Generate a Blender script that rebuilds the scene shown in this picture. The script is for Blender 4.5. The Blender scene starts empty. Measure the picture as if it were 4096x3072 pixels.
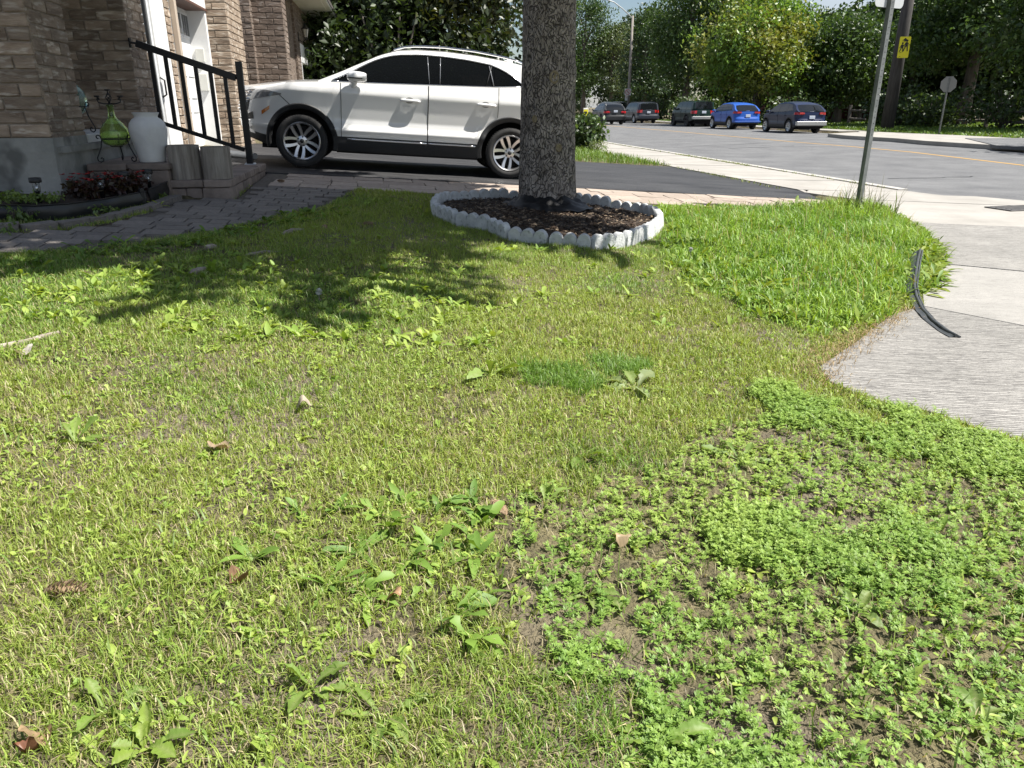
import bpy, bmesh, math, random
import numpy as np
from mathutils import Vector, Matrix, geometry
R = math.radians
SC = bpy.context.scene
COL = SC.collection

# ------------------------------------------------------------------ camera, sky, sun, exposure
PITCH = R(20.5); FPX = 2960.0; CAMZ = 1.30
cam_d = bpy.data.cameras.new('camera'); cam = bpy.data.objects.new('camera', cam_d); COL.objects.link(cam)
cam.location = (0, 0, CAMZ); cam.rotation_euler = (R(90) - PITCH, 0, 0)
cam_d.sensor_width = 36.0; cam_d.lens = 36.0 * FPX / 4096; cam_d.clip_start = 0.02; cam_d.clip_end = 3000
SC.camera = cam
SUN = Vector((1.035, -0.19, 1.62)).normalized()          # direction towards the sun
sel = math.asin(SUN.z); saz = math.atan2(SUN.x, SUN.y)
world = bpy.data.worlds.new('World'); SC.world = world; world.use_nodes = True
wn = world.node_tree.nodes; wl = world.node_tree.links
sky = wn.new('ShaderNodeTexSky'); sky.sky_type = 'NISHITA'; sky.sun_disc = False
sky.sun_elevation = sel; sky.sun_rotation = saz; sky.altitude = 80; sky.air_density = 1.0; sky.dust_density = 0.8
wtc = wn.new('ShaderNodeTexCoord'); wmp = wn.new('ShaderNodeMapping'); wmp.inputs['Scale'].default_value = (1, 1, 2.6)
wno = wn.new('ShaderNodeTexNoise'); wno.inputs['Scale'].default_value = 2.6; wno.inputs['Detail'].default_value = 7
wra = wn.new('ShaderNodeValToRGB'); wra.color_ramp.elements[0].position = 0.47; wra.color_ramp.elements[1].position = 0.66
wmx = wn.new('ShaderNodeMixRGB'); wmx.inputs['Color2'].default_value = (7.5, 7.9, 8.6, 1)
wl.new(wtc.outputs['Generated'], wmp.inputs['Vector']); wl.new(wmp.outputs[0], wno.inputs['Vector'])
wl.new(wno.outputs['Fac'], wra.inputs['Fac']); wl.new(wra.outputs['Color'], wmx.inputs['Fac']); wl.new(sky.outputs['Color'], wmx.inputs['Color1'])
wl.new(wmx.outputs[0], wn['Background'].inputs['Color']); wn['Background'].inputs['Strength'].default_value = 0.058
sun_d = bpy.data.lights.new('sun', 'SUN'); sun_d.energy = 5.0; sun_d.angle = R(0.53); sun_d.color = (1.0, 0.955, 0.88)
sun_o = bpy.data.objects.new('sun', sun_d); COL.objects.link(sun_o)
sun_o.location = SUN * 30; sun_o.rotation_euler = (-SUN).to_track_quat('-Z', 'Y').to_euler()
SC.view_settings.view_transform = 'Standard'; SC.view_settings.look = 'None'
SC.view_settings.gamma = 1.0; SC.view_settings.use_curve_mapping = False
SC.view_settings.exposure = 0.93

rng = np.random.default_rng(7); random.seed(7)

# ------------------------------------------------------------------ frames: (u, v) = along the lot towards the street, along the street
TH = R(9.0); CT, ST = math.cos(TH), math.sin(TH)
def W(u, v, z=0.0): return Vector((u * CT - v * ST, u * ST + v * CT, z))
def UV(x, y): return (x * CT + y * ST, -x * ST + y * CT)
def zt(u, v):                                            # height of the lot
    u = np.asarray(u, float); v = np.asarray(v, float)
    a = 0.57 - 0.063 * (np.clip(u, -30, 40) + 1.11) + 0.035 * (np.clip(v, -4, 10.5) - 10.06)
    f = 0.09; k = 0.03
    a = np.where(a > 0.75, 0.75 + (a - 0.75) * 0.2, a)
    return f + k * np.logaddexp(0, (a - f) / k)
def ztf(u, v): return float(zt(u, v))
def ray(sx, sy):
    dx = (sx - 2048) / FPX; dy = (1536 - sy) / FPX; c, s = math.cos(PITCH), math.sin(PITCH)
    return Vector((dx, c + dy * s, -s + dy * c))
def Pz(sx, sy, z):                                       # where the line of sight meets height z
    d = ray(sx, sy); t = (z - CAMZ) / d.z
    return Vector((d.x * t, d.y * t, z))
def PG(sx, sy, off=0.0):                                 # where it meets the lot; returns (u, v)
    z = 0.2
    for _ in range(25):
        p = Pz(sx, sy, z); u, v = UV(p.x, p.y); z = 0.5 * z + 0.5 * (ztf(u, v) + off)
    return (u, v)
def inpoly(px, py, poly):
    px = np.asarray(px); py = np.asarray(py); c = np.zeros(px.shape, bool); n = len(poly)
    for i in range(n):
        x1, y1 = poly[i]; x2, y2 = poly[(i + 1) % n]
        with np.errstate(divide='ignore', invalid='ignore'):
            cr = ((y1 > py) != (y2 > py)) & (px < (x2 - x1) * (py - y1) / (y2 - y1 + 1e-12) + x1)
        c ^= cr
    return c
_vn = np.random.default_rng(3).random((64, 64))
def vnoise(x, y, s=1.0):                                 # tileable value noise in 0..1
    x = np.asarray(x) * s + 100.3; y = np.asarray(y) * s + 71.7
    i = np.floor(x).astype(int); j = np.floor(y).astype(int); fx = x - i; fy = y - j
    fx = fx * fx * (3 - 2 * fx); fy = fy * fy * (3 - 2 * fy); g = lambda a, b: _vn[a % 64, b % 64]
    return (g(i, j) * (1 - fx) + g(i + 1, j) * fx) * (1 - fy) + (g(i, j + 1) * (1 - fx) + g(i + 1, j + 1) * fx) * fy
def fbm(x, y, s=1.0): return (vnoise(x, y, s) * 0.55 + vnoise(x, y, s * 2.1) * 0.28 + vnoise(x, y, s * 4.3) * 0.17)

# ------------------------------------------------------------------ object helpers
def tag(o, label=None, cat=None, group=None, kind=None):
    if label: o['label'] = label
    if cat: o['category'] = cat
    if group: o['group'] = group
    if kind: o['kind'] = kind
    return o
def thing(name, label, cat, loc=(0, 0, 0), rz=0.0, group=None, rot=None):
    o = bpy.data.objects.new(name, None); COL.objects.link(o); o.empty_display_size = 0.1
    o.location = loc; o.rotation_euler = rot if rot else (0, 0, rz)
    return tag(o, label, cat, group)
def obj(name, me, m=None, parent=None, loc=None, rot=None, scale=None):
    o = bpy.data.objects.new(name, me); COL.objects.link(o)
    if m is not None and len(me.materials) == 0:
        for mm in (m if isinstance(m, (list, tuple)) else [m]): me.materials.append(mm)
    if parent: o.parent = parent
    if loc is not None: o.location = loc
    if rot is not None: o.rotation_euler = rot
    if scale is not None: o.scale = scale
    return o
def copy_tree(o, parent=None):
    c = o.copy(); COL.objects.link(c); c.parent = parent
    for ch in o.children: copy_tree(ch, c)
    return c
def np_mesh(name, V, quads=None, tris=None, col=None, smooth=False):
    V = np.asarray(V, np.float32); me = bpy.data.meshes.new(name)
    q = np.zeros((0, 4), np.int32) if quads is None else np.asarray(quads, np.int32).reshape(-1, 4)
    t = np.zeros((0, 3), np.int32) if tris is None else np.asarray(tris, np.int32).reshape(-1, 3)
    me.vertices.add(len(V)); me.vertices.foreach_set('co', V.ravel())
    idx = np.concatenate([q.ravel(), t.ravel()]); me.loops.add(len(idx)); me.loops.foreach_set('vertex_index', idx)
    n = len(q) + len(t); me.polygons.add(n)
    st = np.concatenate([np.arange(len(q)) * 4, len(q) * 4 + np.arange(len(t)) * 3]).astype(np.int32)
    me.polygons.foreach_set('loop_start', st)
    if smooth: me.polygons.foreach_set('use_smooth', np.ones(n, bool))
    me.update(calc_edges=True)
    if col is not None:
        a = me.color_attributes.new('Col', 'FLOAT_COLOR', 'POINT')
        c4 = np.ones((len(V), 4), np.float32); c4[:, :3] = col; a.data.foreach_set('color', c4.ravel())
    return me
class MB:                                                # collects shapes into one mesh
    def __init__(s): s.v = []; s.f = []; s.sm = []; s.mi = []
    def add(s, V, F, smooth=False, mi=0):
        o = len(s.v); s.v += [tuple(p) for p in V]; s.f += [tuple(i + o for i in f) for f in F]
        s.sm += [smooth] * len(F); s.mi += [mi] * len(F); return s
    def box(s, x0, x1, y0, y1, z0, z1, mi=0, M=None):
        V = [Vector(p) for p in ((x0,y0,z0),(x1,y0,z0),(x1,y1,z0),(x0,y1,z0),(x0,y0,z1),(x1,y0,z1),(x1,y1,z1),(x0,y1,z1))]
        if M is not None: V = [M @ p for p in V]
        return s.add(V, [(0,3,2,1),(4,5,6,7),(0,1,5,4),(1,2,6,5),(2,3,7,6),(3,0,4,7)], mi=mi)
    def cbox(s, x0, x1, y0, y1, z0, z1, c=0.004, mi=0, M=None):   # box with chamfered edges
        bm = bmesh.new(); bmesh.ops.create_cube(bm, size=1)
        for v in bm.verts: v.co = Vector(((x0+x1)/2 + v.co.x*(x1-x0), (y0+y1)/2 + v.co.y*(y1-y0), (z0+z1)/2 + v.co.z*(z1-z0)))
        bmesh.ops.bevel(bm, geom=list(bm.edges), offset=c, segments=1, affect='EDGES', profile=0.5)
        bm.verts.index_update(); V = [M @ v.co if M is not None else v.co.copy() for v in bm.verts]
        F = [[v.index for v in f.verts] for f in bm.faces]; bm.free(); return s.add(V, F, mi=mi)
    def tube(s, pts, r, n=8, closed=False, caps=True, mi=0, smooth=True):
        pts = [Vector(p) for p in pts]; m = len(pts); rr = r if isinstance(r, (list, tuple, np.ndarray)) else [r] * m
        V = []; F = []; up = Vector((0.31, 0.17, 0.93)).normalized(); nx = None
        for i, p in enumerate(pts):
            a = pts[i-1] if (i > 0 or closed) else p; b = pts[(i+1) % m] if (i < m-1 or closed) else p
            t = (b - a).normalized()
            if nx is None:
                nx = t.cross(up); nx = nx if nx.length > 1e-4 else t.cross(Vector((1, 0, 0)))
            nx = (nx - t * nx.dot(t)).normalized(); ny = t.cross(nx)
            for k in range(n):
                an = 2 * math.pi * k / n; V.append(p + (nx * math.cos(an) + ny * math.sin(an)) * rr[i])
        for i in range(m if closed else m - 1):
            for k in range(n):
                j = (i + 1) % m; F.append((i*n+k, i*n+(k+1)%n, j*n+(k+1)%n, j*n+k))
        s.add(V, F, smooth, mi)
        if caps and not closed:
            s.add(V[:n], [tuple(range(n))[::-1]], False, mi); s.add(V[-n:], [tuple(range(n))], False, mi)
        return s
    def lathe(s, prof, n=24, c=(0, 0, 0), axis='z', mi=0, smooth=True, cap=False):
        V = []; F = []; m = len(prof)
        for r, h in prof:
            for k in range(n):
                a = 2 * math.pi * k / n
                p = (r * math.cos(a), r * math.sin(a), h) if axis == 'z' else (r * math.cos(a), h, r * math.sin(a))
                V.append((p[0] + c[0], p[1] + c[1], p[2] + c[2]))
        for i in range(m - 1):
            for k in range(n): F.append((i*n+k, i*n+(k+1)%n, (i+1)*n+(k+1)%n, (i+1)*n+k))
        s.add(V, F, smooth, mi)
        if cap: s.add(V[-n:], [tuple(range(n))], False, mi); s.add(V[:n], [tuple(range(n))[::-1]], False, mi)
        return s
    def prism(s, poly, y0, y1, M=None, mi=0):            # (x, z) outline pushed along y
        n = len(poly); V = [Vector((p[0], y0, p[1])) for p in poly] + [Vector((p[0], y1, p[1])) for p in poly]
        if M is not None: V = [M @ p for p in V]
        return s.add(V, [tuple(range(n)), tuple(range(2*n-1, n-1, -1))] + [(i, i+n, (i+1)%n+n, (i+1)%n) for i in range(n)], mi=mi)
    def grid(s, G, smooth=True, mi=0):                   # G[i][j] points
        m, n = len(G), len(G[0]); V = [p for row in G for p in row]
        return s.add(V, [(i*n+j, i*n+j+1, (i+1)*n+j+1, (i+1)*n+j) for i in range(m-1) for j in range(n-1)], smooth, mi)
    def mesh(s, name, sharp=None, recalc=True):
        me = bpy.data.meshes.new(name); me.from_pydata([tuple(p) for p in s.v], [], s.f)
        me.polygons.foreach_set('use_smooth', np.array(s.sm, bool)); me.polygons.foreach_set('material_index', np.array(s.mi, np.int32))
        if recalc:
            bm = bmesh.new(); bm.from_mesh(me); bmesh.ops.remove_doubles(bm, verts=bm.verts, dist=1e-5); bmesh.ops.recalc_face_normals(bm, faces=bm.faces); bm.to_mesh(me); bm.free()
        if sharp: me.set_sharp_from_angle(angle=R(sharp))
        me.update(); return me
    def build(s, name, m=None, parent=None, loc=None, rot=None, sharp=None, recalc=True):
        return obj(name, s.mesh(name, sharp, recalc), m, parent, loc, rot)

# ------------------------------------------------------------------ materials
MATS = {}
def mat(name, c1, c2=None, scale=6.0, rough=0.7, metal=0.0, bump=0.0, bscale=None, stretch=(1, 1, 1), detail=6.0, lo=0.35, hi=0.65,
        rnd=0.0, spec=0.5, coat=0.0, c3=None, s3=40.0, lo3=0.6, hi3=0.7, coord='Object', emit=None, bdist=0.01, trans=0.0, ior=1.45, alpha=None):
    if name in MATS: return MATS[name]
    m = bpy.data.materials.new(name); m.use_nodes = True; nt = m.node_tree; N = nt.nodes; L = nt.links
    b = N['Principled BSDF']; b.inputs['Roughness'].default_value = rough; b.inputs['Metallic'].default_value = metal
    b.inputs['Specular IOR Level'].default_value = spec; b.inputs['Coat Weight'].default_value = coat; b.inputs['Coat Roughness'].default_value = 0.04
    b.inputs['Transmission Weight'].default_value = trans; b.inputs['IOR'].default_value = ior
    b.inputs['Base Color'].default_value = (*c1, 1)
    tc = N.new('ShaderNodeTexCoord'); mp = N.new('ShaderNodeMapping'); mp.inputs['Scale'].default_value = stretch
    L.new(tc.outputs[coord], mp.inputs['Vector']); vec = mp.outputs[0]
    if rnd > 0:
        oi = N.new('ShaderNodeObjectInfo'); va = N.new('ShaderNodeVectorMath'); va.operation = 'ADD'; cx = N.new('ShaderNodeCombineXYZ')
        ml = N.new('ShaderNodeMath'); ml.operation = 'MULTIPLY'; ml.inputs[1].default_value = 37.0
        L.new(oi.outputs['Random'], ml.inputs[0]); L.new(ml.outputs[0], cx.inputs[0]); L.new(ml.outputs[0], cx.inputs[1])
        L.new(vec, va.inputs[0]); L.new(cx.outputs[0], va.inputs[1]); vec = va.outputs[0]
    out = None
    if c2 is not None:
        no = N.new('ShaderNodeTexNoise'); no.inputs['Scale'].default_value = scale; no.inputs['Detail'].default_value = detail; no.inputs['Roughness'].default_value = 0.65
        L.new(vec, no.inputs['Vector']); cr = N.new('ShaderNodeValToRGB'); L.new(no.outputs['Fac'], cr.inputs['Fac'])
        cr.color_ramp.elements[0].position = lo; cr.color_ramp.elements[1].position = hi
        cr.color_ramp.elements[0].color = (*c1, 1); cr.color_ramp.elements[1].color = (*c2, 1); out = cr.outputs['Color']
    if c3 is not None:
        n3 = N.new('ShaderNodeTexNoise'); n3.inputs['Scale'].default_value = s3; n3.inputs['Detail'].default_value = 3
        L.new(vec, n3.inputs['Vector']); r3 = N.new('ShaderNodeMapRange'); r3.inputs['From Min'].default_value = lo3; r3.inputs['From Max'].default_value = hi3
        L.new(n3.outputs['Fac'], r3.inputs['Value']); mx = N.new('ShaderNodeMixRGB'); L.new(r3.outputs[0], mx.inputs['Fac'])
        if out: L.new(out, mx.inputs['Color1'])
        else: mx.inputs['Color1'].default_value = (*c1, 1)
        mx.inputs['Color2'].default_value = (*c3, 1); out = mx.outputs[0]
    if rnd > 0:
        hs = N.new('ShaderNodeHueSaturation'); mr = N.new('ShaderNodeMapRange')
        mr.inputs['To Min'].default_value = 1 - rnd; mr.inputs['To Max'].default_value = 1 + rnd
        L.new(oi.outputs['Random'], mr.inputs['Value']); L.new(mr.outputs[0], hs.inputs['Value'])
        if out: L.new(out, hs.inputs['Color'])
        else: hs.inputs['Color'].default_value = (*c1, 1)
        out = hs.outputs[0]
    if out: L.new(out, b.inputs['Base Color'])
    if bump > 0:
        nb = N.new('ShaderNodeTexNoise'); nb.inputs['Scale'].default_value = bscale or scale * 4; nb.inputs['Detail'].default_value = 5
        L.new(vec, nb.inputs['Vector']); bp = N.new('ShaderNodeBump'); bp.inputs['Strength'].default_value = bump; bp.inputs['Distance'].default_value = bdist
        L.new(nb.outputs['Fac'], bp.inputs['Height']); L.new(bp.outputs[0], b.inputs['Normal'])
    if emit: b.inputs['Emission Color'].default_value = (*emit, 1); b.inputs['Emission Strength'].default_value = 1.0
    MATS[name] = m; return m
def leafmat(name, gloss=0.06, trans=0.45, rough=0.45, gain=1.0, tw=(1.15, 1.1, 0.5)):   # leaf colour from the 'Col' attribute
    if name in MATS: return MATS[name]
    m = bpy.data.materials.new(name); m.use_nodes = True; nt = m.node_tree; N = nt.nodes; L = nt.links; N.clear()
    o = N.new('ShaderNodeOutputMaterial'); at = N.new('ShaderNodeAttribute'); at.attribute_name = 'Col'
    d = N.new('ShaderNodeBsdfDiffuse'); t = N.new('ShaderNodeBsdfTranslucent'); g = N.new('ShaderNodeBsdfGlossy'); g.inputs['Roughness'].default_value = rough
    tm = N.new('ShaderNodeMixRGB'); tm.blend_type = 'MULTIPLY'; tm.inputs['Fac'].default_value = 1; tm.inputs['Color2'].default_value = (tw[0], tw[1], tw[2], 1)
    m1 = N.new('ShaderNodeMixShader'); m1.inputs[0].default_value = trans; m2 = N.new('ShaderNodeMixShader'); m2.inputs[0].default_value = gloss
    L.new(at.outputs['Color'], d.inputs['Color']); L.new(at.outputs['Color'], tm.inputs['Color1']); L.new(tm.outputs[0], t.inputs['Color'])
    L.new(d.outputs[0], m1.inputs[1]); L.new(t.outputs[0], m1.inputs[2]); L.new(m1.outputs[0], m2.inputs[1]); L.new(g.outputs[0], m2.inputs[2]); L.new(m2.outputs[0], o.inputs[0])
    MATS[name] = m; return m
# ================================================================== THE SETTING
M_soil = mat('soil_thatch', (0.060, 0.052, 0.030), (0.22, 0.19, 0.10), scale=9.0, detail=10, lo=0.36, hi=0.66, rough=0.95, bump=1.0, bscale=75, bdist=0.03,
             c3=(0.185, 0.150, 0.120), s3=1.1, lo3=0.50, hi3=0.64)
M_asph = mat('sealed_asphalt', (0.017, 0.017, 0.019), (0.058, 0.058, 0.060), scale=2.2, detail=10, stretch=(0.45, 2.6, 1), rough=0.62, bump=0.5, bscale=170, bdist=0.006,
             c3=(0.15, 0.15, 0.15), s3=120, lo3=0.62, hi3=0.74)
M_road = mat('road_asphalt', (0.090, 0.092, 0.097), (0.155, 0.157, 0.160), scale=0.9, detail=12, rough=0.85, bump=0.5, bscale=120, bdist=0.006,
             c3=(0.30, 0.30, 0.30), s3=70, lo3=0.55, hi3=0.7)
M_conc = mat('concrete_smooth', (0.29, 0.275, 0.25), (0.39, 0.37, 0.34), scale=1.4, detail=10, rough=0.85, bump=0.35, bscale=90, bdist=0.006, c3=(0.25, 0.235, 0.21), s3=130, lo3=0.60, hi3=0.72)
M_curb = mat('curb_concrete', (0.36, 0.35, 0.32), (0.47, 0.45, 0.42), scale=3, rough=0.9, bump=0.3, bscale=60)
M_yel = mat('yellow_line_paint', (0.55, 0.30, 0.05), (0.42, 0.27, 0.09), scale=9, rough=0.7)
def tined(name, amt, ang):                                # raked concrete: grooves with dirt in them
    m = mat(name, (0.31, 0.30, 0.28), (0.40, 0.385, 0.36), scale=1.6, detail=9, rough=0.88, c3=(0.20, 0.19, 0.175), s3=150, lo3=0.56, hi3=0.70)
    nt = m.node_tree; N = nt.nodes; L = nt.links; b = N['Principled BSDF']; src = b.inputs['Base Color'].links[0].from_socket
    tc = N.new('ShaderNodeTexCoord'); mp = N.new('ShaderNodeMapping'); mp.inputs['Rotation'].default_value = (0, 0, ang); mp.inputs['Scale'].default_value = (.22, 1, 1)
    no = N.new('ShaderNodeTexWave'); no.wave_type = 'BANDS'; no.bands_direction = 'Y'; no.inputs['Scale'].default_value = 17; no.inputs['Distortion'].default_value = 7; no.inputs['Detail'].default_value = 4; no.inputs['Detail Scale'].default_value = 2.2; no.inputs['Detail Roughness'].default_value = .62
    L.new(tc.outputs['Object'], mp.inputs['Vector']); L.new(mp.outputs[0], no.inputs['Vector'])
    nb = N.new('ShaderNodeTexNoise'); nb.inputs['Scale'].default_value = 22; nb.inputs['Detail'].default_value = 6; nb.inputs['Roughness'].default_value = .7; L.new(mp.outputs[0], nb.inputs['Vector'])
    sm_ = N.new('ShaderNodeMath'); sm_.operation = 'MULTIPLY_ADD'; sm_.inputs[1].default_value = 1.5; L.new(nb.outputs['Fac'], sm_.inputs[0]); L.new(no.outputs['Fac'], sm_.inputs[2])
    r = N.new('ShaderNodeMapRange'); r.inputs['From Min'].default_value = 1.20; r.inputs['From Max'].default_value = 0.72; L.new(sm_.outputs[0], r.inputs['Value'])
    ml = N.new('ShaderNodeMath'); ml.operation = 'MULTIPLY'; ml.inputs[1].default_value = amt; L.new(r.outputs[0], ml.inputs[0])
    mx = N.new('ShaderNodeMixRGB'); L.new(ml.outputs[0], mx.inputs['Fac']); L.new(src, mx.inputs['Color1']); mx.inputs['Color2'].default_value = (0.085, 0.080, 0.078, 1)
    L.new(mx.outputs[0], b.inputs['Base Color'])
    bp = N.new('ShaderNodeBump'); bp.inputs['Strength'].default_value = 0.9 * amt; bp.inputs['Distance'].default_value = 0.012; L.new(no.outputs['Fac'], bp.inputs['Height']); L.new(bp.outputs[0], b.inputs['Normal'])
    return m

def ext(pts, x):                                          # carry a pixel line on to column x
    (x0, y0), (x1, y1) = pts; return (x, y0 + (y1 - y0) * (x - x0) / (x1 - x0))
XR = 5400
J0 = [(3430, 801), (3623, 808), (4096, 827)]; J0e = ext(J0[-2:], XR)
J1 = [(3636, 892), (4096, 912)]; J1e = ext(J1, XR)
J2 = [(3749, 1058), (4096, 1091)]; J2e = ext(J2, XR)
J3 = [(3689, 1230), (4096, 1310)]; J3e = ext(J3, XR)
EDGE = [(3563, 1264), (3431, 1363), (3265, 1476), (3312, 1535), (3431, 1588), (3583, 1635), (3729, 1661), (3928, 1734), (4096, 1774), (4500, 1940), (4900, 2140)]
slab_px = [
    ('corner', [(3220, 773), (3300, 711), (3452, 739), (3571, 758), (3680, 774), (3775, 785), (3900, 788), (4096, 806), (XR, J0e[1] - 14), J0e, J0[2], J0[1], J0[0]]),
    ('corner', [J0[0], J0[1], J0[2], J0e, J1e, J1[1], J1[0], (3597, 879), (3500, 830)]),
    ('lined', [J1[0], J1[1], J1e, J2e, J2[1], J2[0], (3729, 1018), (3690, 952)]),
    ('fine', [J2[0], J2[1], J2e, J3e, J3[1], J3[0], (3683, 1177), (3716, 1098)]),
    ('heavy', [J3[0], J3[1], J3e, (5400, 2380)] + EDGE[::-1])]
slabs = [(k, [PG(*p) for p in pl]) for k, pl in slab_px]
RN = 7.85                                                 # near edge of the carriageway
DRIVE = [(-2.75, 9.5), (5.75, 9.5), (5.95, 10.3), (5.6, 15.0), (-2.75, 15.0)]
BAND = [(-1.45, 8.35), (5.55, 8.35), (5.7, 9.5), (-1.45, 9.5)]
walk_px = [(-900, 1010), (0, 937), (63, 930), (285, 918), (443, 892), (601, 848), (728, 791), (1000, 770), (1356, 790), (1338, 813), (1085, 877), (814, 931), (452, 980), (0, 1021), (-900, 1110)]
WALK = [PG(*p) for p in walk_px[:7]] + [(-1.44, 7.40), (-1.44, 8.36), (-0.35, 8.36)] + [PG(*p) for p in walk_px[8:]]
bed_px = [(-900, 905), (0, 883), (158, 886), (285, 877), (443, 851), (601, 817), (671, 785)]
BED = [PG(*p) for p in bed_px] + [(-2.3, 7.35), (-6, 7.35)]
HARD = [pl for _, pl in slabs] + [DRIVE, BAND, WALK, [(5.75, 10.2), (RN, 10.2), (RN, 200), (5.75, 200)], [(RN - .02, -200), (23.2, -200), (23.2, 250), (RN - .02, 250)]]

def coords(lo, hi, fine0, fine1, st, br):
    c = list(np.arange(fine0, fine1 + 1e-6, st)); a = fine0; d = st
    while a > lo: d *= 1.45; a -= d; c.append(max(a, lo))
    a = fine1; d = st
    while a < hi: d *= 1.45; a += d; c.append(min(a, hi))
    return np.unique(np.round(np.array(c + br), 4))
gu = coords(-700, 900, -6.5, 7.8, 0.13, [5.73, 5.77, RN - .06, RN - .02, 23.18, 23.22, 24.6, 30])
gv = coords(-500, 1200, -0.6, 11.0, 0.13, [14.98, 15.02, 20, 30, 40, 60])
GU, GV = np.meshgrid(gu, gv, indexing='ij')
low = np.zeros(GU.shape, bool)
for pl in HARD: low |= inpoly(GU, GV, pl)
lump = (fbm(GU, GV, 1.3) - 0.5) * 0.05 * ((GU < 7) & (GV < 11.5))
def lawnz(u, v):
    u = np.asarray(u); v = np.asarray(v); return zt(u, v) + (fbm(u, v, 1.3) - 0.5) * 0.05
GZ = np.where(low, zt(GU, GV) - 0.07, zt(GU, GV) + lump)
GZ = np.where((GU > RN - .03) & (GU < 23.2), -0.10, GZ)
GZ = np.where(GU >= 23.2, 0.10 + 0.012 * np.clip(GU - 26, 0, 60), GZ)
nu, nv = GU.shape; ii = np.arange(nu * nv).reshape(nu, nv)
GQ = np.stack([ii[:-1, :-1], ii[1:, :-1], ii[1:, 1:], ii[:-1, 1:]], -1).reshape(-1, 4)
GVv = np.stack([GU * CT - GV * ST, GU * ST + GV * CT, GZ], -1).reshape(-1, 3)
ground = tag(obj('ground', np_mesh('ground', GVv, GQ, smooth=True), M_soil), kind='structure')

def sheet(name, poly, zf, m, step=0.4, skirt=0.12, parent=None, jit=0.0):   # polygon in (u, v) laid at height zf(u, v)
    b = [Vector(p) for p in poly]; bb = []
    for i, p in enumerate(b):
        q = b[(i + 1) % len(b)]; n = max(1, int((q - p).length / step))
        bb += [p + (q - p) * (k / n) for k in range(n)]
    us = [p[0] for p in b]; vs = [p[1] for p in b]
    A, B = np.meshgrid(np.arange(min(us), max(us), step), np.arange(min(vs), max(vs), step)); A = A.ravel() + 0.01; B = B.ravel() + 0.013
    k = inpoly(A, B, poly); pts = bb + [Vector((float(x), float(y))) for x, y in zip(A[k], B[k])]
    nb = len(bb); r = geometry.delaunay_2d_cdt(pts, [(i, (i + 1) % nb) for i in range(nb)], [], 1, 1e-4)
    V = [W(p[0], p[1], float(zf(p[0], p[1]))) for p in r[0]]; F = [tuple(f) for f in r[2]]
    mb = MB(); mb.add(V, F, True)
    if skirt:
        T = [W(p[0], p[1], float(zf(p[0], p[1]))) for p in bb]; n = len(T)
        mb.add(T + [p - Vector((0, 0, skirt)) for p in T], [(i, (i + 1) % n, (i + 1) % n + n, i + n) for i in range(n)], False)
    return mb.build(name, m, parent, recalc=True, sharp=40)
zd = lambda o: (lambda u, v: ztf(u, v) + o)
tag(sheet('driveway', DRIVE, zd(0.004), M_asph, 0.5, 0.05), kind='structure')
def road_z(u, v): return 0.0
road = tag(sheet('road', [(RN - .05, -60), (23.4, -60), (23.4, 160), (RN - .05, 160)], road_z, M_road, 8.0, 0), kind='structure')
# sidewalk: one slab after another, the corner panels raked
sw = thing('sidewalk', None, None); sw['kind'] = 'structure'
M_t = {'corner': M_conc, 'lined': tined('raked_concrete_medium', 0.75, R(3)), 'fine': tined('raked_concrete_light', 0.38, R(6)), 'heavy': tined('raked_concrete_heavy', 0.85, R(14))}
def shrink(poly, d):
    c = Vector((sum(p[0] for p in poly) / len(poly), sum(p[1] for p in poly) / len(poly))); o = []
    for p in poly:
        q = Vector(p) - c; o.append(tuple(c + q * (1 - d / max(q.length, .01))))
    return o
for i, (k, pl) in enumerate(slabs): sheet('slab', shrink(pl, 0.012), zd(0.012 - 0.002 * (i % 2)), M_t[k], 0.3, 0.12, sw)
v0 = 10.5; i = 0
while v0 < 60:
    v1 = v0 + 1.75; uo = 5.62 + 0.35 * max(0, (15 - v0) / 4.5) if v0 < 15 else 5.62
    un = 5.62 + 0.35 * max(0, (15 - v1) / 4.5) if v1 < 15 else 5.62
    sheet('slab', [(uo, v0 + .008), (RN - .17, v0 + .008), (RN - .17, v1 - .008), (un, v1 - .008)], zd(0.014 + 0.004 * (i % 2)), M_conc, 0.6, 0.12, sw); v0 = v1; i += 1
sheet('slab', [(5.62, 60), (RN - .17, 60), (RN - .17, 140), (5.62, 140)], zd(0.014), M_conc, 4, 0.12, sw)
sheet('slab', [PG(3220, 773), (5.97, 10.5), (RN - .17, 10.5), PG(3300, 711)], zd(0.011), M_conc, 0.6, 0.12, sw)
curb = thing('curb', None, None); curb['kind'] = 'structure'
v0 = 10.6
while v0 < 60:
    sheet('curb_stone', [(RN - .165, v0 + .01), (RN, v0 + .01), (RN, v0 + 2.99), (RN - .165, v0 + 2.99)], lambda u, v: 0.125, M_curb, 1.0, 0.2, curb); v0 += 3.0
# yellow centre line: a ribbon 4 mm over the road
YL = [UV(*Pz(*p, 0.0)[:2]) for p in [(4096, 662), (3640, 608), (3400, 586), (3176, 568)]]
YL = [(YL[0][0] - 1.2, YL[0][1] - 12), YL[0], YL[1], YL[2], YL[3], (16.4, 45), (16.4, 75), (16.4, 120)]
mbl = MB(); Gl = []
for u, v in YL: Gl.append([W(u - .07, v, .004), W(u + .07, v, .004)])
mbl.grid(Gl); tag(mbl.build('yellow_centre_line', M_yel), kind='structure')
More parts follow.
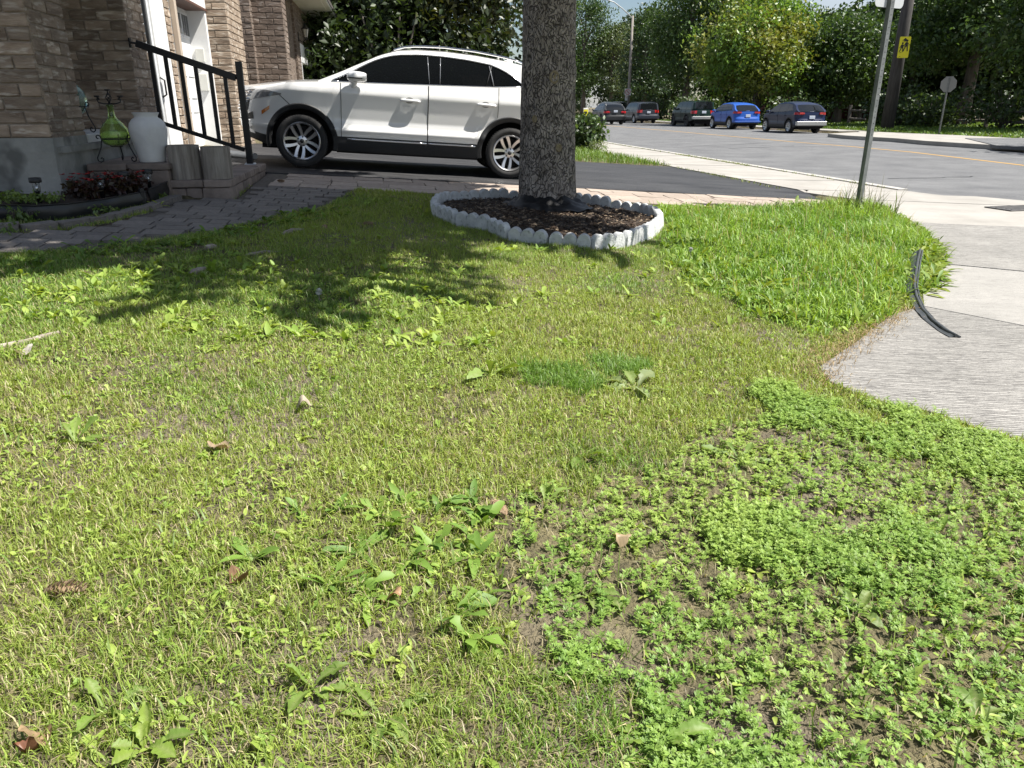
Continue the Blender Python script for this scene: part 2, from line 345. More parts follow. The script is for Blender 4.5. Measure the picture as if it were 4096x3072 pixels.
# tar-sealed cracks in the road
M_tar = mat('crack_sealant', (0.022, 0.022, 0.024), rough=0.5)
for a, b in (((2492, 537), (2760, 536)), ((2740, 585), (3080, 572)), ((2920, 594), (3170, 583)), ((3560, 715), (3880, 704))):
    pa, pb = Pz(*a, .004), Pz(*b, .004); G2 = []
    for k in range(13):
        t = k / 12; p = pa.lerp(pb, t); n = Vector((-(pb - pa).y, (pb - pa).x, 0)).normalized(); p = p + n * (vnoise(k * .7, a[0] * .1) - .5) * 0.35
        w = 0.012 + 0.02 * float(vnoise(k * .9, 5)); G2.append([p - n * w, p + n * w])
    m2 = MB(); m2.grid(G2); tag(m2.build('road_crack', M_tar), kind='structure')
# far side: pavement bulging into the street at the crossing, verge, kerb
FC = [PG_ for PG_ in [UV(*Pz(*p, 0.0)[:2]) for p in [(3900, 594), (3707, 581), (3571, 568), (3490, 563), (3380, 556), (3310, 548)]]]
far_poly = [(FC[0][0] + .1, FC[0][1] - 14)] + FC + [(23.2, FC[-1][1] + 2.0), (24.0, FC[-1][1] + 3.5), (24.8, FC[-1][1] - 3), (24.0, FC[0][1] - 14)]
tag(sheet('far_pavement', far_poly, lambda u, v: 0.15, M_conc, 2.0, 0.25), kind='structure')
tag(sheet('far_pavement', [(23.25, FC[-1][1] + 4), (24.9, FC[-1][1] + 4), (24.9, 140), (23.25, 140)], lambda u, v: 0.145, M_conc, 5, 0.25), kind='structure')
SR = [UV(*Pz(*p, 0.16)[:2]) for p in [(3860, 553), (4096, 553), (4700, 560), (4700, 640), (4096, 589), (3985, 583)]]
tag(sheet('side_road', SR, lambda u, v: 0.17, M_road, 2.0, 0.1), kind='structure')

# ------------------------------------------------------------------ paved walk and band: every paver its own block
M_joint = mat('joint_sand', (0.085, 0.075, 0.062), (0.15, 0.13, 0.11), scale=20, rough=0.95)
M_pav = mat('tumbled_paver', (0.150, 0.135, 0.122), (0.225, 0.200, 0.178), scale=7, detail=8, rough=0.9, bump=0.6, bscale=45, bdist=0.006, rnd=0.16)
M_pavb = mat('pink_slab_paver', (0.30, 0.245, 0.205), (0.40, 0.335, 0.28), scale=5, detail=8, rough=0.9, bump=0.7, bscale=28, bdist=0.008, rnd=0.12)
walk = tag(sheet('walkway', WALK, zd(-0.012), M_joint, 0.4, 0.04), kind='structure')
band = tag(sheet('paved_border', BAND, zd(-0.012), M_joint, 0.4, 0.04), kind='structure')
def paver_mesh(k):
    m = MB(); m.cbox(-.5, .5, -.5, .5, -1, 0, 0.035)
    r = random.Random(k)
    V = [(x + r.uniform(-.015, .015), y + r.uniform(-.02, .02), z + (r.uniform(-.05, .05) if z > -.5 else 0)) for x, y, z in m.v]; m.v = V
    return m.mesh('paver')
PM = [paver_mesh(k) for k in range(5)]; PMb = [paver_mesh(k + 9) for k in range(4)]
SLOPE = (0.035, 0.063, TH)
def lay(parent, poly, rows, lens, ms, m, jitter, lift, th=0.05, gap=0.012, seed=1):
    r = random.Random(seed); us = [p[0] for p in poly]; vs = [p[1] for p in poly]; v = min(vs); n = 0
    while v < max(vs):
        h = r.choice(rows); u = min(us) - r.uniform(0, .3)
        while u < max(us):
            l = r.choice(lens) * r.uniform(.95, 1.05); cu, cv = u + l / 2, v + h / 2
            ok = inpoly(np.array([cu, cu - l * .35, cu + l * .35]), np.array([cv] * 3), poly)
            if ok.all():
                me = r.choice(ms)
                obj('paver', me, m, parent, W(cu, cv, ztf(cu, cv) + lift + r.uniform(-.002, .003)), (SLOPE[0] + r.uniform(-.01, .01), SLOPE[1] + r.uniform(-.01, .01), TH + r.uniform(-jitter, jitter)), (l - gap, h - gap, th)); n += 1
            u += l
        v += h
    return n
walk_in = [p for p in WALK]
npv = lay(walk, walk_in, [.14, .14, .17], [.14, .18, .22, .27], PM, M_pav, 0.02, 0.006)
npb = lay(band, BAND, [.26, .30, .27], [.34, .42, .5, .3], PMb, M_pavb, 0.006, 0.008, gap=.009)
# edging stones between walk and flower bed
def along(pts, step):
    pts = [Vector(p) for p in pts]; out = []; d = 0.0; nxt = 0.0
    for a, b in zip(pts[:-1], pts[1:]):
        L = (b - a).length
        while nxt <= d + L: t = (nxt - d) / L; out.append((a.lerp(b, t), (b - a).normalized())); nxt += step
        d += L
    return out
es = [PG(*p) for p in [(-500, 935), (0, 915), (158, 912), (285, 900), (443, 874), (601, 835), (700, 797)]]
for p, t in along(es, 0.225):
    obj('edging_stone', PM[int(p.x * 7) % 5], M_pav, walk, W(p.x, p.y, ztf(p.x, p.y) + 0.035), (0.0, 0.0, TH + math.atan2(t.y, t.x)), (.215, .10, .10))
# ================================================================== HOUSES
def Pu(sx, sy, u):
    d = ray(sx, sy); a, b = UV(d.x, d.y); t = u / a; return (b * t, CAMZ + d.z * t)
def Pv(sx, sy, v):
    d = ray(sx, sy); a, b = UV(d.x, d.y); t = v / b; return (a * t, CAMZ + d.z * t)
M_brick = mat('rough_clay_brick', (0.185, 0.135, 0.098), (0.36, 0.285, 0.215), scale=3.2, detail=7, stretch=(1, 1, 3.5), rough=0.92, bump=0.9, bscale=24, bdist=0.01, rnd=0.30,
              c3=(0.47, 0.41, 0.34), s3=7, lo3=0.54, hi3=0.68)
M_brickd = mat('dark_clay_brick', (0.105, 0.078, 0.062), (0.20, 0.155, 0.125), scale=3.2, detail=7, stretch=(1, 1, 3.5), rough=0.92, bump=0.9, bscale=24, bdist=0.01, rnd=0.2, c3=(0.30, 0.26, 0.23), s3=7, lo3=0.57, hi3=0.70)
M_mort = mat('mortar', (0.20, 0.165, 0.13), (0.29, 0.245, 0.20), scale=14, rough=0.95, bump=0.4, bscale=80)
M_found = mat('parged_foundation', (0.20, 0.205, 0.19), (0.33, 0.325, 0.30), scale=2.4, detail=9, rough=0.93, bump=0.5, bscale=26, bdist=0.012, c3=(0.13, 0.13, 0.12), s3=3.1, lo3=0.55, hi3=0.66)
M_white = mat('white_trim_paint', (0.72, 0.73, 0.74), (0.80, 0.80, 0.79), scale=3, rough=0.45)
M_fram = mat('white_aluminium', (0.70, 0.72, 0.74), rough=0.35)
M_glassd = mat('dark_window_glass', (0.02, 0.024, 0.028), rough=0.06, spec=0.8)
M_blk = mat('black_painted_metal', (0.012, 0.012, 0.013), rough=0.38)
M_brown = mat('brown_trim', (0.11, 0.055, 0.04), rough=0.6)
M_tan = mat('tan_downspout', (0.45, 0.38, 0.31), rough=0.5)
BL, BH, BG = 0.257, 0.090, 0.012
def brick_mesh(l, k):
    m = MB(); m.cbox(0, l, -0.012, 0.05, 0, BH, 0.006); r = random.Random(k)
    m.v = [(x + (r.uniform(-.003, .003)), y + (r.uniform(-.006, .002) if y < 0.02 else 0), z + r.uniform(-.003, .003)) for x, y, z in m.v]
    return m.mesh('brick')
BRF = [brick_mesh(BL, k) for k in range(6)]; BRH = [brick_mesh((BL - BG) / 2, k + 20) for k in range(3)]
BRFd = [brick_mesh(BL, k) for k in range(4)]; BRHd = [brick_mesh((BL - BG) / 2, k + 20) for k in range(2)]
class House:
    def __init__(s, root, org, full, half, m, lim): s.r = root; s.o = org; s.full = full; s.half = half; s.m = m; s.n = 0; s.lim = lim; s.extra = MB(); s.rnd = random.Random(4)
    def loc(s, u, v, z): return (u - s.o[0], v - s.o[1], z - s.o[2])
    def wall(s, u0, v0, ang, length, z0, z1, depth=0.12, start=0, own_back=True, name='wall'):
        # a face of brickwork: runs from (u0, v0) along ang (0 = +u, 90 = +v); bricks stand 12 mm proud of the mortar; outward is to the right of the run
        ca, sa = math.cos(R(ang)), math.sin(R(ang)); M = Matrix.Translation(s.loc(u0, v0, z0)) @ Matrix.Rotation(R(ang), 4, 'Z')
        mb = MB(); mb.box(0.004, length - 0.004, 0.0, depth, 0, z1 - z0, M=M); w = mb.build(name, M_mort, s.r)
        row = 0; z = 0.006
        while z + BH < z1 - z0 + .03:
            x = 0.0; h = (row + start) % 2
            while x < length - 0.03:
                hl = (h == 1 and x == 0.0) or (length - x < BL * 0.75); l = (BL - BG) / 2 if hl else BL
                me = s.rnd.choice(s.half if hl else s.full); sx = 1.0
                if x + l > length + .002 or length - (x + l) < .10: sx = (length - x) / l
                T = M @ Matrix.Translation((x, -0.0, z)) @ Matrix.Diagonal((sx, 1, 1, 1))
                if s.n < s.lim:
                    o = obj('brick', me, s.m, w); o.matrix_local = T; s.n += 1
                else: s.extra.add([T @ v.co for v in me.vertices], [list(p.vertices) for p in me.polygons])
                x += l * sx + BG
            z += BH + BG; row += 1
        return w
    def done(s):
        if s.extra.v: tag(s.extra.build('brick_courses', s.m, s.r, recalc=False), kind='stuff')
    def box(s, name, u0, u1, v0, v1, z0, z1, m, parent=None, c=0.0):
        mb = MB(); a = s.loc(u0, v0, z0); b = s.loc(u1, v1, z1)
        (mb.cbox if c else mb.box)(*([a[0], b[0], a[1], b[1], a[2], b[2]] + ([c] if c else [])))
        return mb.build(name, m, parent or s.r)
UP, VP0, VP1 = -2.74, 6.90, 7.64                          # pier: front corner and depth
UC, VW = -2.80, 9.60                                      # facade plane, side wall of the entry
hr = thing('brick_house', 'tan brick house with concrete foundation, white garage door and entry steps', 'house', W(UC, VW, 0.0), TH)
H = House(hr, (UC, VW, 0.0), BRF, BRH, M_brick, 296)
FT = 1.07                                                 # top of foundation
H.wall(UP - .55, VP0, 0, .559, FT, 2.75, depth=.3, start=0)                       # pier, towards the lawn
H.wall(UP - .002, VP0 + .012, 90, VP1 - VP0, FT - .07, 2.75, depth=.3, start=1)         # pier, towards the street
H.wall(-3.62, VW, 0, UC + 3.629, FT, 2.95, depth=.25, start=1)                   # entry side wall
H.wall(UC - .002, VW + .012, 90, 0.66, 0.80, 2.95, depth=.25)                    # facade beside the door
G0, G1 = 11.80, 13.72
H.wall(UC, 11.30, 90, 0.24, 0.68, 3.0, depth=.2)
PU2 = UC + 0.33
H.wall(UC, G1 + .02, 0, PU2 - UC + .009, 0.62, 3.1, depth=.3, start=0)                        # pier past the garage
H.wall(PU2 - .002, G1 + .032, 90, 1.35, 0.62, 3.1, depth=.3, start=1)
H.wall(-5.2, VP0 + .02, 0, 1.9, FT, 2.75, depth=.3)                              # continues out of view to the left
H.done()
H.box('interior_wall', -6.5, UC - .4, VW + .3, 15.0, 0.5, 3.2, M_mort)
H.box('entry_ceiling', -5.2, UP - .05, VP1 + .1, VW + .2, 2.9, 3.05, M_white)
# foundation: parged concrete, lumpy, with a ledge
def lumpy_box(name, x0, x1, y0, y1, z0, z1, m, parent, amp=0.008, st=0.06, seed=0):
    bm = bmesh.new(); bmesh.ops.create_cube(bm, size=1)
    for v in bm.verts: v.co = Vector((x0 if v.co.x < 0 else x1, y0 if v.co.y < 0 else y1, z0 if v.co.z < 0 else z1))
    n = max(2, int(max(x1 - x0, y1 - y0, z1 - z0) / st)); bmesh.ops.subdivide_edges(bm, edges=bm.edges, cuts=min(n, 26), use_grid_fill=True)
    for v in bm.verts:
        a = fbm(v.co.x * 3 + seed, v.co.z * 3 + v.co.y * 2.1, 2.0) - .5; b = fbm(v.co.y * 3 + seed + 9, v.co.z * 3 + v.co.x, 2.0) - .5
        v.co += Vector((b * amp * 2, a * amp * 2, (a + b) * amp * .4))
    me = bpy.data.meshes.new(name); bm.to_mesh(me); bm.free(); me.polygons.foreach_set('use_smooth', np.ones(len(me.polygons), bool)); me.set_sharp_from_angle(angle=R(35))
    return obj(name, me, m, parent)
a = H.loc(-5.2, VP0 - .015, 0.30); b = H.loc(UP + .02, VP1, FT - .005)
fd = lumpy_box('foundation', a[0], b[0], a[1], b[1], a[2], b[2], M_found, hr, 0.012)
a = H.loc(-3.6, VP1 - .02, 0.30); b = H.loc(UP + .0, VW + .02, FT - .135)
lumpy_box('foundation', a[0], b[0], a[1], b[1], a[2], b[2], M_found, hr, 0.010, seed=4)
a = H.loc(-3.62, VP0 + .05, FT - .13); b = H.loc(UP + .045, VW + .01, FT - .078)
lumpy_box('ledge', a[0], b[0], a[1], b[1], a[2], b[2], M_found, hr, 0.006, seed=7)
H.box('porch_sill', -3.60, UP + .02, VP1 + .02, VW - .004, FT - .077, FT - .002, mat('sill_white', (0.55, 0.55, 0.53), rough=0.6), c=.006)
# base flare of crumbling parging by the flower bed
a = H.loc(-5.2, VP0 - .10, 0.35); b = H.loc(UP + .03, VP0 + .02, 0.645)
lumpy_box('foundation_footing', a[0], b[0], a[1], b[1], a[2], b[2], M_found, hr, 0.03, seed=11)
# dark screened door, white pilaster, downspout
D0, D1 = VW + .69, 10.74
H.box('door_surround', UC - .10, UC - .06, D0 - .02, D1 + .55, 0.80, 2.95, M_white)
dr = H.box('storm_door', UC - .06, UC - .02, D0, D1 - .12, 0.84, 2.95, M_glassd)
for k, vv in enumerate((D0, D0 + .15, D1 - .16)): H.box('door_stile', UC - .055, UC - .008, vv, vv + .05, 0.84, 2.95, M_fram if k != 1 else M_blk, dr, .004)
hm = MB(); hm.tube([H.loc(UC + .0, D1 - .1, 1.42), H.loc(UC + .05, D1 - .1, 1.45), H.loc(UC + .05, D1 - .1, 1.62), H.loc(UC, D1 - .1, 1.65)], .011, 6); hm.build('door_handle', M_blk, dr)
H.box('door_pilaster', UC - .06, UC + .012, D1 - .08, D1 + .52, 0.74, 2.95, M_white, c=.006)
ds = MB()
for k in range(3): ds.cbox(*[c for pr in zip(H.loc(UC + .015, 11.55 + k * .034, 0.78), H.loc(UC + .085, 11.58 + k * .034, 3.1)) for c in pr], .006)
ds.build('downspout', M_tan, hr)
# garage: white case, recessed panelled door with two small windows
gz1 = 2.74
H.box('garage_jamb', UC - .30, UC + .03, 11.70, G0, 0.60, gz1 + .02, M_white, c=.004)
H.box('garage_jamb', UC - .30, UC + .03, G1 - .09, G1 + .01, 0.60, gz1 + .02, M_white, c=.004)
H.box('garage_header', UC - .30, UC + .035, 11.70, G1 + .01, gz1 + .021, gz1 + .62, M_white, c=.004)
H.box('header_drip', UC - .29, UC + .05, 11.69, G1 + .012, gz1 - .012, gz1 + .02, M_brown)
gd = H.box('garage_door', UC - .34, UC - .25, G0 + .003, G1 - .093, 0.60, gz1, M_white)
pw = (G1 - .093 - G0) / 4
for r_ in range(4):
    zz = 0.62 + r_ * (gz1 - .62) / 4
    for c_ in range(4):
        va = G0 + c_ * pw + .05; vb = G0 + (c_ + 1) * pw - .05
        if r_ == 3:
            fr = H.box('door_window', UC - .252, UC - .232, va - .02, vb + .02, zz + .10, zz + .47, M_white, gd, .004)
            w3 = (vb - va - .06) / 3
            for q in range(3): H.box('pane', UC - .2315, UC - .228, va + q * (w3 + .03), va + q * (w3 + .03) + w3, zz + .14, zz + .43, M_glassd, fr)
        else:
            H.box('door_panel', UC - .252, UC - .236, va, vb, zz + .07, zz + .23, M_white, gd, .006); H.box('door_panel', UC - .252, UC - .236, va, vb, zz + .28, zz + .46, M_white, gd, .006)
hm = MB(); hm.tube([H.loc(UC - .25, 12.75, 1.28), H.loc(UC - .2, 12.75, 1.28)], .02, 8); hm.build('door_handle', M_blk, gd)
for zz, hh in ((1.98, .20), (1.55, .26)):
    kx = H.box('keypad_box', UC - .18, UC - .05, G1 - .135, G1 - .091, zz, zz + hh, mat('keypad_plastic', (0.62, 0.62, 0.58), rough=0.5), c=.006)
H.box('facade_header', UC - .26, UC - .002, VW + .03, 11.69, 2.955, 3.4, M_mort)

# downspout extension lying on the drive
e0 = W(UC + .05, 11.6, .80); dsx = MB(); dsx.tube([W(UC + .05, 11.6, .80), W(UC + .10, 11.55, .73), W(UC + .9, 11.0, ztf(UC + .9, 11) + .05), W(UC + 1.0, 10.9, ztf(UC + 1, 10.9) + .05)], .042, 10)
tag(dsx.build('downspout_extension', M_fram), 'white downspout extension pipe lying across drive by garage', 'pipe')

# ------------------------------------------------------------------ next house
NV = 16.55
nr = thing('neighbour_house', 'shaded brick house beyond the white car with white soffit and garages', 'house', W(-2.8, NV, 0), TH)
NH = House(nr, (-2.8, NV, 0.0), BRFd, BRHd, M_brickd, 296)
nu0 = Pv(940, 250, NV)[0]; nu1 = Pv(1022, 250, NV)[0]; nu2 = Pv(1148, 250, NV + .2)[0]
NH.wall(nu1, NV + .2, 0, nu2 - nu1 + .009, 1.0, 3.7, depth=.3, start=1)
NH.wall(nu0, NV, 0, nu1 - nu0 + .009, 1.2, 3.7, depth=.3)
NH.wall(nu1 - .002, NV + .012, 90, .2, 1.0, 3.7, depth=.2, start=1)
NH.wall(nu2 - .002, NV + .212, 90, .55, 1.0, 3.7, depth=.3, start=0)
NF = -2.25
nf0 = Pu(1190, 250, NF)[0]; nf1 = Pu(1296, 250, NF)[0]
NH.box('wall', -6, NF - .05, NV + .9, nf0 - .01, .4, 3.75, M_brickd)
NH.wall(NF, nf0, 90, .9, 0.5, 3.9, depth=.2, start=1)
NH.wall(NF, nf0 + .9, 90, nf1 - nf0 - .9, 2.95, 3.9, depth=.2)
NH.wall(NF, nf1 - .5, 90, .5, 0.5, 2.9, depth=.2)
vm = nf0 + .9 + (nf1 - nf0 - 1.4) * .55
NH.wall(NF, vm - .25, 90, .5, 0.5, 2.9, depth=.2)
NH.done()
for a_, b_ in ((nf0 + .9, vm - .26), (vm + .26, nf1 - .51)):
    NH.box('garage_header', NF - .2, NF + .03, a_, b_, 2.45, 2.94, M_white, c=.01)
    gdn = NH.box('garage_door', NF - .35, NF - .25, a_, b_, .5, 2.45, M_fram)
    for q in range(5): NH.box('door_panel', NF - .255, NF - .235, a_ + .1, b_ - .1, .55 + q * .38, .87 + q * .38, M_white, gdn, .01)
    NH.box('garage_jamb', NF - .25, NF + .02, a_, a_ + .1, .5, 2.45, M_white); NH.box('garage_jamb', NF - .25, NF + .02, b_ - .1, b_, .5, 2.45, M_white)
M_soff = mat('white_soffit', (0.68, 0.68, 0.67), rough=0.5)
sf = NH.box('soffit', NF - .2, NF + .72, nf0 - 3.2, nf1 + .4, 3.9, 3.93, M_soff)
k = nf0 - 3.2
while k < nf1 + .3: NH.box('soffit_slat', NF - .15, NF + .70, k + .01, k + .17, 3.885, 3.899, M_soff, sf); k += .18
gt = NH.box('gutter', NF + .70, NF + .84, nf0 - 3.2, nf1 + .45, 3.90, 4.04, M_soff, c=.02)
NH.box('gutter_bead', NF + .825, NF + .85, nf0 - 3.2, nf1 + .45, 4.015, 4.045, M_fram, gt)
rf = MB(); c0 = NH.loc(NF + .86, nf0 - 3.2, 4.05); c1 = NH.loc(-9, nf1 + .5, 6.6)
rf.add([(c0[0], c0[1], c0[2]), (c0[0], c1[1], c0[2]), (c1[0], c1[1], c1[2]), (c1[0], c0[1], c1[2]), (c0[0], c0[1], c0[2] - .1), (c0[0], c1[1], c0[2] - .1), (c1[0], c1[1], c1[2] - .1), (c1[0], c0[1], c1[2] - .1)],
       [(0, 1, 2, 3), (7, 6, 5, 4), (0, 4, 5, 1), (1, 5, 6, 2), (2, 6, 7, 3), (3, 7, 4, 0)])
rf.build('roof', mat('asphalt_shingle', (0.06, 0.055, 0.05), (0.10, 0.09, 0.085), scale=20, rough=0.95), nr)
dp = MB(); dp.tube([NH.loc(NF + .76, vm + .35, 3.92), NH.loc(NF + .74, vm + .30, 3.78), NH.loc(NF + .12, vm, 3.45), NH.loc(NF + .06, vm, 3.25), NH.loc(NF + .06, vm, .6)], .05, 8); dp.build('downspout', M_tan, nr)
M_lamp = mat('lantern_glass', (0.45, 0.43, 0.38), rough=0.15, spec=0.7)
def lantern(v, lab):
    t = thing('wall_lantern', lab, 'lantern', W(NF + .012, v, 3.05), TH, 'wall lanterns above the garages')
    m = MB(); m.box(0, .02, -.05, .05, -.1, .12); m.tube([(.01, 0, -.05), (.1, 0, -.12), (.2, 0, -.05), (.2, 0, 0)], .012, 6); m.build('bracket', M_blk, t)
    m = MB(); m.lathe([(.045, 0), (.09, .2)], 6, (.2, 0, 0), smooth=False, cap=True); m.build('lamp_glass', M_lamp, t)
    m = MB(); m.lathe([(.115, .2), (.11, .215), (.02, .30), (.012, .34), (.0, .35)], 6, (.2, 0, 0), smooth=False)
    m.lathe([(.05, -.02), (.05, .0)], 6, (.2, 0, 0), smooth=False, cap=True)
    for k in range(6):
        a_ = math.pi * k / 3; m.tube([(.2 + .047 * math.cos(a_), .047 * math.sin(a_), 0), (.2 + .092 * math.cos(a_), .092 * math.sin(a_), .2)], .006, 4)
    m.build('lamp_cage', M_blk, t)
lantern(nf0 + .62, 'black wall lantern by nearer garage of the shaded neighbour house')
lantern(vm + .15, 'black wall lantern by farther garage of the shaded neighbour house')

# ================================================================== ENTRY STEPS, RAILING, PORCH THINGS
M_step = mat('retaining_block', (0.175, 0.140, 0.118), (0.27, 0.22, 0.19), scale=6, detail=8, rough=0.92, bump=0.8, bscale=36, bdist=0.008, rnd=0.15)
st = thing('entry_steps', 'two low brown concrete block steps below the black railing', 'steps', W(-1.47, 7.43, .50), TH)
SB = [brick_mesh(1.0, 50 + k) for k in range(1)]
def sblock(u0, u1, v0, v1, z0, z1, nm='block'):
    m = MB(); m.cbox(-.5 * (u1 - u0) + .002, .5 * (u1 - u0) - .002, -.5 * (v1 - v0) + .002, .5 * (v1 - v0) - .002, -.5 * (z1 - z0) + .0015, .5 * (z1 - z0) - .0015, .009)
    r = random.Random(int(u0 * 997 + v0 * 331 + z0 * 77)); m.v = [tuple(c + r.uniform(-.003, .003) for c in p) for p in m.v]
    m.build(nm, M_step, st, ((u0 + u1) / 2 + 1.47, (v0 + v1) / 2 - 7.43, (z0 + z1) / 2 - .50))
LS0, LS1, US1 = .40, .672, .825
def course(u0, u1, v0, v1, z0, z1, axis, ls, nm='block'):
    r = random.Random(int(z0 * 1000 + v0 * 10)); p = u0 if axis == 'u' else v0; e = u1 if axis == 'u' else v1
    while p < e - .02:
        l = min(r.choice(ls), e - p); l = e - p if e - p - l < .1 else l
        if axis == 'u': sblock(p, p + l, v0, v1, z0, z1, nm)
        else: sblock(u0, u1, p, p + l, z0, z1, nm)
        p += l
sblock(-2.0, -1.72, 7.66, 9.5, LS0, LS1 - .08, 'core')
course(-2.02, -1.475, 7.43, 7.66, LS0, LS1 - .075, 'u', [.14, .17, .2]); course(-2.02, -1.47, 7.42, 7.70, LS1 - .073, LS1, 'u', [.27, .3], 'cap_stone')
course(-1.72, -1.475, 7.66, 9.60, LS0 + .02, LS1 - .075, 'v', [.14, .18, .22]); course(-1.76, -1.47, 7.70, 9.61, LS1 - .073, LS1 + .002, 'v', [.2, .25, .3], 'cap_stone')
course(-2.68, -2.0, 7.40, 7.62, LS0, US1 - .065, 'u', [.34]); course(-2.69, -1.985, 7.39, 7.70, US1 - .063, US1, 'u', [.34], 'cap_stone')
course(-2.3, -2.0, 7.70, 9.60, LS0, US1 - .065, 'v', [.4]); course(-2.7, -1.99, 7.70, 9.60, US1 - .063, US1 - .001, 'v', [.28, .32], 'cap_stone')
# railing
rl = thing('stair_railing', 'black metal stair railing with slanted balusters beside the entry steps', 'railing', W(-1.62, 9.42, LS1), TH)
def RL(u, z, dv=0.0): return (u + 1.62, dv, z - LS1)
m = MB(); m.cbox(-.034, .034, -.034, .034, 0.008, 1.11, .004); m.build('post', M_blk, rl)
m = MB(); m.cbox(-.06, .06, -.05, .05, 0, .008, .002)
for a_, b_ in ((-1, -1), (1, -1), (1, 1), (-1, 1)): m.lathe([(.009, .008), (.009, .018), (.0, .02)], 6, (.045 * a_, .036 * b_, 0))
m.build('post_base', M_fram, rl)
ra0, ra1 = (-2.67, 1.955), (-1.665, 1.612)
def beam(p, q, w, h):
    a_ = Vector(RL(*p)); b_ = Vector(RL(*q)); d = b_ - a_; m = MB(); M = Matrix.Translation(a_) @ Matrix.Rotation(-math.atan2(d.z, d.x), 4, 'Y'); m.cbox(0, d.length, -w / 2, w / 2, -h / 2, h / 2, .004, M=M); return m
beam(ra0, ra1, .062, .072).build('top_rail', M_blk, rl); beam((-2.62, 1.165), (-1.665, .835), .04, .044).build('bottom_rail', M_blk, rl)
for k in range(6):
    t = (k + .85) / 6.6; u = -2.67 + t * 1.0; m = MB(); zt_ = 1.955 - .343 * t; zb_ = 1.165 - .345 * (u + 2.62) / .955
    m.cbox(-.020, .020, -.018, .018, zb_ - LS1 + .012, zt_ - LS1 - .024, .002); m.build('baluster', M_blk, rl, (u + 1.62, 0, 0))
m = MB(); m.tube([RL(*ra1), RL(-1.63, 1.60)], .016, 8); m.build('rail_bracket', M_blk, rl)
m = MB(); m.tube([RL(*ra0), RL(-2.73, 1.965), RL(-2.765, 1.96, .13)], .012, 8); m.box(-2.80 + 1.62 + .02, -2.80 + 1.62 + .035, .11, .17, 1.92 - LS1, 2.02 - LS1); m.build('wall_bracket', M_blk, rl)

# vase
M_vase = mat('white_vase_glaze', (0.60, 0.60, 0.60), (0.68, 0.68, 0.67), scale=6, rough=0.75, bump=0.6, bscale=14, bdist=0.012)
m = MB(); pf = [(0, 0), (.105, 0), (.112, .01), (.118, .06), (.140, .15), (.158, .23), (.162, .29), (.150, .34), (.122, .375), (.100, .388), (.098, .40), (.112, .425), (.116, .43), (.105, .432), (.09, .40), (.09, .30)]
m.lathe(pf, 40); tag(m.build('vase', M_vase, None, W(-2.17, 7.59, US1), (0, 0, TH)), 'tall white ceramic vase standing on the upper entry step', 'vase')
# demijohn, its wire stand and the candle holder in its neck
M_gg = mat('green_glass', (0.74, 0.93, 0.42), rough=0.03, trans=0.92, ior=1.45)
JP = W(-2.47, 7.62, US1)
m = MB(); m.lathe([(0, .0), (.07, .002), (.105, .02), (.122, .06), (.125, .10), (.115, .145), (.085, .19), (.05, .225), (.034, .25), (.028, .28), (.026, .33), (.032, .335), (.032, .35), (.024, .352), (.022, .28), (.028, .245), (.08, .185), (.110, .14), (.118, .10), (.115, .06), (.098, .025), (.06, .008), (0, .007)], 36)
tag(m.build('glass_demijohn', M_gg, None, JP + Vector((0, 0, .145))), 'green glass demijohn on scrolled wire stand beside the white vase', 'bottle')
def scroll(c, ax, pts): return [c + ax * p[0] + Vector((0, 0, p[1])) for p in pts]
def wire_stand(name, lab, loc, s=1.0):
    t = thing(name, lab, 'stand', loc, TH); m = MB(); n = 28
    m.tube([(s * .118 * math.cos(a), s * .118 * math.sin(a), s * .205) for a in np.linspace(0, 2 * math.pi, n, endpoint=False)], .0055, 6, closed=True); m.build('ring', M_blk, t)
    m = MB(); m.lathe([(.05 * s, .136 * s), (.05 * s, .143 * s)], 16, cap=True); m.build('rest_plate', M_blk, t)
    for k in range(3):
        a = k * 2 * math.pi / 3 + math.pi * .5 + .12; ax = Vector((math.cos(a), math.sin(a), 0)); P = []
        for q in np.linspace(0, 1.6 * math.pi, 12): P.append((.150 + .022 * math.cos(math.pi * 1.0 - q) * (0.35 + .65 * (1 - q / 5.1)) , .222 + .022 * math.sin(q) * (0.35 + .65 * (1 - q / 5.1))))
        P = P[::-1] + [(.122, .20), (.135, .14), (.165, .08), (.185, .045), (.182, .018), (.160, .0065), (.138, .016), (.134, .036), (.148, .046), (.158, .036)]
        m = MB(); m.tube([ax * (p[0] * s) + Vector((0, 0, p[1] * s)) for p in P], .0055, 6); m.tube([ax * (.122 * s) + Vector((0, 0, .2 * s)), ax * (.05 * s) + Vector((0, 0, .14 * s))], .004, 5); m.build('leg', M_blk, t)
    return t
wire_stand('wire_stand', 'black scrolled wire stand holding the green demijohn on the step', JP)
CP = JP + Vector((0, 0, .145 + .352))
t = thing('candle_holder', 'black iron three cup candle holder in neck of green demijohn', 'candle holder', CP, TH)
m = MB(); m.lathe([(.018, -.1), (.018, 0), (.012, .004), (.012, .02)], 10, cap=True)
for k in range(4):
    m.tube([(.022 * math.sin(math.pi * q) * math.cos(k * math.pi / 2 + q * 4), .022 * math.sin(math.pi * q) * math.sin(k * math.pi / 2 + q * 4), .02 + .08 * q) for q in np.linspace(0, 1, 12)], .004, 5)
m.tube([(0, 0, .1), (0, 0, .118)], .006, 6); m.build('twist_stem', M_blk, t)
cup = MB(); cup.lathe([(.0, 0), (.022, 0), (.026, .012), (.022, .012), (.02, .006), (0, .006)], 14)
cm = cup.mesh('cup'); obj('cup', cm, M_blk, t, (0, 0, .118)); obj('cup', cm, M_blk, t, (-.098, 0, .065)); obj('cup', cm, M_blk, t, (.098, 0, .065))
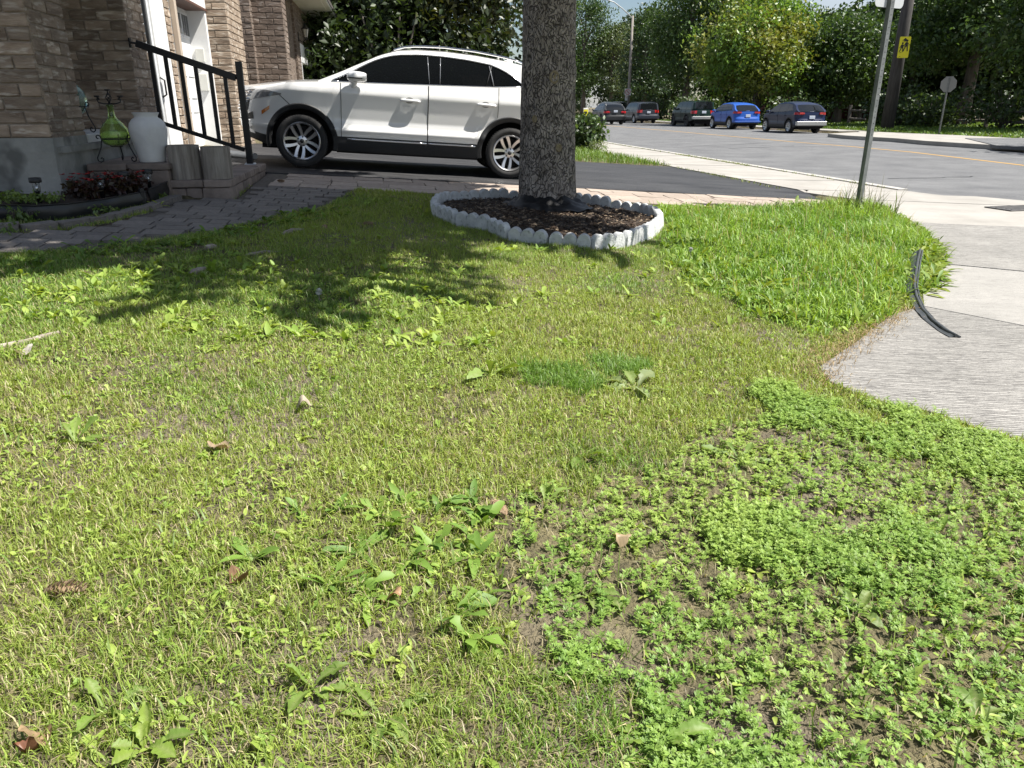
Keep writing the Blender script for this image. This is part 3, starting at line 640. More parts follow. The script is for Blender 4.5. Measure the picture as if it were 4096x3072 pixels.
for sgn in (-1, 1):
    m = MB(); m.tube([(0, 0, .008), (sgn * .05, 0, .008), (sgn * .092, 0, .02), (sgn * .102, 0, .045), (sgn * .085, 0, .058), (sgn * .078, 0, .045), (sgn * .087, 0, .04), (sgn * .098, 0, .066)], .006, 6); m.build('arm', M_blk, t)
# second bottle, half hidden behind the pier
P2 = W(-2.96, 8.1, FT)
m = MB(); m.lathe([(0, .0), (.06, .004), (.10, .03), (.13, .09), (.135, .15), (.12, .21), (.08, .26), (.04, .30), (.03, .36), (.032, .37), (0, .37)], 32)
M_bg = mat('pale_green_glass', (0.55, 0.75, 0.62), rough=0.05, trans=0.85, ior=1.45)
tag(m.build('glass_bottle', M_bg, None, P2 + Vector((0, 0, .16))), 'pale green round glass bottle half hidden behind the brick pier', 'bottle')
wire_stand('wire_stand', 'black scrolled wire stand on ledge behind the brick pier', P2, 1.15)
# log stumps
M_barkless = mat('weathered_log_wood', (0.17, 0.145, 0.12), (0.36, 0.325, 0.285), scale=5, detail=8, stretch=(3, 3, 0.35), rough=0.95, bump=0.9, bscale=18, bdist=0.012)
M_endg = mat('log_end_grain', (0.17, 0.14, 0.11), (0.26, 0.22, 0.17), scale=18, rough=0.95)
def log(u, v, r, h, lab, seed):
    t = thing('log_stump', lab, 'log', W(u, v, LS1 + .001), TH + seed, 'log stumps on the steps'); m = MB(); n = 40; G = []
    for j, zz in enumerate(np.linspace(0, h, 8)):
        ring = []
        for k in range(n + 1):
            a = 2 * math.pi * (k % n) / n; rr = r * (1 + .07 * (float(vnoise(k % n * .5 + seed * 7, seed)) - .5) + .03 * (float(vnoise(k % n * 1.9, seed + zz * 2)) - .5)) * (1 + .04 * (1 - zz / h))
            if k % n in (7, 23): rr *= .93
            ring.append((rr * math.cos(a), rr * math.sin(a), zz))
        G.append(ring)
    m.grid(G); m.build('log_side', M_barkless, t, sharp=40)
    m = MB(); top = [(p[0] * .99, p[1] * .99, h + .001) for p in G[-1][:n]]; m.add(top, [tuple(range(n))]); m.add([(p[0], p[1], 0) for p in G[0][:n]], [tuple(range(n))[::-1]]); m.build('log_end', M_endg, t)
log(-1.888, 7.585, .138, .30, 'weathered grey log stump on lower step, next to the vase', 1.0)
log(-1.602, 7.575, .132, .285, 'weathered grey log stump on lower step, nearer the step corner', 2.3)
# solar path lights
M_clear = mat('clear_plastic', (0.75, 0.77, 0.78), rough=0.08, trans=0.85, ior=1.3)
def solar(u, v, z, lab):
    t = thing('solar_light', lab, 'path light', W(u, v, z), TH, 'solar lights in the flower bed')
    m = MB(); m.lathe([(.016, -.02), (.016, .075), (.024, .08), (.024, .085)], 12, cap=True); m.build('stake', M_blk, t)
    m = MB(); m.lathe([(.023, .085), (.030, .14), (.031, .15)], 16, cap=True); m.build('lens', M_clear, t)
    m = MB(); m.lathe([(.010, .086), (.003, .145)], 8, cap=True); m.build('reflector', mat('chrome', (0.8, 0.8, 0.82), rough=0.12, metal=1.0), t)
    m = MB(); m.lathe([(0, .152), (.043, .150), (.044, .156), (.044, .183), (.040, .188), (0, .190)], 20); m.build('cap', M_blk, t)
BZ = 0.06                                                 # soil of the bed above the lot
for (u, v), lab in zip(((-2.72, 6.42), (-2.37, 6.75), (-2.27, 7.02), (-2.14, 7.26)), ('black capped solar light at left of the bed by lettuce-green plants', 'black capped solar light among the red begonias', 'black capped solar light right of the red begonias', 'black capped solar light nearest the entry steps')):
    solar(u, v, ztf(u, v) + BZ, lab)
# flower bed soil and edging
M_mulch = mat('dark_bed_soil', (0.022, 0.016, 0.012), (0.065, 0.048, 0.035), scale=14, detail=8, rough=0.95, bump=1.0, bscale=50, bdist=0.02)
tag(sheet('bed_soil', BED, zd(BZ), M_mulch, 0.25, 0.1), kind='structure')
M_bpl = mat('black_edging_plastic', (0.016, 0.017, 0.019), rough=0.32)
def edging(pts_uv, h, name, lab, zof=0.0, wob=0.006, th=.006, tsd=0.0):
    pts = along(pts_uv, .05); G = []; 
    for i, (p, tg) in enumerate(pts):
        n = Vector((tg.y, -tg.x)); col = []
        for f, b_ in ((-.05, 0), (.15, 0.004), (.45, .010), (.75, .004), (.93, 0), (.95, -.009), (1.0, -.011), (1.03, 0), (1.0, .011), (.95, .009)):
            ww = (float(vnoise(i * .33, f * 3 + 2)) - .5) * wob * 2; q = p + n * (b_ * 1.2 + ww + tsd * f); col.append(W(q.x, q.y, ztf(p.x, p.y) + zof + f * h))
        for f in (.93, .5, -.05): q = p - n * (th - tsd * f); col.append(W(q.x, q.y, ztf(p.x, p.y) + zof + f * h))
        G.append(col)
    m = MB(); m.grid(G); return tag(m.build(name, M_bpl, None, sharp=50), lab, 'garden edging')
be = [PG(*p) for p in bed_px]
edging(be[:6] + [], .115, 'plastic_edging', 'long black plastic lawn edging curved around the begonia bed', .0)
edging([be[5], PG(640, 803), be[6], (-2.02, 7.46)], .13, 'plastic_edging', 'short black plastic edging piece between begonia bed and entry steps', .0)
m = MB(); pj = be[5]; m.cbox(-.02, .02, -.014, .014, -.02, .14, .004); tag(m.build('edging_stake', M_bpl, None, W(pj[0] - .03, pj[1] - .08, ztf(*pj)), (0, 0, TH + .9)), 'black plastic stake joining two edging pieces by the bed', 'stake')
# ================================================================== CARS
M_tyre = mat('tyre_rubber', (0.020, 0.020, 0.021), (0.035, 0.034, 0.033), scale=12, rough=0.75)
M_rim = mat('alloy_rim', (0.62, 0.62, 0.63), rough=0.28, metal=0.9)
M_rimd = mat('dark_rim', (0.05, 0.05, 0.055), rough=0.35, metal=0.6)
M_dark = mat('dark_underbody', (0.008, 0.008, 0.009), rough=0.9)
M_clad = mat('black_cladding', (0.020, 0.021, 0.023), rough=0.55)
M_cgl = mat('tinted_car_glass', (0.006, 0.007, 0.008), rough=0.03, spec=0.6, coat=0.0)
M_cgl2 = mat('car_glass', (0.010, 0.012, 0.014), rough=0.03, spec=0.6)
M_chr = mat('chrome', (0.8, 0.8, 0.82), rough=0.12, metal=1.0)
M_seam = mat('panel_gap', (0.02, 0.02, 0.02), rough=0.9)
M_red = mat('tail_light_red', (0.42, 0.02, 0.02), rough=0.15, coat=1.0)
M_amb = mat('amber_marker', (0.55, 0.16, 0.02), rough=0.2, coat=1.0)
M_hl = mat('headlight_lens', (0.30, 0.31, 0.32), (0.12, 0.12, 0.13), scale=9, rough=0.08, coat=1.0)
M_plate = mat('plate_white', (0.62, 0.66, 0.72), (0.40, 0.46, 0.58), scale=30, rough=0.5)
def wheel(parent, loc, r, rim_r, rim_m, flip=False, spokes=5):
    w = bpy.data.objects.new('wheel', None); COL.objects.link(w); w.parent = parent; w.location = loc; w.rotation_euler = (0, .2, math.pi if flip else 0); w.empty_display_size = .1
    rr = rim_r; key = (round(r, 3), round(rr, 3), spokes)
    if key not in WH:
        m = MB(); m.lathe([(rr - .01, -.085), (rr, -.100), (rr + .03, -.113), (r - .035, -.114), (r - .008, -.098), (r, -.075), (r, .075), (r - .008, .098), (r - .035, .114), (rr, .10)], 48, axis='y')
        for k in range(60):
            a = 2 * math.pi * k / 60
            M = Matrix.Rotation(a, 4, 'Y') @ Matrix.Translation((r - .001, 0, 0)); m.box(-.006, .003, -.097, -.05, -.006, .006, M=M)
        ty = m.mesh('tyre', 40)
        m = MB(); m.lathe([(rr + .002, -.098), (rr - .008, -.106), (rr - .022, -.098), (rr - .028, -.06), (rr - .04, .06)], 48, axis='y')
        for k in range(spokes):
            for s_ in (-1, 1):
                a0 = 2 * math.pi * k / spokes + math.pi / 2; pts = []
                for f in np.linspace(0, 1, 6):
                    rad = .045 + f * (rr - .065); a = a0 + s_ * (.13 + .30 * f ** .8) * (1 if spokes == 5 else .8); wd = .017 + .010 * f; yy = -.078 - .022 * f ** 2 + .012 * (1 - f)
                    c = Vector((rad * math.cos(a), yy, rad * math.sin(a))); tn = Vector((-math.sin(a), 0, math.cos(a)))
                    pts.append([c - tn * wd + Vector((0, .026, 0)), c - tn * wd * .75, c + tn * wd * .75, c + tn * wd + Vector((0, .026, 0))])
                m.grid(pts, smooth=False)
        m.lathe([(0, -.082), (.034, -.082), (.062, -.074), (.07, -.05)], 24, axis='y')
        ri = m.mesh('rim', 35)
        m = MB(); m.lathe([(0, -.030), (rr - .05, -.032), (rr - .045, .03), (rr - .01, .1)], 32, axis='y'); bk = m.mesh('brake_disc')
        m = MB(); m.lathe([(0, -.090), (.024, -.089), (.027, -.080)], 20, axis='y')
        for k in range(5):
            a = 2 * math.pi * k / 5 + math.pi / 2; m.lathe([(0, -.088), (.009, -.087), (.011, -.07)], 8, (.052 * math.cos(a), 0, .052 * math.sin(a)), axis='y')
        cp = m.mesh('hub_cap'); WH[key] = (ty, ri, bk, cp)
    ty, ri, bk, cp = WH[key]
    obj('tyre', ty, M_tyre, w); o = obj('rim', ri.copy() if rim_m is not M_rim else ri, rim_m, w); obj('brake_disc', bk, M_dark, w); obj('hub_cap', cp, M_clad, w)
    return w
WH = {}
def sm(x): x = np.clip(x, 0, 1); return x * x * (3 - 2 * x)
def car(name, label, cat, P, loc, rot, paint, group=None):
    root = thing(name, label, cat, loc, rot=rot, group=group)
    WB, xn, xt, HW = P['WB'], -P['WB'] - P['nose'], P['tail'], P['hw']; r = P['r']; ra = P.get('ra', r + .085); Rn, Rt = P.get('Rn', .75), P.get('Rt', .42); en, et = P.get('en', 2.3), P.get('et', 3.4)
    ux, uz = zip(*P['upper']); rx, rz = zip(*P['roof']); fzz, fzy = zip(*P['fz']); nz, nx_ = zip(*P['noseprof']); tz, tx_ = zip(*P['tailprof']); sill = P.get('sill', .25)
    upper = lambda x: float(np.interp(x, ux, uz)); roof = lambda x: float(np.interp(x, rx, rz))
    def plan(x):
        d = np.clip((x - xn) / Rn, 0, 1); e = np.clip((xt - x) / Rt, 0, 1)
        return float((1 - (1 - d) ** en) ** (1 / en) * (1 - (1 - e) ** et) ** (1 / et))
    def S(x, z, side=-1):
        sh = np.interp(z, nz, nx_) * (1 - sm((x - xn) / 1.0)) - np.interp(z, tz, tx_) * (1 - sm((xt - x) / .7))
        return Vector((x + float(sh), side * HW * float(np.interp(z, fzz, fzy)) * plan(x), z))
    def SN(x, z, side=-1, off=.004):
        p = S(x, z, side); a = S(x + .01, z, side) - S(x - .01, z, side); b = S(x, z + .01, side) - S(x, z - .01, side); n = a.cross(b)
        if n.length < 1e-9: n = Vector((0, side, 0))
        n.normalize(); n = n if n.y * side > 0 or abs(n.y) < .05 else -n
        if abs(n.y) < .3 and (x < xn + .1) and n.x > 0: n = -n
        return p + n * off
    axles = (-WB, 0.0)
    def lower(x):
        z = sill + .10 * (1 - sm((x - xn) / .45)) + .10 * (1 - sm((xt - x) / .45))
        for ax in axles:
            if abs(x - ax) < ra: z = max(z, r + math.sqrt(max(0, ra * ra - (x - ax) ** 2)))
        return z
    xs = list(np.arange(xn + Rn, xt - Rt, .06)) + [xn + Rn * q ** 2.2 for q in np.linspace(0, 1, 16)] + [xt - Rt * q ** 2.4 for q in np.linspace(0, 1, 14)]
    for ax in axles: xs += [ax + ra * math.cos(a) for a in np.linspace(0, math.pi, 25)] + [ax - ra - .002, ax + ra + .002]
    xs = sorted(set(round(x, 4) for x in xs)); NS, NH = 22, 6
    m = MB()
    for side in (-1, 1):
        G = []
        for x in xs:
            lo, up = lower(x), upper(x); row = [S(x, lo + (up - lo) * k / NS, side) for k in range(NS + 1)]
            e = row[-1]; cr = P.get('crown', .05)
            for k in range(1, NH + 1):
                f = 1 - k / NH; row.append(Vector((e.x - .10 * (1 - f * f) * (1 - sm((x - xn) / 1.0)), e.y * f, up + cr * (1 - f * f))))
            G.append(row)
        o = len(m.f); m.grid(G)
        for q in range(o, len(m.f)):
            zc = sum(m.v[i][2] for i in m.f[q]) / 4
            if zc < P.get('cladz', .40): m.mi[q] = 1
    body = m.build('body', [paint, M_clad], root, sharp=55)
    # greenhouse
    xc, xe = rx[0], rx[-1]; ws, rg = P['ws'], P['rg']
    Yb = lambda x: abs(S(x, upper(x)).y) - .012
    def Yg(x, z): h = max(0, z - upper(x)); return max(.05, Yb(x) - P.get('tum', .26) * h - P.get('tum2', .5) * h * h)
    gx = sorted(set([round(float(v), 3) for v in np.linspace(xc, xe, 46)] + [ws, rg])); parts = {'roof': MB(), 'windshield': MB(), 'rear_window': MB()}
    NSd, NT = 7, 8; Gs = {-1: [], 1: []}
    for side in (-1, 1):
        for x in gx:
            zb, zr = upper(x) - .015, roof(x); ze = max(zb, zr - .045 * sm((zr - zb) / .3)); row = []
            for k in range(NSd + 1): z = zb + (ze - zb) * k / NSd; row.append(Vector((x, side * Yg(x, z), z)))
            ye = abs(row[-1].y)
            for k in range(1, NT + 1): f = 1 - k / NT; row.append(Vector((x, side * ye * f, ze + (zr - ze) * (1 - f ** 2.5))))
            Gs[side].append(row)
        G = Gs[side]
        for i in range(len(gx) - 1):
            for j in range(NSd + NT):
                xm = (gx[i] + gx[i + 1]) / 2; top = j >= NSd + 1
                nm = 'windshield' if (top and xm < ws) else ('rear_window' if (top and xm > rg) else 'roof')
                parts[nm].add([G[i][j], G[i][j + 1], G[i + 1][j + 1], G[i + 1][j]], [(0, 1, 2, 3)], True)
    parts['roof'].build('roof', paint, root, sharp=50); gl = P.get('glass', M_cgl)
    parts['windshield'].build('windshield', gl, root, sharp=50); parts['rear_window'].build('rear_window', gl, root, sharp=50)
    # side glass
    wx, wz = zip(*P['win']); wtop = lambda x: float(np.interp(x, wx, wz)); bl = lambda x: upper(x) + .012
    def panel(x0, x1, zlo, zhi, yf, off, n=14, k=5, slant=(0, 0), taper=None):
        for side in (-1, 1):
            G = []
            for x in np.linspace(x0, x1, n):
                lo, hi = zlo(x), max(zlo(x) + .001, zhi(x)); row = []
                for q in range(k + 1):
                    z = lo + (hi - lo) * q / k; f = (x - x0) / (x1 - x0); xx = x + (slant[0] * (1 - f) + slant[1] * f) * (z - lo); row.append(Vector((xx, side * (yf(xx, z) + off), z)))
                G.append(row)
            yield side, G
    for side, G in panel(wx[0], wx[-1], bl, wtop, Yg, .003, 30): mb = MB(); mb.grid(G); mb.build('window_band', M_cgl, root)
    for a, b, s0, s1 in P['panes']:
        for side, G in panel(a, b, lambda x: bl(x) + .012, lambda x: wtop(x) - .02, Yg, .0065, 16, 5, (s0, s1)): mb = MB(); mb.grid(G); mb.build('side_window', gl, root)
    if P.get('trim'):
        for side in (-1, 1):
            ol = [(x, bl(x) - .004) for x in np.linspace(wx[0] - .02, wx[-1] + .01, 20)] + [(x, wtop(x) + .005) for x in np.linspace(wx[-1], wx[0], 24)]
            mb = MB(); mb.tube([(x, side * (Yg(x, z) + .006), z) for x, z in ol], .008, 5, closed=True); mb.build('window_trim', P['trim'], root)
    # doors
    arch = lambda x, pad: max([0.0] + [r + math.sqrt(max(0, (ra + pad) ** 2 - (x - ax) ** 2)) for ax in axles if abs(x - ax) < ra + pad])
    for a, b, hx, hz in P['doors']:
        for side in (-1, 1):
            G = []
            for x in np.linspace(a, b, 22):
                lo = max(P.get('cladz', .40) + .02, arch(x, .07)); up = upper(x) - .006; G.append([SN(x, lo + (up - lo) * q / 36, side, .003) for q in range(37)])
            mb = MB(); mb.grid(G); d = mb.build('door', paint, root, sharp=55)
            mb = MB()
            for xx, ed in ((a, 0), (b, -1)): mb.tube([p + Vector((0, side * .0005, 0)) for p in G[ed]], .0035, 4)
            mb.build('door_seam', M_seam, d)
            mb = MB(); hp = SN(hx, hz, side, .003)
            pts = [hp + Vector((dx, side * dy, dz)) for dx, dy, dz in ((-.115, .004, .0), (-.105, .018, .002), (-.05, .024, .004), (.03, .025, .003), (.09, .020, .001), (.115, .014, -.002), (.12, .004, -.002))]
            mb.tube(pts, [.012, .017, .019, .019, .018, .016, .012], 8); mb.build('handle', paint, d)
            mb = MB(); cpp = []
            for q in range(14): a_ = 2 * math.pi * q / 14; cpp.append(SN(hx + .055 * math.cos(a_) - .01, hz + .035 * math.sin(a_) + .005, side, .0045))
            mb.add(cpp, [tuple(range(14))], True); mb.build('handle_cup', M_dk, d)
    # arches, sills
    for ax in axles:
        for side in (-1, 1):
            G = []
            for a_ in np.linspace(R(-12), R(192), 40):
                z0 = r + (ra - .004) * math.sin(a_)
                if z0 < sill: continue
                row = []
                for k_, (rad, off) in enumerate(((ra - .012, -.09), (ra - .012, -.002), (ra, .012), (ra + .045, .014), (ra + .056, .001))):
                    x = ax + rad * math.cos(a_); z = max(sill - .01, r + rad * math.sin(a_)); p = S(x, z, side); row.append(Vector((x, p.y + side * off, z)))
                G.append(row)
            mb = MB(); mb.grid(G); mb.build('arch_trim', P.get('archm', M_clad), root, sharp=45)
            mb = MB(); mb.grid([[Vector((ax + (ra + .005) * math.cos(a_), side * yy, r + (ra + .005) * math.sin(a_))) for yy in (HW - .34, HW - .07)] for a_ in np.linspace(R(-10), R(190), 24)])
            mb.build('wheel_well', M_dark, root)
    for side in (-1, 1):
        mb = MB(); G = []
        for x in np.linspace(-WB + ra + .03, -ra - .03, 20):
            G.append([S(x, sill - .03, side) * 1 + Vector((0, -side * .05, 0)), S(x, sill - .005, side), SN(x, sill + .04, side, .012), SN(x, P.get('cladz', .4) - .03, side, .016), SN(x, P.get('cladz', .4) + .012, side, .012), SN(x, P.get('cladz', .4) + .02, side, .0)])
        mb.grid(G); mb.build('sill_trim', P.get('sillm', M_clad), root, sharp=40)
        if P.get('trim') and P.get('strip'):
            for a, b in P['strip']:
                mb = MB(); mb.tube([SN(x, P['cladz'] - .005, side, .018) for x in np.linspace(a, b, 10)], .011, 6); mb.build('chrome_strip', M_chr, root)
    mb = MB(); mb.box(xn + .35, xt - .3, -HW + .30, HW - .30, .20, upper(-1) - .25); mb.box(-WB + ra + .02, -ra - .02, -HW + .12, HW - .12, .22, .6); mb.build('underbody', M_dark, root)
    # mirror
    mx, mz = P['mirror']
    for side in (-1, 1):
        y0 = side * Yb(mx); mb = MB(); n = 16
        prof = [(-.105, .35), (-.10, .62), (-.07, .88), (-.02, 1.0), (.05, .97), (.10, .86), (.125, .7), (.130, .5)]; G = []
        for dx, sc in prof:
            G.append([Vector((mx + .02 + (dx if abs(math.cos(t)) >= 0 else dx), y0 + side * (.145 + .105 * sc * math.cos(t)), mz + .065 * sc * math.sin(t) * (1.05 if math.sin(t) > 0 else .85))) for t in np.linspace(0, 2 * math.pi, n + 1)])
        mb.grid(G); mb.add(G[0][:-1], [tuple(range(n))[::-1]]); mm = mb.build('mirror', paint, root, sharp=60)
        mb = MB(); g = G[-1][:-1]; c = sum(g, Vector()) / n; mb.add([c + (p - c) * .95 + Vector((-.01, 0, 0)) for p in g], [tuple(range(n))]); mb.add(g, [tuple(range(n))]); mb.build('mirror_glass', M_chr, mm)
        mb = MB(); mb.tube([(mx - .02, y0 - side * .03, mz - .10), (mx - .01, y0 + side * .05, mz - .075), (mx + .01, y0 + side * .13, mz - .045)], [.05, .042, .03], 10); mb.build('mirror_arm', paint, mm)
        mb = MB(); mb.tube([(mx - .075, y0 + side * .225, mz - .012), (mx - .0, y0 + side * .256, mz - .014), (mx + .1, y0 + side * .240, mz - .016)], .006, 5); mb.build('mirror_strip', M_seam, mm)
    for ax in axles:
        for side in (-1, 1): wheel(root, (ax, side * (HW - .13), r), r, P['rim'], P.get('rimm', M_rim), side > 0)
    def patch(nm, m_, xa, xb, lo, hi, off=.006, n=10, k=5, par=None):
        for side in (-1, 1):
            mb = MB(); G = []
            for x in np.linspace(xa, xb, n): l_, h_ = lo(x), max(lo(x) + .002, hi(x)); G.append([SN(x, l_ + (h_ - l_) * q / k, side, off) for q in range(k + 1)])
            mb.grid(G); mb.build(nm, m_, par or root)
    for q in P.get('patches', []): patch(*q)
    for nm, b_, m_ in P.get('boxes', []): mb = MB(); mb.cbox(*b_, .008); mb.build(nm, m_, root)
    if P.get('rails'):
        for side in (-1, 1):
            a, b = P['rails']; mb = MB(); xx = np.linspace(a, b, 14); G = [(x, side * (Yg(x, roof(x) - .05) - .07), roof(x) - .018 + .032 * math.sin(math.pi * min(1, max(0.0, (x - a) / (b - a)))) ** .35) for x in xx]
            mb.tube(G, .013, 6); mb.build('roof_rail', P['railm'], root)
    return root, S, SN, Yg, upper, roof
M_silvp = mat('pillar_edge', (0.25, 0.26, 0.28), rough=0.3, metal=.5)
M_dk = mat('handle_recess', (0.22, 0.22, 0.22), rough=0.5)

M_wp = mat('pearl_white_paint', (0.80, 0.80, 0.79), rough=0.28, coat=1.0, spec=0.5)
X = lambda t: t - 2.69
MKC = dict(WB=2.69, nose=.885, tail=.985, hw=.925, r=.345, rim=.252, ra=.428, Rn=.95, Rt=.5, en=2.2, et=3.2, sill=.25, cladz=.415, crown=.055, glass=M_cgl, ws=X(1.12), rg=X(2.93), tum=.24, tum2=.45,
    upper=[(X(-.885), .955), (X(-.75), .985), (X(-.55), 1.03), (X(-.2), 1.085), (X(.2), 1.118), (X(.39), 1.128), (X(.97), 1.145), (X(1.61), 1.170), (X(2.46), 1.205), (X(2.8), 1.235), (X(3.3), 1.22), (X(3.675), 1.15)],
    roof=[(X(.22), 1.135), (X(.42), 1.245), (X(.66), 1.395), (X(.97), 1.555), (X(1.2), 1.635), (X(1.45), 1.662), (X(1.8), 1.668), (X(2.2), 1.648), (X(2.6), 1.605), (X(2.96), 1.545), (X(3.15), 1.46), (X(3.45), 1.235)],
    win=[(X(.40), 1.15), (X(.55), 1.225), (X(.82), 1.385), (X(.97), 1.462), (X(1.18), 1.525), (X(1.5), 1.553), (X(1.8), 1.550), (X(2.1), 1.530), (X(2.40), 1.49), (X(2.56), 1.43), (X(2.70), 1.35), (X(2.80), 1.27)],
    panes=[(X(.66), X(1.585), .0, 0.0), (X(1.735), X(2.33), 0, -.02), (X(2.44), X(2.76), 0, 0)],
    fz=[(.15, .90), (.25, .945), (.415, .968), (.46, .968), (.512, 1.002), (.528, 1.002), (.585, .966), (.66, .952), (.80, .964), (.92, .985), (1.0, 1.0), (1.045, .992), (1.10, .972), (1.2, .945), (1.3, .92)],
    noseprof=[(.2, .16), (.36, .05), (.5, .015), (.7, .0), (.85, .035), (.95, .09), (1.05, .2), (1.12, .25)], tailprof=[(.2, .14), (.4, .03), (.6, 0), (.9, .05), (1.1, .1), (1.3, .18)],
    doors=[(X(.495), X(1.588), X(1.36), .955), (X(1.594), X(2.50), X(2.34), .965)], mirror=(X(.665), 1.205), trim=M_chr, strip=[(X(.57), X(1.58)), (X(1.60), X(2.22))], rails=(X(1.15), X(2.85)), railm=M_chr,
    patches=[('headlight', M_hl, X(-.80), X(-.26), lambda x: .81 + .115 * ((x - X(-.80)) / .54) ** .9, lambda x: .945 + .028 * math.sin(math.pi * min(1, (x - X(-.80)) / .5)) - .0 * x, .006, 14, 5),
             ('turn_marker', M_amb, X(-.50), X(-.40), lambda x: .655 + .75 * (x - X(-.50)), lambda x: .705 + .75 * (x - X(-.50)), .005, 5, 3),
             ('fog_lamp', M_clad, X(-.85), X(-.62), lambda x: .57 + .02 * (x - X(-.85)) / .2, lambda x: .585 + .09 * (x - X(-.85)) / .2, .004, 6, 3),
             ('fog_blade', M_chr, X(-.868), X(-.66), lambda x: .565, lambda x: .577, .012, 6, 2)])
def zscale(P, k, kx=1.0):                                 # the profile was read off a foreshortened view
    for n_ in ('upper', 'roof', 'win'): P[n_] = [(x * kx, z * k) for x, z in P[n_]]
    for n_ in ('fz', 'noseprof', 'tailprof'): P[n_] = [(z * k, y) for z, y in P[n_]]
    for n_ in ('r', 'rim', 'ra', 'sill', 'cladz', 'crown'): P[n_] *= k
    P['panes'] = [(a * kx, b * kx, c, d) for a, b, c, d in P['panes']]; P['doors'] = [(a * kx, b * kx, c * kx, d * k) for a, b, c, d in P['doors']]; P['mirror'] = (P['mirror'][0] * kx, P['mirror'][1] * k)
    P['strip'] = [(a * kx, b * kx) for a, b in P['strip']]; P['rails'] = tuple(a * kx for a in P['rails']); P['WB'] *= kx; P['nose'] *= kx; P['tail'] *= kx; P['ws'] *= kx; P['rg'] *= kx
    P['patches'] = [(n_, m_, xa * kx, xb * kx, (lambda x, f=lo: f(x / kx) * k), (lambda x, f=hi: f(x / kx) * k), *r_) for n_, m_, xa, xb, lo, hi, *r_ in P['patches']]
    return P
KZ, KX = .912, .982
zscale(MKC, KZ, KX)
cu, cv = 1.542, 10.93
wc, S, SN, Yg, wupper, wroof = car('white_crossover', 'white crossover SUV with tinted windows parked on driveway facing the garage', 'car', MKC, W(cu, cv, ztf(1.542, 10.5) + .0045), (0.0, 0.0635, TH), M_wp)
Xk = lambda t: (t - 2.69) * KX
# split-wing grille of chrome slats, plate holder, aerial, wiper spoiler
for side in (-1, 1):
    for k in range(6):
        z = (.70 + k * .042) * KZ; mb = MB(); mb.tube([SN(Xk(-.885) + .95 * q ** 2.2, z + .05 * q, side, .012) for q in np.linspace(.08, .46, 8)], .010, 6); mb.build('grille_slat', M_chr, wc)
    mb = MB(); mb.grid([[SN(Xk(-.885) + .95 * q ** 2.2, (.68 + .05 * q + (.26 + .02 * q) * f) * KZ, side, .004) for f in np.linspace(0, 1, 5)] for q in np.linspace(.06, .48, 9)]); mb.build('grille', M_clad, wc)
    mb = MB(); mb.tube([SN(x * KX, z * KZ, side, .004) for x, z in ((X(-.29), .925), (X(-.2), .86), (X(-.13), .80), (X(-.09), .745))], .004, 4); mb.build('fender_seam', M_seam, wc)
    mb = MB(); mb.cbox(Xk(2.94), Xk(3.28), side * .05 if side > 0 else -.60, .60 if side > 0 else -.05, 1.52 * KZ, 1.545 * KZ, .008); mb.build('spoiler', M_wp, wc)
mb = MB(); mb.add([Vector((p[0] * KX, p[1], p[2] * KZ)) for p in ((X(2.62), -.03, 1.60), (X(2.62), .03, 1.60), (X(2.8), .025, 1.585), (X(2.8), -.025, 1.585), (X(2.76), 0, 1.65), (X(2.79), 0, 1.65))], [(0, 1, 4), (1, 2, 5, 4), (2, 3, 5), (3, 0, 4, 5)]); mb.build('aerial', M_wp, wc)
for side in (-1, 1):                                      # bright edges of the door pillars and the quarter light
    for t0, t1 in ((1.60, 1.575), (1.735, 1.74), (2.335, 2.40), (2.43, 2.37)):
        za = wupper(Xk(t0)) + .02; xb = Xk(t1); zb = float(np.interp(xb, *zip(*MKC['win']))) - .015; pp_ = [(Xk(t0) + (xb - Xk(t0)) * f, za + (zb - za) * f) for f in (0, .33, .66, 1)]
        mb = MB(); mb.tube([(x, side * (Yg(x, z) + .008), z) for x, z in pp_], .0055 if t0 < 2 else .008, 4); mb.build('pillar_trim', M_clad if t0 < 2.4 and t0 > 2 else M_silvp, wc)

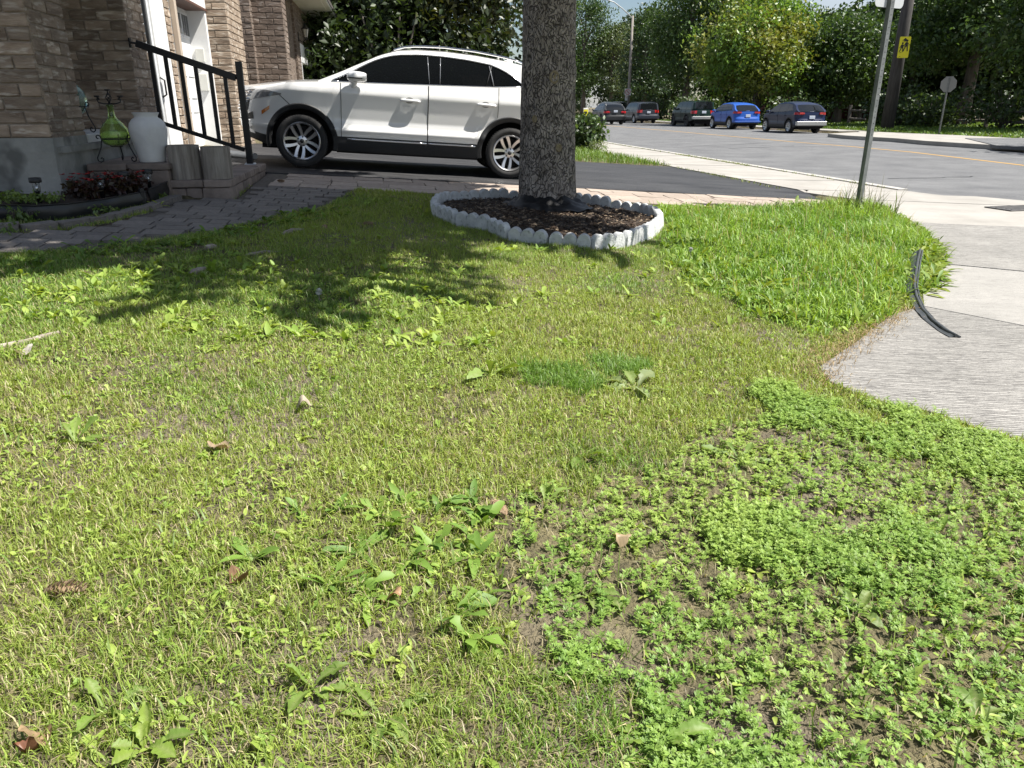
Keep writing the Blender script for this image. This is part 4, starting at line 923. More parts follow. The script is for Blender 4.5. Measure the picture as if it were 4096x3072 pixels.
# ------------------------------------------------------------------ street cars, seen from behind
def suv(L=4.3, H=1.6, hw=.88, WB=2.62, r=.335, box=0.0, hood=.98, belt=1.04, sill=.24, nose=.82, rim=.235, rimm=None, **kw):
    tail = L - WB - nose; Xs = lambda f: -WB - nose + f * L; b2 = box
    c2_ = 1 - b2; roof = [(Xs(.235), belt + .02), (Xs(.34 - .03 * b2), belt + .58 * (H - belt)), (Xs(.43 - .06 * b2), H - .04), (Xs(.54), H), (Xs(.70), H - .015 * c2_), (Xs(.80 + .1 * b2), H - .05 * c2_ - .02), (Xs(.875 + .06 * b2), H - .13 * c2_ - .04), (Xs(.93 + .04 * b2), H - .26 * c2_ - .10), (Xs(.978), belt + .04)]
    d = dict(WB=WB, nose=nose, tail=tail, hw=hw, r=r, rim=rim, Rn=.8, Rt=.34, et=3.8, sill=sill, cladz=.42, glass=M_cgl2, ws=Xs(.41), rg=Xs(.868 + .07 * b2), tum=.30 - .18 * b2, tum2=.4 - .25 * b2,
      upper=[(Xs(0), hood - .16), (Xs(.06), hood - .06), (Xs(.22), hood + .03), (Xs(.26), belt - .02), (Xs(.6), belt + .02), (Xs(.85), belt + .07 * (1 - b2)), (Xs(.98), belt + .05), (Xs(1.0), belt - .0)],
      roof=roof, win=[(Xs(.275), belt + .01), (Xs(.35 - .03 * b2), belt + .50 * (H - belt)), (Xs(.43 - .04 * b2), H - .14), (Xs(.58), H - .10), (Xs(.70), H - .115), (Xs(.80 + .08 * b2), H - .19 + .08 * b2), (Xs(.86 + .06 * b2), belt + .12)],
      panes=[(Xs(.31), Xs(.51), 0, 0), (Xs(.53), Xs(.71), 0, 0), (Xs(.74), Xs(.83 + .07 * b2), 0, 0)],
      fz=[(.15, .90), (.3, .955), (.42, .975), (.5, .985), (.62, .97), (.8, .985), (.92, 1.0), (1.0, .985), (1.1, .96), (1.3, .92)], noseprof=[(.2, .12), (.5, 0), (.8, .05), (1.1, .2)], tailprof=[(.2, .12), (.42, .0), (.62, 0.0), (.75, .07), (1.0, .09), (1.2, .14)],
      doors=[(Xs(.285), Xs(.515), Xs(.48), belt - .16), (Xs(.52), Xs(.705), Xs(.685), belt - .15)], mirror=(Xs(.30), belt + .06), rimm=rimm or M_rim)
    d.update(kw); d['Xs'] = Xs; return d
def rear_kit(P, lz0, lz1, plate_z, lw=.30, bump=None, bm=None, chrome=False):
    xt = P['tail']; hw = P['hw']; d = P['WB']
    P['patches'] = P.get('patches', []) + [('tail_light', M_red, xt - .30, xt - .012, lambda x: lz0 + .02 * (xt - x), lambda x: lz1 - .05 * (xt - x), .012, 12, 4)]
    P['boxes'] = P.get('boxes', []) + [('number_plate', (xt - .04, xt - .022 + .012, -.16, .16, plate_z - .08, plate_z + .08), M_plate), ('tail_light', (xt - .12, xt - .055, -hw + .16, -hw + .16 + lw, lz0 + .02, lz1 - .03), M_red), ('tail_light', (xt - .12, xt - .055, hw - .16 - lw, hw - .16, lz0 + .02, lz1 - .03), M_red)]
    if bump: P['boxes'].append(('bumper', (xt - .30, xt + .03, -hw + .04, hw - .04, bump[0], bump[1]), bm))
    return P
M_navy = mat('navy_paint', (0.010, 0.018, 0.055), rough=0.32, coat=0.12, spec=0.35); M_blue = mat('bright_blue_paint', (0.025, 0.10, 0.42), rough=0.32, coat=0.12, spec=0.35)
M_green = mat('dark_green_paint', (0.010, 0.028, 0.022), rough=0.32, coat=0.12, spec=0.35); M_slate = mat('slate_paint', (0.035, 0.040, 0.055), rough=0.32, coat=0.12, spec=0.35); M_char = mat('charcoal_paint', (0.028, 0.030, 0.032), rough=0.32, coat=0.12, spec=0.35)
M_silv = mat('silver_trim', (0.42, 0.42, 0.42), rough=0.35, metal=0.6)
CR = R(-81)
def park(name, label, P, px, paint, u_left=21.2, u=None, v=None, group='cars parked on the far side of the street', cat='car'):
    vv = Pu(px, 515, u_left)[0] if v is None else v; uu = (u_left + P['hw'] if u is None else u)
    return car(name, label, cat, P, W(uu, vv, 0.001), (0, 0, CR), paint, group)[0]
park('parked_crossover', 'dark navy crossover parked nearest the corner, last of the parked row', rear_kit(suv(rimm=M_rim), .93, 1.06, .80, bump=(.40, .60), bm=M_silv), 3149, M_navy)
park('parked_crossover', 'bright blue hatchback crossover parked between navy crossover and green SUV', rear_kit(suv(rimm=M_rimd), .93, 1.06, .80, bump=(.42, .50), bm=M_blue), 2911, M_blue)
g4 = rear_kit(suv(L=4.66, H=1.74, hw=.87, WB=2.67, r=.37, box=1.0, hood=1.12, belt=1.16, sill=.36, rimm=M_rimd, rails=(-1.9, .7), railm=M_blk), .88, 1.08, .98, lw=.06, bump=(.52, .70), bm=M_silv)
park('parked_suv', 'boxy dark green SUV with roof rack and silver rear bumper', g4, 2740, M_green)
vn = rear_kit(suv(L=5.1, H=1.74, hw=.98, WB=3.08, r=.34, box=.8, hood=1.0, belt=1.06, rimm=M_rim, rails=(-2.2, .8), railm=M_blk), .86, 1.12, .90, lw=.05, bump=(.40, .62), bm=M_slate)
park('parked_minivan', 'dark slate minivan parked at the far end of the row', vn, 2531, M_slate, cat='van')
park('suv_in_lane', 'charcoal SUV in the street lane near the yellow marker post', rear_kit(suv(L=4.6, H=1.68, hw=.92, WB=2.7, r=.36, rimm=M_rimd, rails=(-1.7, .6), railm=M_silv), .86, 1.02, 1.0, bump=(.35, .6), bm=M_char), 2395, M_char, u=17.9, v=61.5, group=None)
park('parked_vehicle', 'black vehicle far behind the minivan and charcoal SUV', rear_kit(suv(L=5.2, H=1.85, hw=.98, WB=3.3, r=.4, box=1.0, hood=1.15, belt=1.2), .9, 1.1, .8), 2460, mat('black_paint', (0.008, 0.008, 0.009), rough=0.3, coat=1.0), u=22.2, v=75, group=None)
# ================================================================== TREES
M_leaf = leafmat('tree_leaves', gloss=0.05, trans=0.38)
M_bark = mat('grey_bark', (0.075, 0.062, 0.052), (0.16, 0.14, 0.12), scale=7, stretch=(1, 1, .25), rough=0.95, bump=0.8, bscale=30)
def rand_dirs(n, g):
    v = g.normal(size=(n, 3)); return v / np.linalg.norm(v, axis=1)[:, None]
def leaves(C, size, g, col, cvar=0.25, up=0.35, aspect=0.55):
    """folded diamond leaves at points C; col (n,3)"""
    n = len(C); d = rand_dirs(n, g); d[:, 2] -= .25; d /= np.linalg.norm(d, axis=1)[:, None]
    nrm = rand_dirs(n, g); nrm[:, 2] = np.abs(nrm[:, 2]) + up; s = np.cross(d, nrm); s /= np.linalg.norm(s, axis=1)[:, None] + 1e-9; nn = np.cross(s, d)
    L = size * g.uniform(.6, 1.3, n)[:, None]; w = L * aspect * .5
    V = np.stack([C, C + d * L * .5 + s * w + nn * w * .35, C + d * L, C + d * L * .5 - s * w + nn * w * .35], 1).reshape(-1, 3)
    i = np.arange(n) * 4; T = np.concatenate([np.stack([i, i + 1, i + 2], 1), np.stack([i, i + 2, i + 3], 1)])
    c = col * g.uniform(1 - cvar, 1 + cvar, n)[:, None]; return V, T, np.repeat(c, 4, 0)
def crown_pts(n, blobs, g, clump=28, cs=.5):
    """points in clumps spread through the outer volume of the ellipsoids (cx,cy,cz,rx,ry,rz)"""
    out = []; vol = np.array([b[3] * b[4] * b[5] for b in blobs]) ** .75; vol /= vol.sum()
    for b, f in zip(blobs, vol):
        k = max(1, int(n * f / clump)); d = rand_dirs(k, g); rad = g.uniform(.25, 1.0, k) ** .45
        c = np.array(b[:3]) + d * rad[:, None] * np.array(b[3:]); r = np.repeat(c, clump, 0); o = g.normal(size=r.shape) * cs * np.array([1, 1, .6]); out.append(r + o)
    return np.concatenate(out)
def limbs(mb, base, top, r0, blobs, g, nb=9):
    mb.tube([base + (top - base) * f + Vector((float(g.normal()) * .06, float(g.normal()) * .06, 0)) * (f > 0) for f in np.linspace(0, 1, 7)], [r0 * (1.25 if f == 0 else 1) * (1 - .8 * f) for f in np.linspace(0, 1, 7)], 10)
    for k in range(nb):
        b = blobs[k % len(blobs)]; d = rand_dirs(1, g)[0]; e = Vector((b[0] + d[0] * b[3] * .75, b[1] + d[1] * b[4] * .75, b[2] + d[2] * b[5] * .6)); f = .35 + .5 * float(g.random()); s = base + (top - base) * f
        if e.z < s.z: e.z = s.z + .3
        mid = s.lerp(e, .5) + Vector((0, 0, .25)); mb.tube([s, mid, e], [r0 * .42 * (1 - f * .5), r0 * .25, r0 * .06], 6)
def tree(name, label, base, h, blobs, n, size, c, r0, seed, c2=None, cs=.55, group=None, nb=9, thr=0.0):
    g = np.random.default_rng(seed); base = Vector(base); t = thing(name, label, 'tree', base, group=group); top = Vector((0, 0, h))
    mb = MB(); limbs(mb, Vector((0, 0, -.1)), top, r0, blobs, g, nb); mb.build('trunk', M_bark, t)
    C = crown_pts(n, blobs, g, 26, cs); col = np.tile(np.array(c), (len(C), 1))
    if c2 is not None:
        k = fbm(C[:, 0] * .35 + seed, C[:, 1] * .35 + C[:, 2] * .5, 1.2)[:, None]; k = np.clip((k - .42) * 5, 0, 1); col = col * (1 - k) + np.array(c2) * k
    V, T, cc = leaves(C, size, g, col, .3); obj('crown', np_mesh('crown', V, None, T, cc), M_leaf, t); return t
def bl(*a): return list(a)
DKG, MIDG, BRG, YEL = (.040, .075, .020), (.060, .110, .026), (.095, .170, .030), (.16, .17, .035)
# far side of the street, left to right
def far(px, u, ytop):                                     # foot on the verge at plane u, crown reaching pixel row ytop
    v, _ = Pu(px, 450, u); return W(u, v, .12), v, Pu(px, ytop, u)[1]
ft = [
 ('maple_tree', 'loose maple left of the street lamp, part hidden by the trunk', 2330, 27, -60, 4.2, DKG, MIDG, 5200, 11),
 ('poplar_tree', 'thin grey green tree right behind the street lamp arm', 2440, 31, 70, 3.4, (.07, .10, .045), (.10, .13, .06), 4600, 12),
 ('spruce_like_tree', 'dark narrow evergreen directly right of street lamp pole', 2570, 30, 10, 3.0, (.028, .055, .022), DKG, 4600, 13),
 ('broadleaf_tree', 'broad dark green tree above the minivan and green SUV', 2740, 29, -120, 5.0, DKG, MIDG, 8200, 14),
 ('ash_tree', 'bright yellow green ash tree above the blue crossover', 3020, 27.5, 8, 4.6, BRG, YEL, 9800, 15),
 ('broadleaf_tree', 'tall shaded tree behind the ash, beneath the open sky', 3240, 36, 150, 4.4, (.045, .08, .022), MIDG, 6000, 16),
 ('shade_tree', 'slender tree in front of the red brick building', 3345, 33, 130, 3.0, DKG, MIDG, 6000, 27),
 ('shade_tree', 'dark tree overhanging the brick building behind the navy crossover', 3430, 36, 90, 3.4, DKG, MIDG, 6600, 17),
 ('maple_tree', 'dense dark maple behind the yellow school sign', 3620, 41, -200, 5.0, (.035, .065, .018), DKG, 8200, 18),
 ('maple_tree', 'forked maple with thick bare trunk behind the stop sign', 3850, 36, -420, 5.0, (.040, .075, .020), MIDG, 9500, 19),
 ('maple_tree', 'dense maple at the right border of the picture', 4250, 34, -300, 5.2, DKG, MIDG, 7000, 20)]
for nm, lab, px, u, yt, rad, c, c2, n, sd in ft:
    b, v, ztop = far(px, u, yt); hh = ztop - .12; zc = hh * .56; lowc = 1.6 if nm != 'maple_tree' or px < 3700 else 2.4
    g = np.random.default_rng(sd); B = [(0, 0, hh * .58, rad * .8, rad * .8, hh * .40)]
    for k in range(10):
        a = k * .9 + g.random() * .5; q = g.uniform(.3, .62); B.append((math.cos(a) * rad * q, math.sin(a) * rad * q, lowc + rad * .45 + g.uniform(0, max(.5, hh * .62)), rad * g.uniform(.38, .55), rad * g.uniform(.38, .55), rad * g.uniform(.32, .45)))
    tree(nm, lab, b, hh * .8, B, int(n * 2.3), .31, tuple(q * (1.55 if 'ash' in nm else 1.35) for q in c), .36 if px != 3850 else .45, sd, tuple(q * (1.5 if 'ash' in nm else 1.2) for q in c2), .55, 'trees across the street')
# second row deeper in, closing the view
for k, (px, u, yt, rad, lab) in enumerate(((2290, 40, 60, 5, 'background tree deep behind the charcoal SUV'), (2470, 42, 90, 6, 'background tree deep between lamp and charcoal SUV'), (2660, 46, 20, 6, 'background tree deep behind the slate minivan'), (2900, 48, -30, 6, 'background tree deep behind the green SUV'), (3150, 50, 120, 6.5, 'background tree deep left of the brick building'), (3560, 48, -60, 6, 'background tree deep right of the brick building'), (3760, 47, -200, 6, 'background tree deep left of the forked maple'), (4050, 47, -200, 6, 'background tree deep right of the forked maple'))):
    b, v, ztop = far(px, u, yt); hh = ztop; g = np.random.default_rng(60 + k)
    B = [(0, 0, hh * .5, rad, rad, hh * .45)] + [(g.uniform(-1, 1) * rad * .6, g.uniform(-1, 1) * rad * .6, g.uniform(.08, .9) * hh, rad * .5, rad * .5, rad * .4) for _ in range(6)]
    tree('background_tree', lab, b, hh * .7, B, 6500, .8, (.034, .062, .018), .4, 70 + k, DKG, .7, 'background trees')
# shrubs closing the foot of the trees
def bush(name, label, base, rx, ry, h, n, size, c, seed, c2=None, cs=.14, group=None, cat='shrub'):
    g = np.random.default_rng(seed); t = thing(name, label, cat, Vector(base), group=group); mb = MB()
    for k in range(9):
        a = g.random() * 6.28; q = g.uniform(.2, .7); mb.tube([(0, 0, 0), (math.cos(a) * rx * q * .5, math.sin(a) * ry * q * .5, h * .45), (math.cos(a) * rx * q, math.sin(a) * ry * q, h * .8)], [.02 * h, .014 * h, .005 * h], 5)
    mb.build('stems', M_bark, t)
    C = crown_pts(n, [(0, 0, h * .55, rx, ry, h * .48), (rx * .3, 0, h * .35, rx * .7, ry * .7, h * .35), (-rx * .35, 0, h * .35, rx * .6, ry * .6, h * .33)], g, 14, cs); C[:, 2] = np.maximum(C[:, 2], .03)
    col = np.tile(np.array(c), (len(C), 1))
    if c2 is not None: k = g.random((len(C), 1)) ** 2; col = col * (1 - k) + np.array(c2) * k
    V, T, cc = leaves(C, size, g, col, .3); obj('foliage', np_mesh('foliage', V, None, T, cc), M_leaf, t); return t
for k, (px, u, rx, h, lab) in enumerate(((2290, 26.5, 2.4, 2.6, 'dark shrub mass left of the street lamp foot'), (2470, 27, 2.2, 2.2, 'dark shrub between street lamp and minivan'), (2640, 27, 2.6, 2.4, 'dark shrub behind the slate minivan'), (2800, 27, 2.6, 2.3, 'dark shrub behind the green SUV'), (2990, 28, 2.4, 2.4, 'dark shrub behind the blue crossover'), (3190, 28, 2.2, 2.0, 'dark shrub behind the navy crossover'), (3600, 32, 2.2, 2.6, 'leafy shrub behind the rail fence left of the stop sign'), (3720, 31.5, 1.4, 2.0, 'sunlit leafy shrub right behind the stop sign post'), (4020, 33, 2.6, 2.6, 'dark evergreen shrub at far right behind the fence'))):
    b, v, _ = far(px, u, 400); bush('dark_shrub', lab, b, rx, rx, h, 1500, .26, (.035, .065, .02), 90 + k, (.09, .15, .035), .3, 'shrubs below the far trees')
# trees that shade the street at the far right, and the maples behind the white car
for k, (u, v, hh, rad, lab) in enumerate(((25.5, 18.5, 9.5, 3.0, 'street tree past the right edge shading the roadway'),)):
    g = np.random.default_rng(120 + k); B = [(0, 0, hh * .62, rad, rad, hh * .32)] + [(g.uniform(-1, 1) * rad * .6, g.uniform(-1, 1) * rad * .6, hh * g.uniform(.4, .9), rad * .55, rad * .55, rad * .45) for _ in range(6)]
    tree('street_tree', lab, W(u, v, .12), hh * .75, B, 6000, .32, MIDG, .25, 120 + k, DKG, .45)
MB_T = [(-5.4, 27.5, 12.5, 5.2, 'dark maple behind the white crossover, next to the neighbour house'), (-1.2, 30, 14, 6.0, 'dark maple behind the roof of the white crossover'), (2.0, 29.0, 10.5, 3.4, 'maple with hanging yellowing branches just right of the trunk'), (-1.6, 37, 15, 8, 'deep shaded tree behind the dark maples')]
for k, (u, v, hh, rad, lab) in enumerate(MB_T):
    g = np.random.default_rng(140 + k); B = [(0, 0, hh * .55, rad, rad, hh * .45)] + [(g.uniform(-1, 1) * rad * .65, g.uniform(-1, 1) * rad * .65, 1.6 + hh * g.uniform(.0, .75), rad * .5, rad * .5, rad * .42) for _ in range(10)]
    tree('maple_tree', lab, W(u, v, .5), hh * .75, B, 32000, .25, (.026, .046, .012), .3, 150 + k, (.055, .062, .017), .38, 'maples behind the driveway')
for k, (u, v, rx, h, lab) in enumerate(((-3.2, 25.5, 2.4, 4.2, 'dark undergrowth behind the white crossover'), (.2, 26.5, 2.6, 4.4, 'dark undergrowth left of the spruce trunk'), (2.9, 27.5, 1.6, 3.0, 'dark undergrowth right of the spruce trunk'))):
    bush('undergrowth', lab, W(u, v, ztf(u, v)), rx, rx, h, 6000, .24, (.024, .044, .013), 170 + k, (.05, .08, .022), .3, 'undergrowth behind the driveway')

# ------------------------------------------------------------------ the spruce on the lawn
TU, TV = 1.56, 7.60; TZ = ztf(TU, TV); tp = W(TU, TV, TZ)
sp = thing('spruce_tree', 'thick grey barked spruce trunk rising from the scalloped mulch bed', 'tree', tp)
M_sbark = mat('spruce_bark', (0.20, 0.172, 0.153), (0.40, 0.352, 0.315), scale=9, detail=9, stretch=(1, 1, .6), rough=0.95, bump=1.0, bscale=34, bdist=0.015, c3=(0.09, 0.076, 0.066), s3=16, lo3=0.58, hi3=0.70)
nT = M_sbark.node_tree; vo = nT.nodes.new('ShaderNodeTexVoronoi'); vo.feature = 'DISTANCE_TO_EDGE'; vo.inputs['Scale'].default_value = 26; vm_ = nT.nodes.new('ShaderNodeMapping'); vm_.inputs['Scale'].default_value = (1.7, 1.7, .5)
vt = nT.nodes.new('ShaderNodeTexCoord'); vnz = nT.nodes.new('ShaderNodeTexNoise'); vnz.inputs['Scale'].default_value = 9; vad = nT.nodes.new('ShaderNodeMixRGB'); vad.inputs['Fac'].default_value = .12
nT.links.new(vt.outputs['Object'], vnz.inputs['Vector']); nT.links.new(vt.outputs['Object'], vad.inputs['Color1']); nT.links.new(vnz.outputs['Color'], vad.inputs['Color2']); nT.links.new(vad.outputs[0], vm_.inputs['Vector']); nT.links.new(vm_.outputs[0], vo.inputs['Vector'])
vr = nT.nodes.new('ShaderNodeMapRange'); vr.inputs['From Max'].default_value = .10; nT.links.new(vo.outputs['Distance'], vr.inputs['Value'])
sb = nT.nodes['Principled BSDF']; oldc = sb.inputs['Base Color'].links[0].from_socket; oldn = sb.inputs['Normal'].links[0].from_socket
vx = nT.nodes.new('ShaderNodeMixRGB'); vx.inputs['Color1'].default_value = (.105, .090, .080, 1); nT.links.new(vr.outputs[0], vx.inputs['Fac']); nT.links.new(oldc, vx.inputs['Color2']); nT.links.new(vx.outputs[0], sb.inputs['Base Color'])
vb = nT.nodes.new('ShaderNodeBump'); vb.inputs['Strength'].default_value = 1; vb.inputs['Distance'].default_value = .02; nT.links.new(vr.outputs[0], vb.inputs['Height']); nT.links.new(oldn, vb.inputs['Normal']); nT.links.new(vb.outputs[0], sb.inputs['Normal'])
nA, nZ = 120, 230; TH_ = np.linspace(0, 2 * math.pi, nA, endpoint=False); ZH = np.concatenate([np.linspace(-.08, 2.6, nZ - 20), np.linspace(2.75, 13, 20)])
A2, Z2 = np.meshgrid(TH_, ZH, indexing='xy'); RR = np.interp(Z2, [-.1, 0, .1, .25, .6, 1.3, 2.3, 5, 13], [.315, .300, .288, .276, .264, .250, .236, .17, .02])
RR = RR * (1 + .05 * np.cos(A2 * 3 + .6) * np.exp(-np.clip(Z2, 0, 9) * 3.0) + .03 * np.cos(A2 * 2 + Z2 * .8))
pr = A2 * .26; wv = .35 * (vnoise(np.cos(A2) * 3, Z2 * 4 + np.sin(A2) * 3) - .5)
cell = np.abs(vnoise(np.cos(A2) * 7 + wv, Z2 * 7 + np.sin(A2) * 7) - .5) * 2; fine = vnoise(np.cos(A2) * 16, Z2 * 20 + np.sin(A2) * 16)
RR += np.where(Z2 < 2.7, (.010 * np.clip(cell * 2.2, 0, 1) + .006 * fine - .008), 0)
for az, zz, kr in ((-1.75, 2.0, .075), (-1.4, 1.25, .085), (-1.2, .62, .06), (-2.1, .88, .05), (-1.9, 1.62, .05), (-.3, 1.3, .07)):
    da = np.abs((A2 - az + math.pi) % (2 * math.pi) - math.pi) * .25; dd = np.sqrt(da ** 2 + (Z2 - zz) ** 2) / kr; RR += .020 * np.exp(-dd ** 2) - .016 * np.exp(-(dd * 2.4) ** 2)
Vt = np.stack([RR * np.cos(A2), RR * np.sin(A2), Z2], -1).reshape(-1, 3); ix = np.arange(nZ * nA).reshape(nZ, nA); ix2 = np.roll(ix, -1, 1)
obj('trunk', np_mesh('trunk', Vt, np.stack([ix[:-1], ix2[:-1], ix2[1:], ix[1:]], -1).reshape(-1, 4), smooth=True), M_sbark, sp)
# knots: pale healed branch scars
M_knot = mat('pruned_knot', (0.20, 0.155, 0.09), (0.30, 0.25, 0.17), scale=30, rough=0.95, bump=0.8, bscale=60)
for az, zz, kr in ((-1.4, 1.25, .040), (-1.2, .62, .026), (-1.75, 2.0, .04), (-2.1, .88, .022)):
    rr = float(np.interp(zz, [0, .6, 1.3, 2.3], [.325, .268, .250, .236])) + .006; mb = MB(); rings = []
    for q, (f, dpt) in enumerate(((1.25, -.006), (1.1, .010), (.85, .012), (.6, .002), (.25, .004))):
        rings.append([Vector(((rr + dpt) * math.cos(az + kr * f * math.cos(a) / rr), (rr + dpt) * math.sin(az + kr * f * math.cos(a) / rr), zz + 1.35 * kr * f * math.sin(a))) for a in np.linspace(0, 2 * math.pi, 15)])
    mb.grid(rings); mb.add(rings[-1][:-1], [tuple(range(14))]); mb.build('knot', M_knot, sp)
# boughs: drooping needled sprays above the frame
g = np.random.default_rng(33); NV_, NT_, NC_ = [], [], []; off = 0; mbb = MB()
for k in range(255):
    z0 = 3.45 + 9.8 * (k / 255) ** .85; a = k * 2.399 + g.uniform(-.2, .2); ln = (2.45 * (1 - (z0 - 3.3) / 10.4) ** .25 * g.uniform(.85, 1.08) + .2) * (1 - (.88 if math.sin(a) > 0 else .58) * math.sin(a))
    ax = np.array([math.cos(a), math.sin(a), 0]); sd = np.array([-math.sin(a), math.cos(a), 0]); q = np.linspace(0, 1, 9)
    axis = ax * (q * ln)[:, None] + np.array([0, 0, 1]) * (z0 + .30 * q * ln * .35 - .32 * (q ** 2) * ln * .42)[:, None]
    mbb.tube([Vector(p) for p in axis], [max(.004, .03 * (1 - .9 * f)) for f in q], 5)
    for f in np.linspace(.14, 1, 17):
        c = np.array([np.interp(f, q, axis[:, j]) for j in range(3)])
        for s_ in (-1, 1):
            tl = (.80 * (1 - f * .28)) * g.uniform(.7, 1.1) * min(1.25, ln / 1.6) + .1; dr = (sd * s_ * .8 + ax * .6 + np.array([0, 0, -.35 - .2 * g.random()])); dr /= np.linalg.norm(dr); n_ = 30
            tt = g.uniform(0.02, 1, n_)[:, None]; P_ = c + dr * tt * tl; nd = rand_dirs(n_, g) * .8 + dr; nd /= np.linalg.norm(nd, axis=1)[:, None]; sw_ = np.cross(nd, rand_dirs(n_, g)); sw_ /= np.linalg.norm(sw_, axis=1)[:, None]
            L_ = g.uniform(.14, .26, n_)[:, None]; NV_.append(np.stack([P_ - sw_ * .058, P_ + sw_ * .058, P_ + nd * L_], 1).reshape(-1, 3)); NC_.append(np.repeat(np.tile(np.array([.035, .060, .024]), (n_, 1)) * g.uniform(.7, 1.3, n_)[:, None], 3, 0))
NV_ = np.concatenate(NV_); obj('crown', np_mesh('crown', NV_, None, np.arange(len(NV_)).reshape(-1, 3), np.concatenate(NC_)), M_leaf, sp); mbb.build('branches', M_bark, sp)

# ------------------------------------------------------------------ mulch bed with scalloped concrete edging
ring_px = [(1736, 860), (1839, 904), (1953, 920), (2034, 958), (2142, 980), (2289, 988), (2376, 1004), (2468, 999), (2549, 974), (2604, 947), (2644, 920), (2640, 895), (2576, 866), (2522, 855), (2414, 841), (2300, 820), (2077, 806), (1920, 809), (1800, 814), (1752, 817)]
RING = [PG(*p) for p in ring_px]
mulch = tag(sheet('mulch_soil', [tuple(Vector((1.5, 6.9)).lerp(Vector(p), .94)) for p in RING], zd(.045), M_mulch, .14, .09), kind='structure')
M_sc = mat('scalloped_concrete', (0.42, 0.43, 0.43), (0.62, 0.63, 0.63), scale=9, detail=8, rough=0.93, bump=0.8, bscale=55, bdist=0.008, rnd=0.08, c3=(0.27, 0.28, 0.27), s3=26, lo3=0.58, hi3=0.72)
def scallop(nl, w=.118, h=.138):
    pf = [(0, -.14)]
    for k in range(nl):
        for a in np.linspace(math.pi, 0, 11): pf.append((k * w + w / 2 + w * .5 * math.cos(a), h - w * .56 + w * .56 * math.sin(a)))
    pf.append((nl * w, -.14)); pts = []
    for p in pf:
        if not pts or (Vector(p) - Vector(pts[-1])).length > 1e-4: pts.append(p)
    mb = MB(); T = .03
    n = len(pts); F = [(p[0], -T, p[1]) for p in pts]; B = [(p[0], T, p[1]) for p in pts]
    cx = [(max(.004, min(nl * w - .004, p[0])), p[1] - .006) for p in pts]
    F2 = [(c[0], -T - .0, c[1]) for c in cx]; F1 = [(p[0], -T + .008, p[1]) for p in pts]; B1 = [(p[0], T - .008, p[1]) for p in pts]; B2 = [(c[0], T, c[1]) for c in cx]
    V = F2 + F1 + B1 + B2; fc = []
    for L_ in range(3):
        for i in range(n): j = (i + 1) % n; fc.append((L_ * n + i, L_ * n + j, (L_ + 1) * n + j, (L_ + 1) * n + i))
    # front and back as fans of quads column by column keep the lobes clean
    mb.add(V, fc, True)
    for A_ in (F2, B2):
        y_ = A_[0][1]; top = A_[1:-1]; m_ = len(top); mb.add(top + [(p[0], y_, -.146) for p in top], [(i, i + 1, i + 1 + m_, i + m_) for i in range(m_ - 1)])
    return mb.mesh('edging_block', 35)
SCM = {k: scallop(k) for k in (2, 3, 4, 5)}
ringp = [Vector(p) for p in RING]; tot = 0; segs = []
for i in range(len(ringp)): segs.append((ringp[i], ringp[(i + 1) % len(ringp)]))
per = sum((b - a).length for a, b in segs)
def at_ring(d):
    d = d % per
    for a, b in segs:
        l = (b - a).length
        if d <= l: return a.lerp(b, d / l)
        d -= l
    return ringp[0]
names = ['left end of the ring, in shade', 'second from the left end of the ring, in shade', 'front left of the ring, in shade', 'front of the ring, below the black fabric', 'front of the ring, half in trunk shadow', 'sunlit front right of the ring', 'right end of the ring in tall grass', 'right end of the ring, turned to the street', 'back right of the ring beside the drive', 'back of the ring, right of trunk', 'back of the ring, right behind trunk', 'back of the ring, left behind trunk', 'back left of the ring', 'back left corner of the ring', 'leftmost corner of the ring', 'left corner standing a little higher', 'back left, nearest the entry walk', 'last one closing the left corner', 'left rear, touching the corner block', 'left rear, beside the shaded grass']
d = .02; k = 0; rr_ = random.Random(5)
while d < per - .2:
    nl = rr_.choice([3, 3, 4]) if d > 1.2 else rr_.choice([3, 4]); L_ = nl * .118; L_ = L_ if d + L_ < per else per - d
    if d + L_ > per - .1: nl = max(2, int((per - d) / .118)); L_ = nl * .118
    a = at_ring(d + .004); b = at_ring(min(d + L_, per - .001)); wa = W(a.x, a.y); wb = W(b.x, b.y); ang = math.atan2(wb.y - wa.y, wb.x - wa.x)
    tag(obj('edging_block', SCM[nl], M_sc, None, (wa.x, wa.y, (ztf(*a) + ztf(*b)) / 2 - .020 + rr_.uniform(-.008, .022)), (rr_.uniform(-.10, .10), -.5 * math.atan2(ztf(*b) - ztf(*a), L_), ang), (min(1.05, (wb - wa).length / L_ * .99), 1, 1)),
        'white scalloped concrete edging block, ' + names[min(k, len(names) - 1)], 'garden edging', 'scalloped blocks around the tree bed'); d += L_ + .006; k += 1
NBLK = k
# bark chips
g = np.random.default_rng(8); cu_ = np.array([p[0] for p in RING]); cv_ = np.array([p[1] for p in RING]); U_ = g.uniform(cu_.min(), cu_.max(), 5200); V_ = g.uniform(cv_.min(), cv_.max(), 5200); kk = inpoly(U_, V_, [tuple(Vector((1.5, 6.9)).lerp(Vector(p), .93)) for p in RING]); U_, V_ = U_[kk], V_[kk]
n = len(U_); a = g.uniform(0, 6.28, n); L_ = g.uniform(.012, .05, n); w_ = g.uniform(.003, .010, n); zz = zt(U_, V_) + .048 + g.uniform(0, .012, n); x_ = U_ * CT - V_ * ST; y_ = U_ * ST + V_ * CT; ti = g.uniform(-.35, .35, n)
dx, dy = np.cos(a), np.sin(a); q = lambda s, t, dz: np.stack([x_ + dx * L_ * s - dy * w_ * t, y_ + dy * L_ * s + dx * w_ * t, zz + ti * L_ * s + dz], 1)
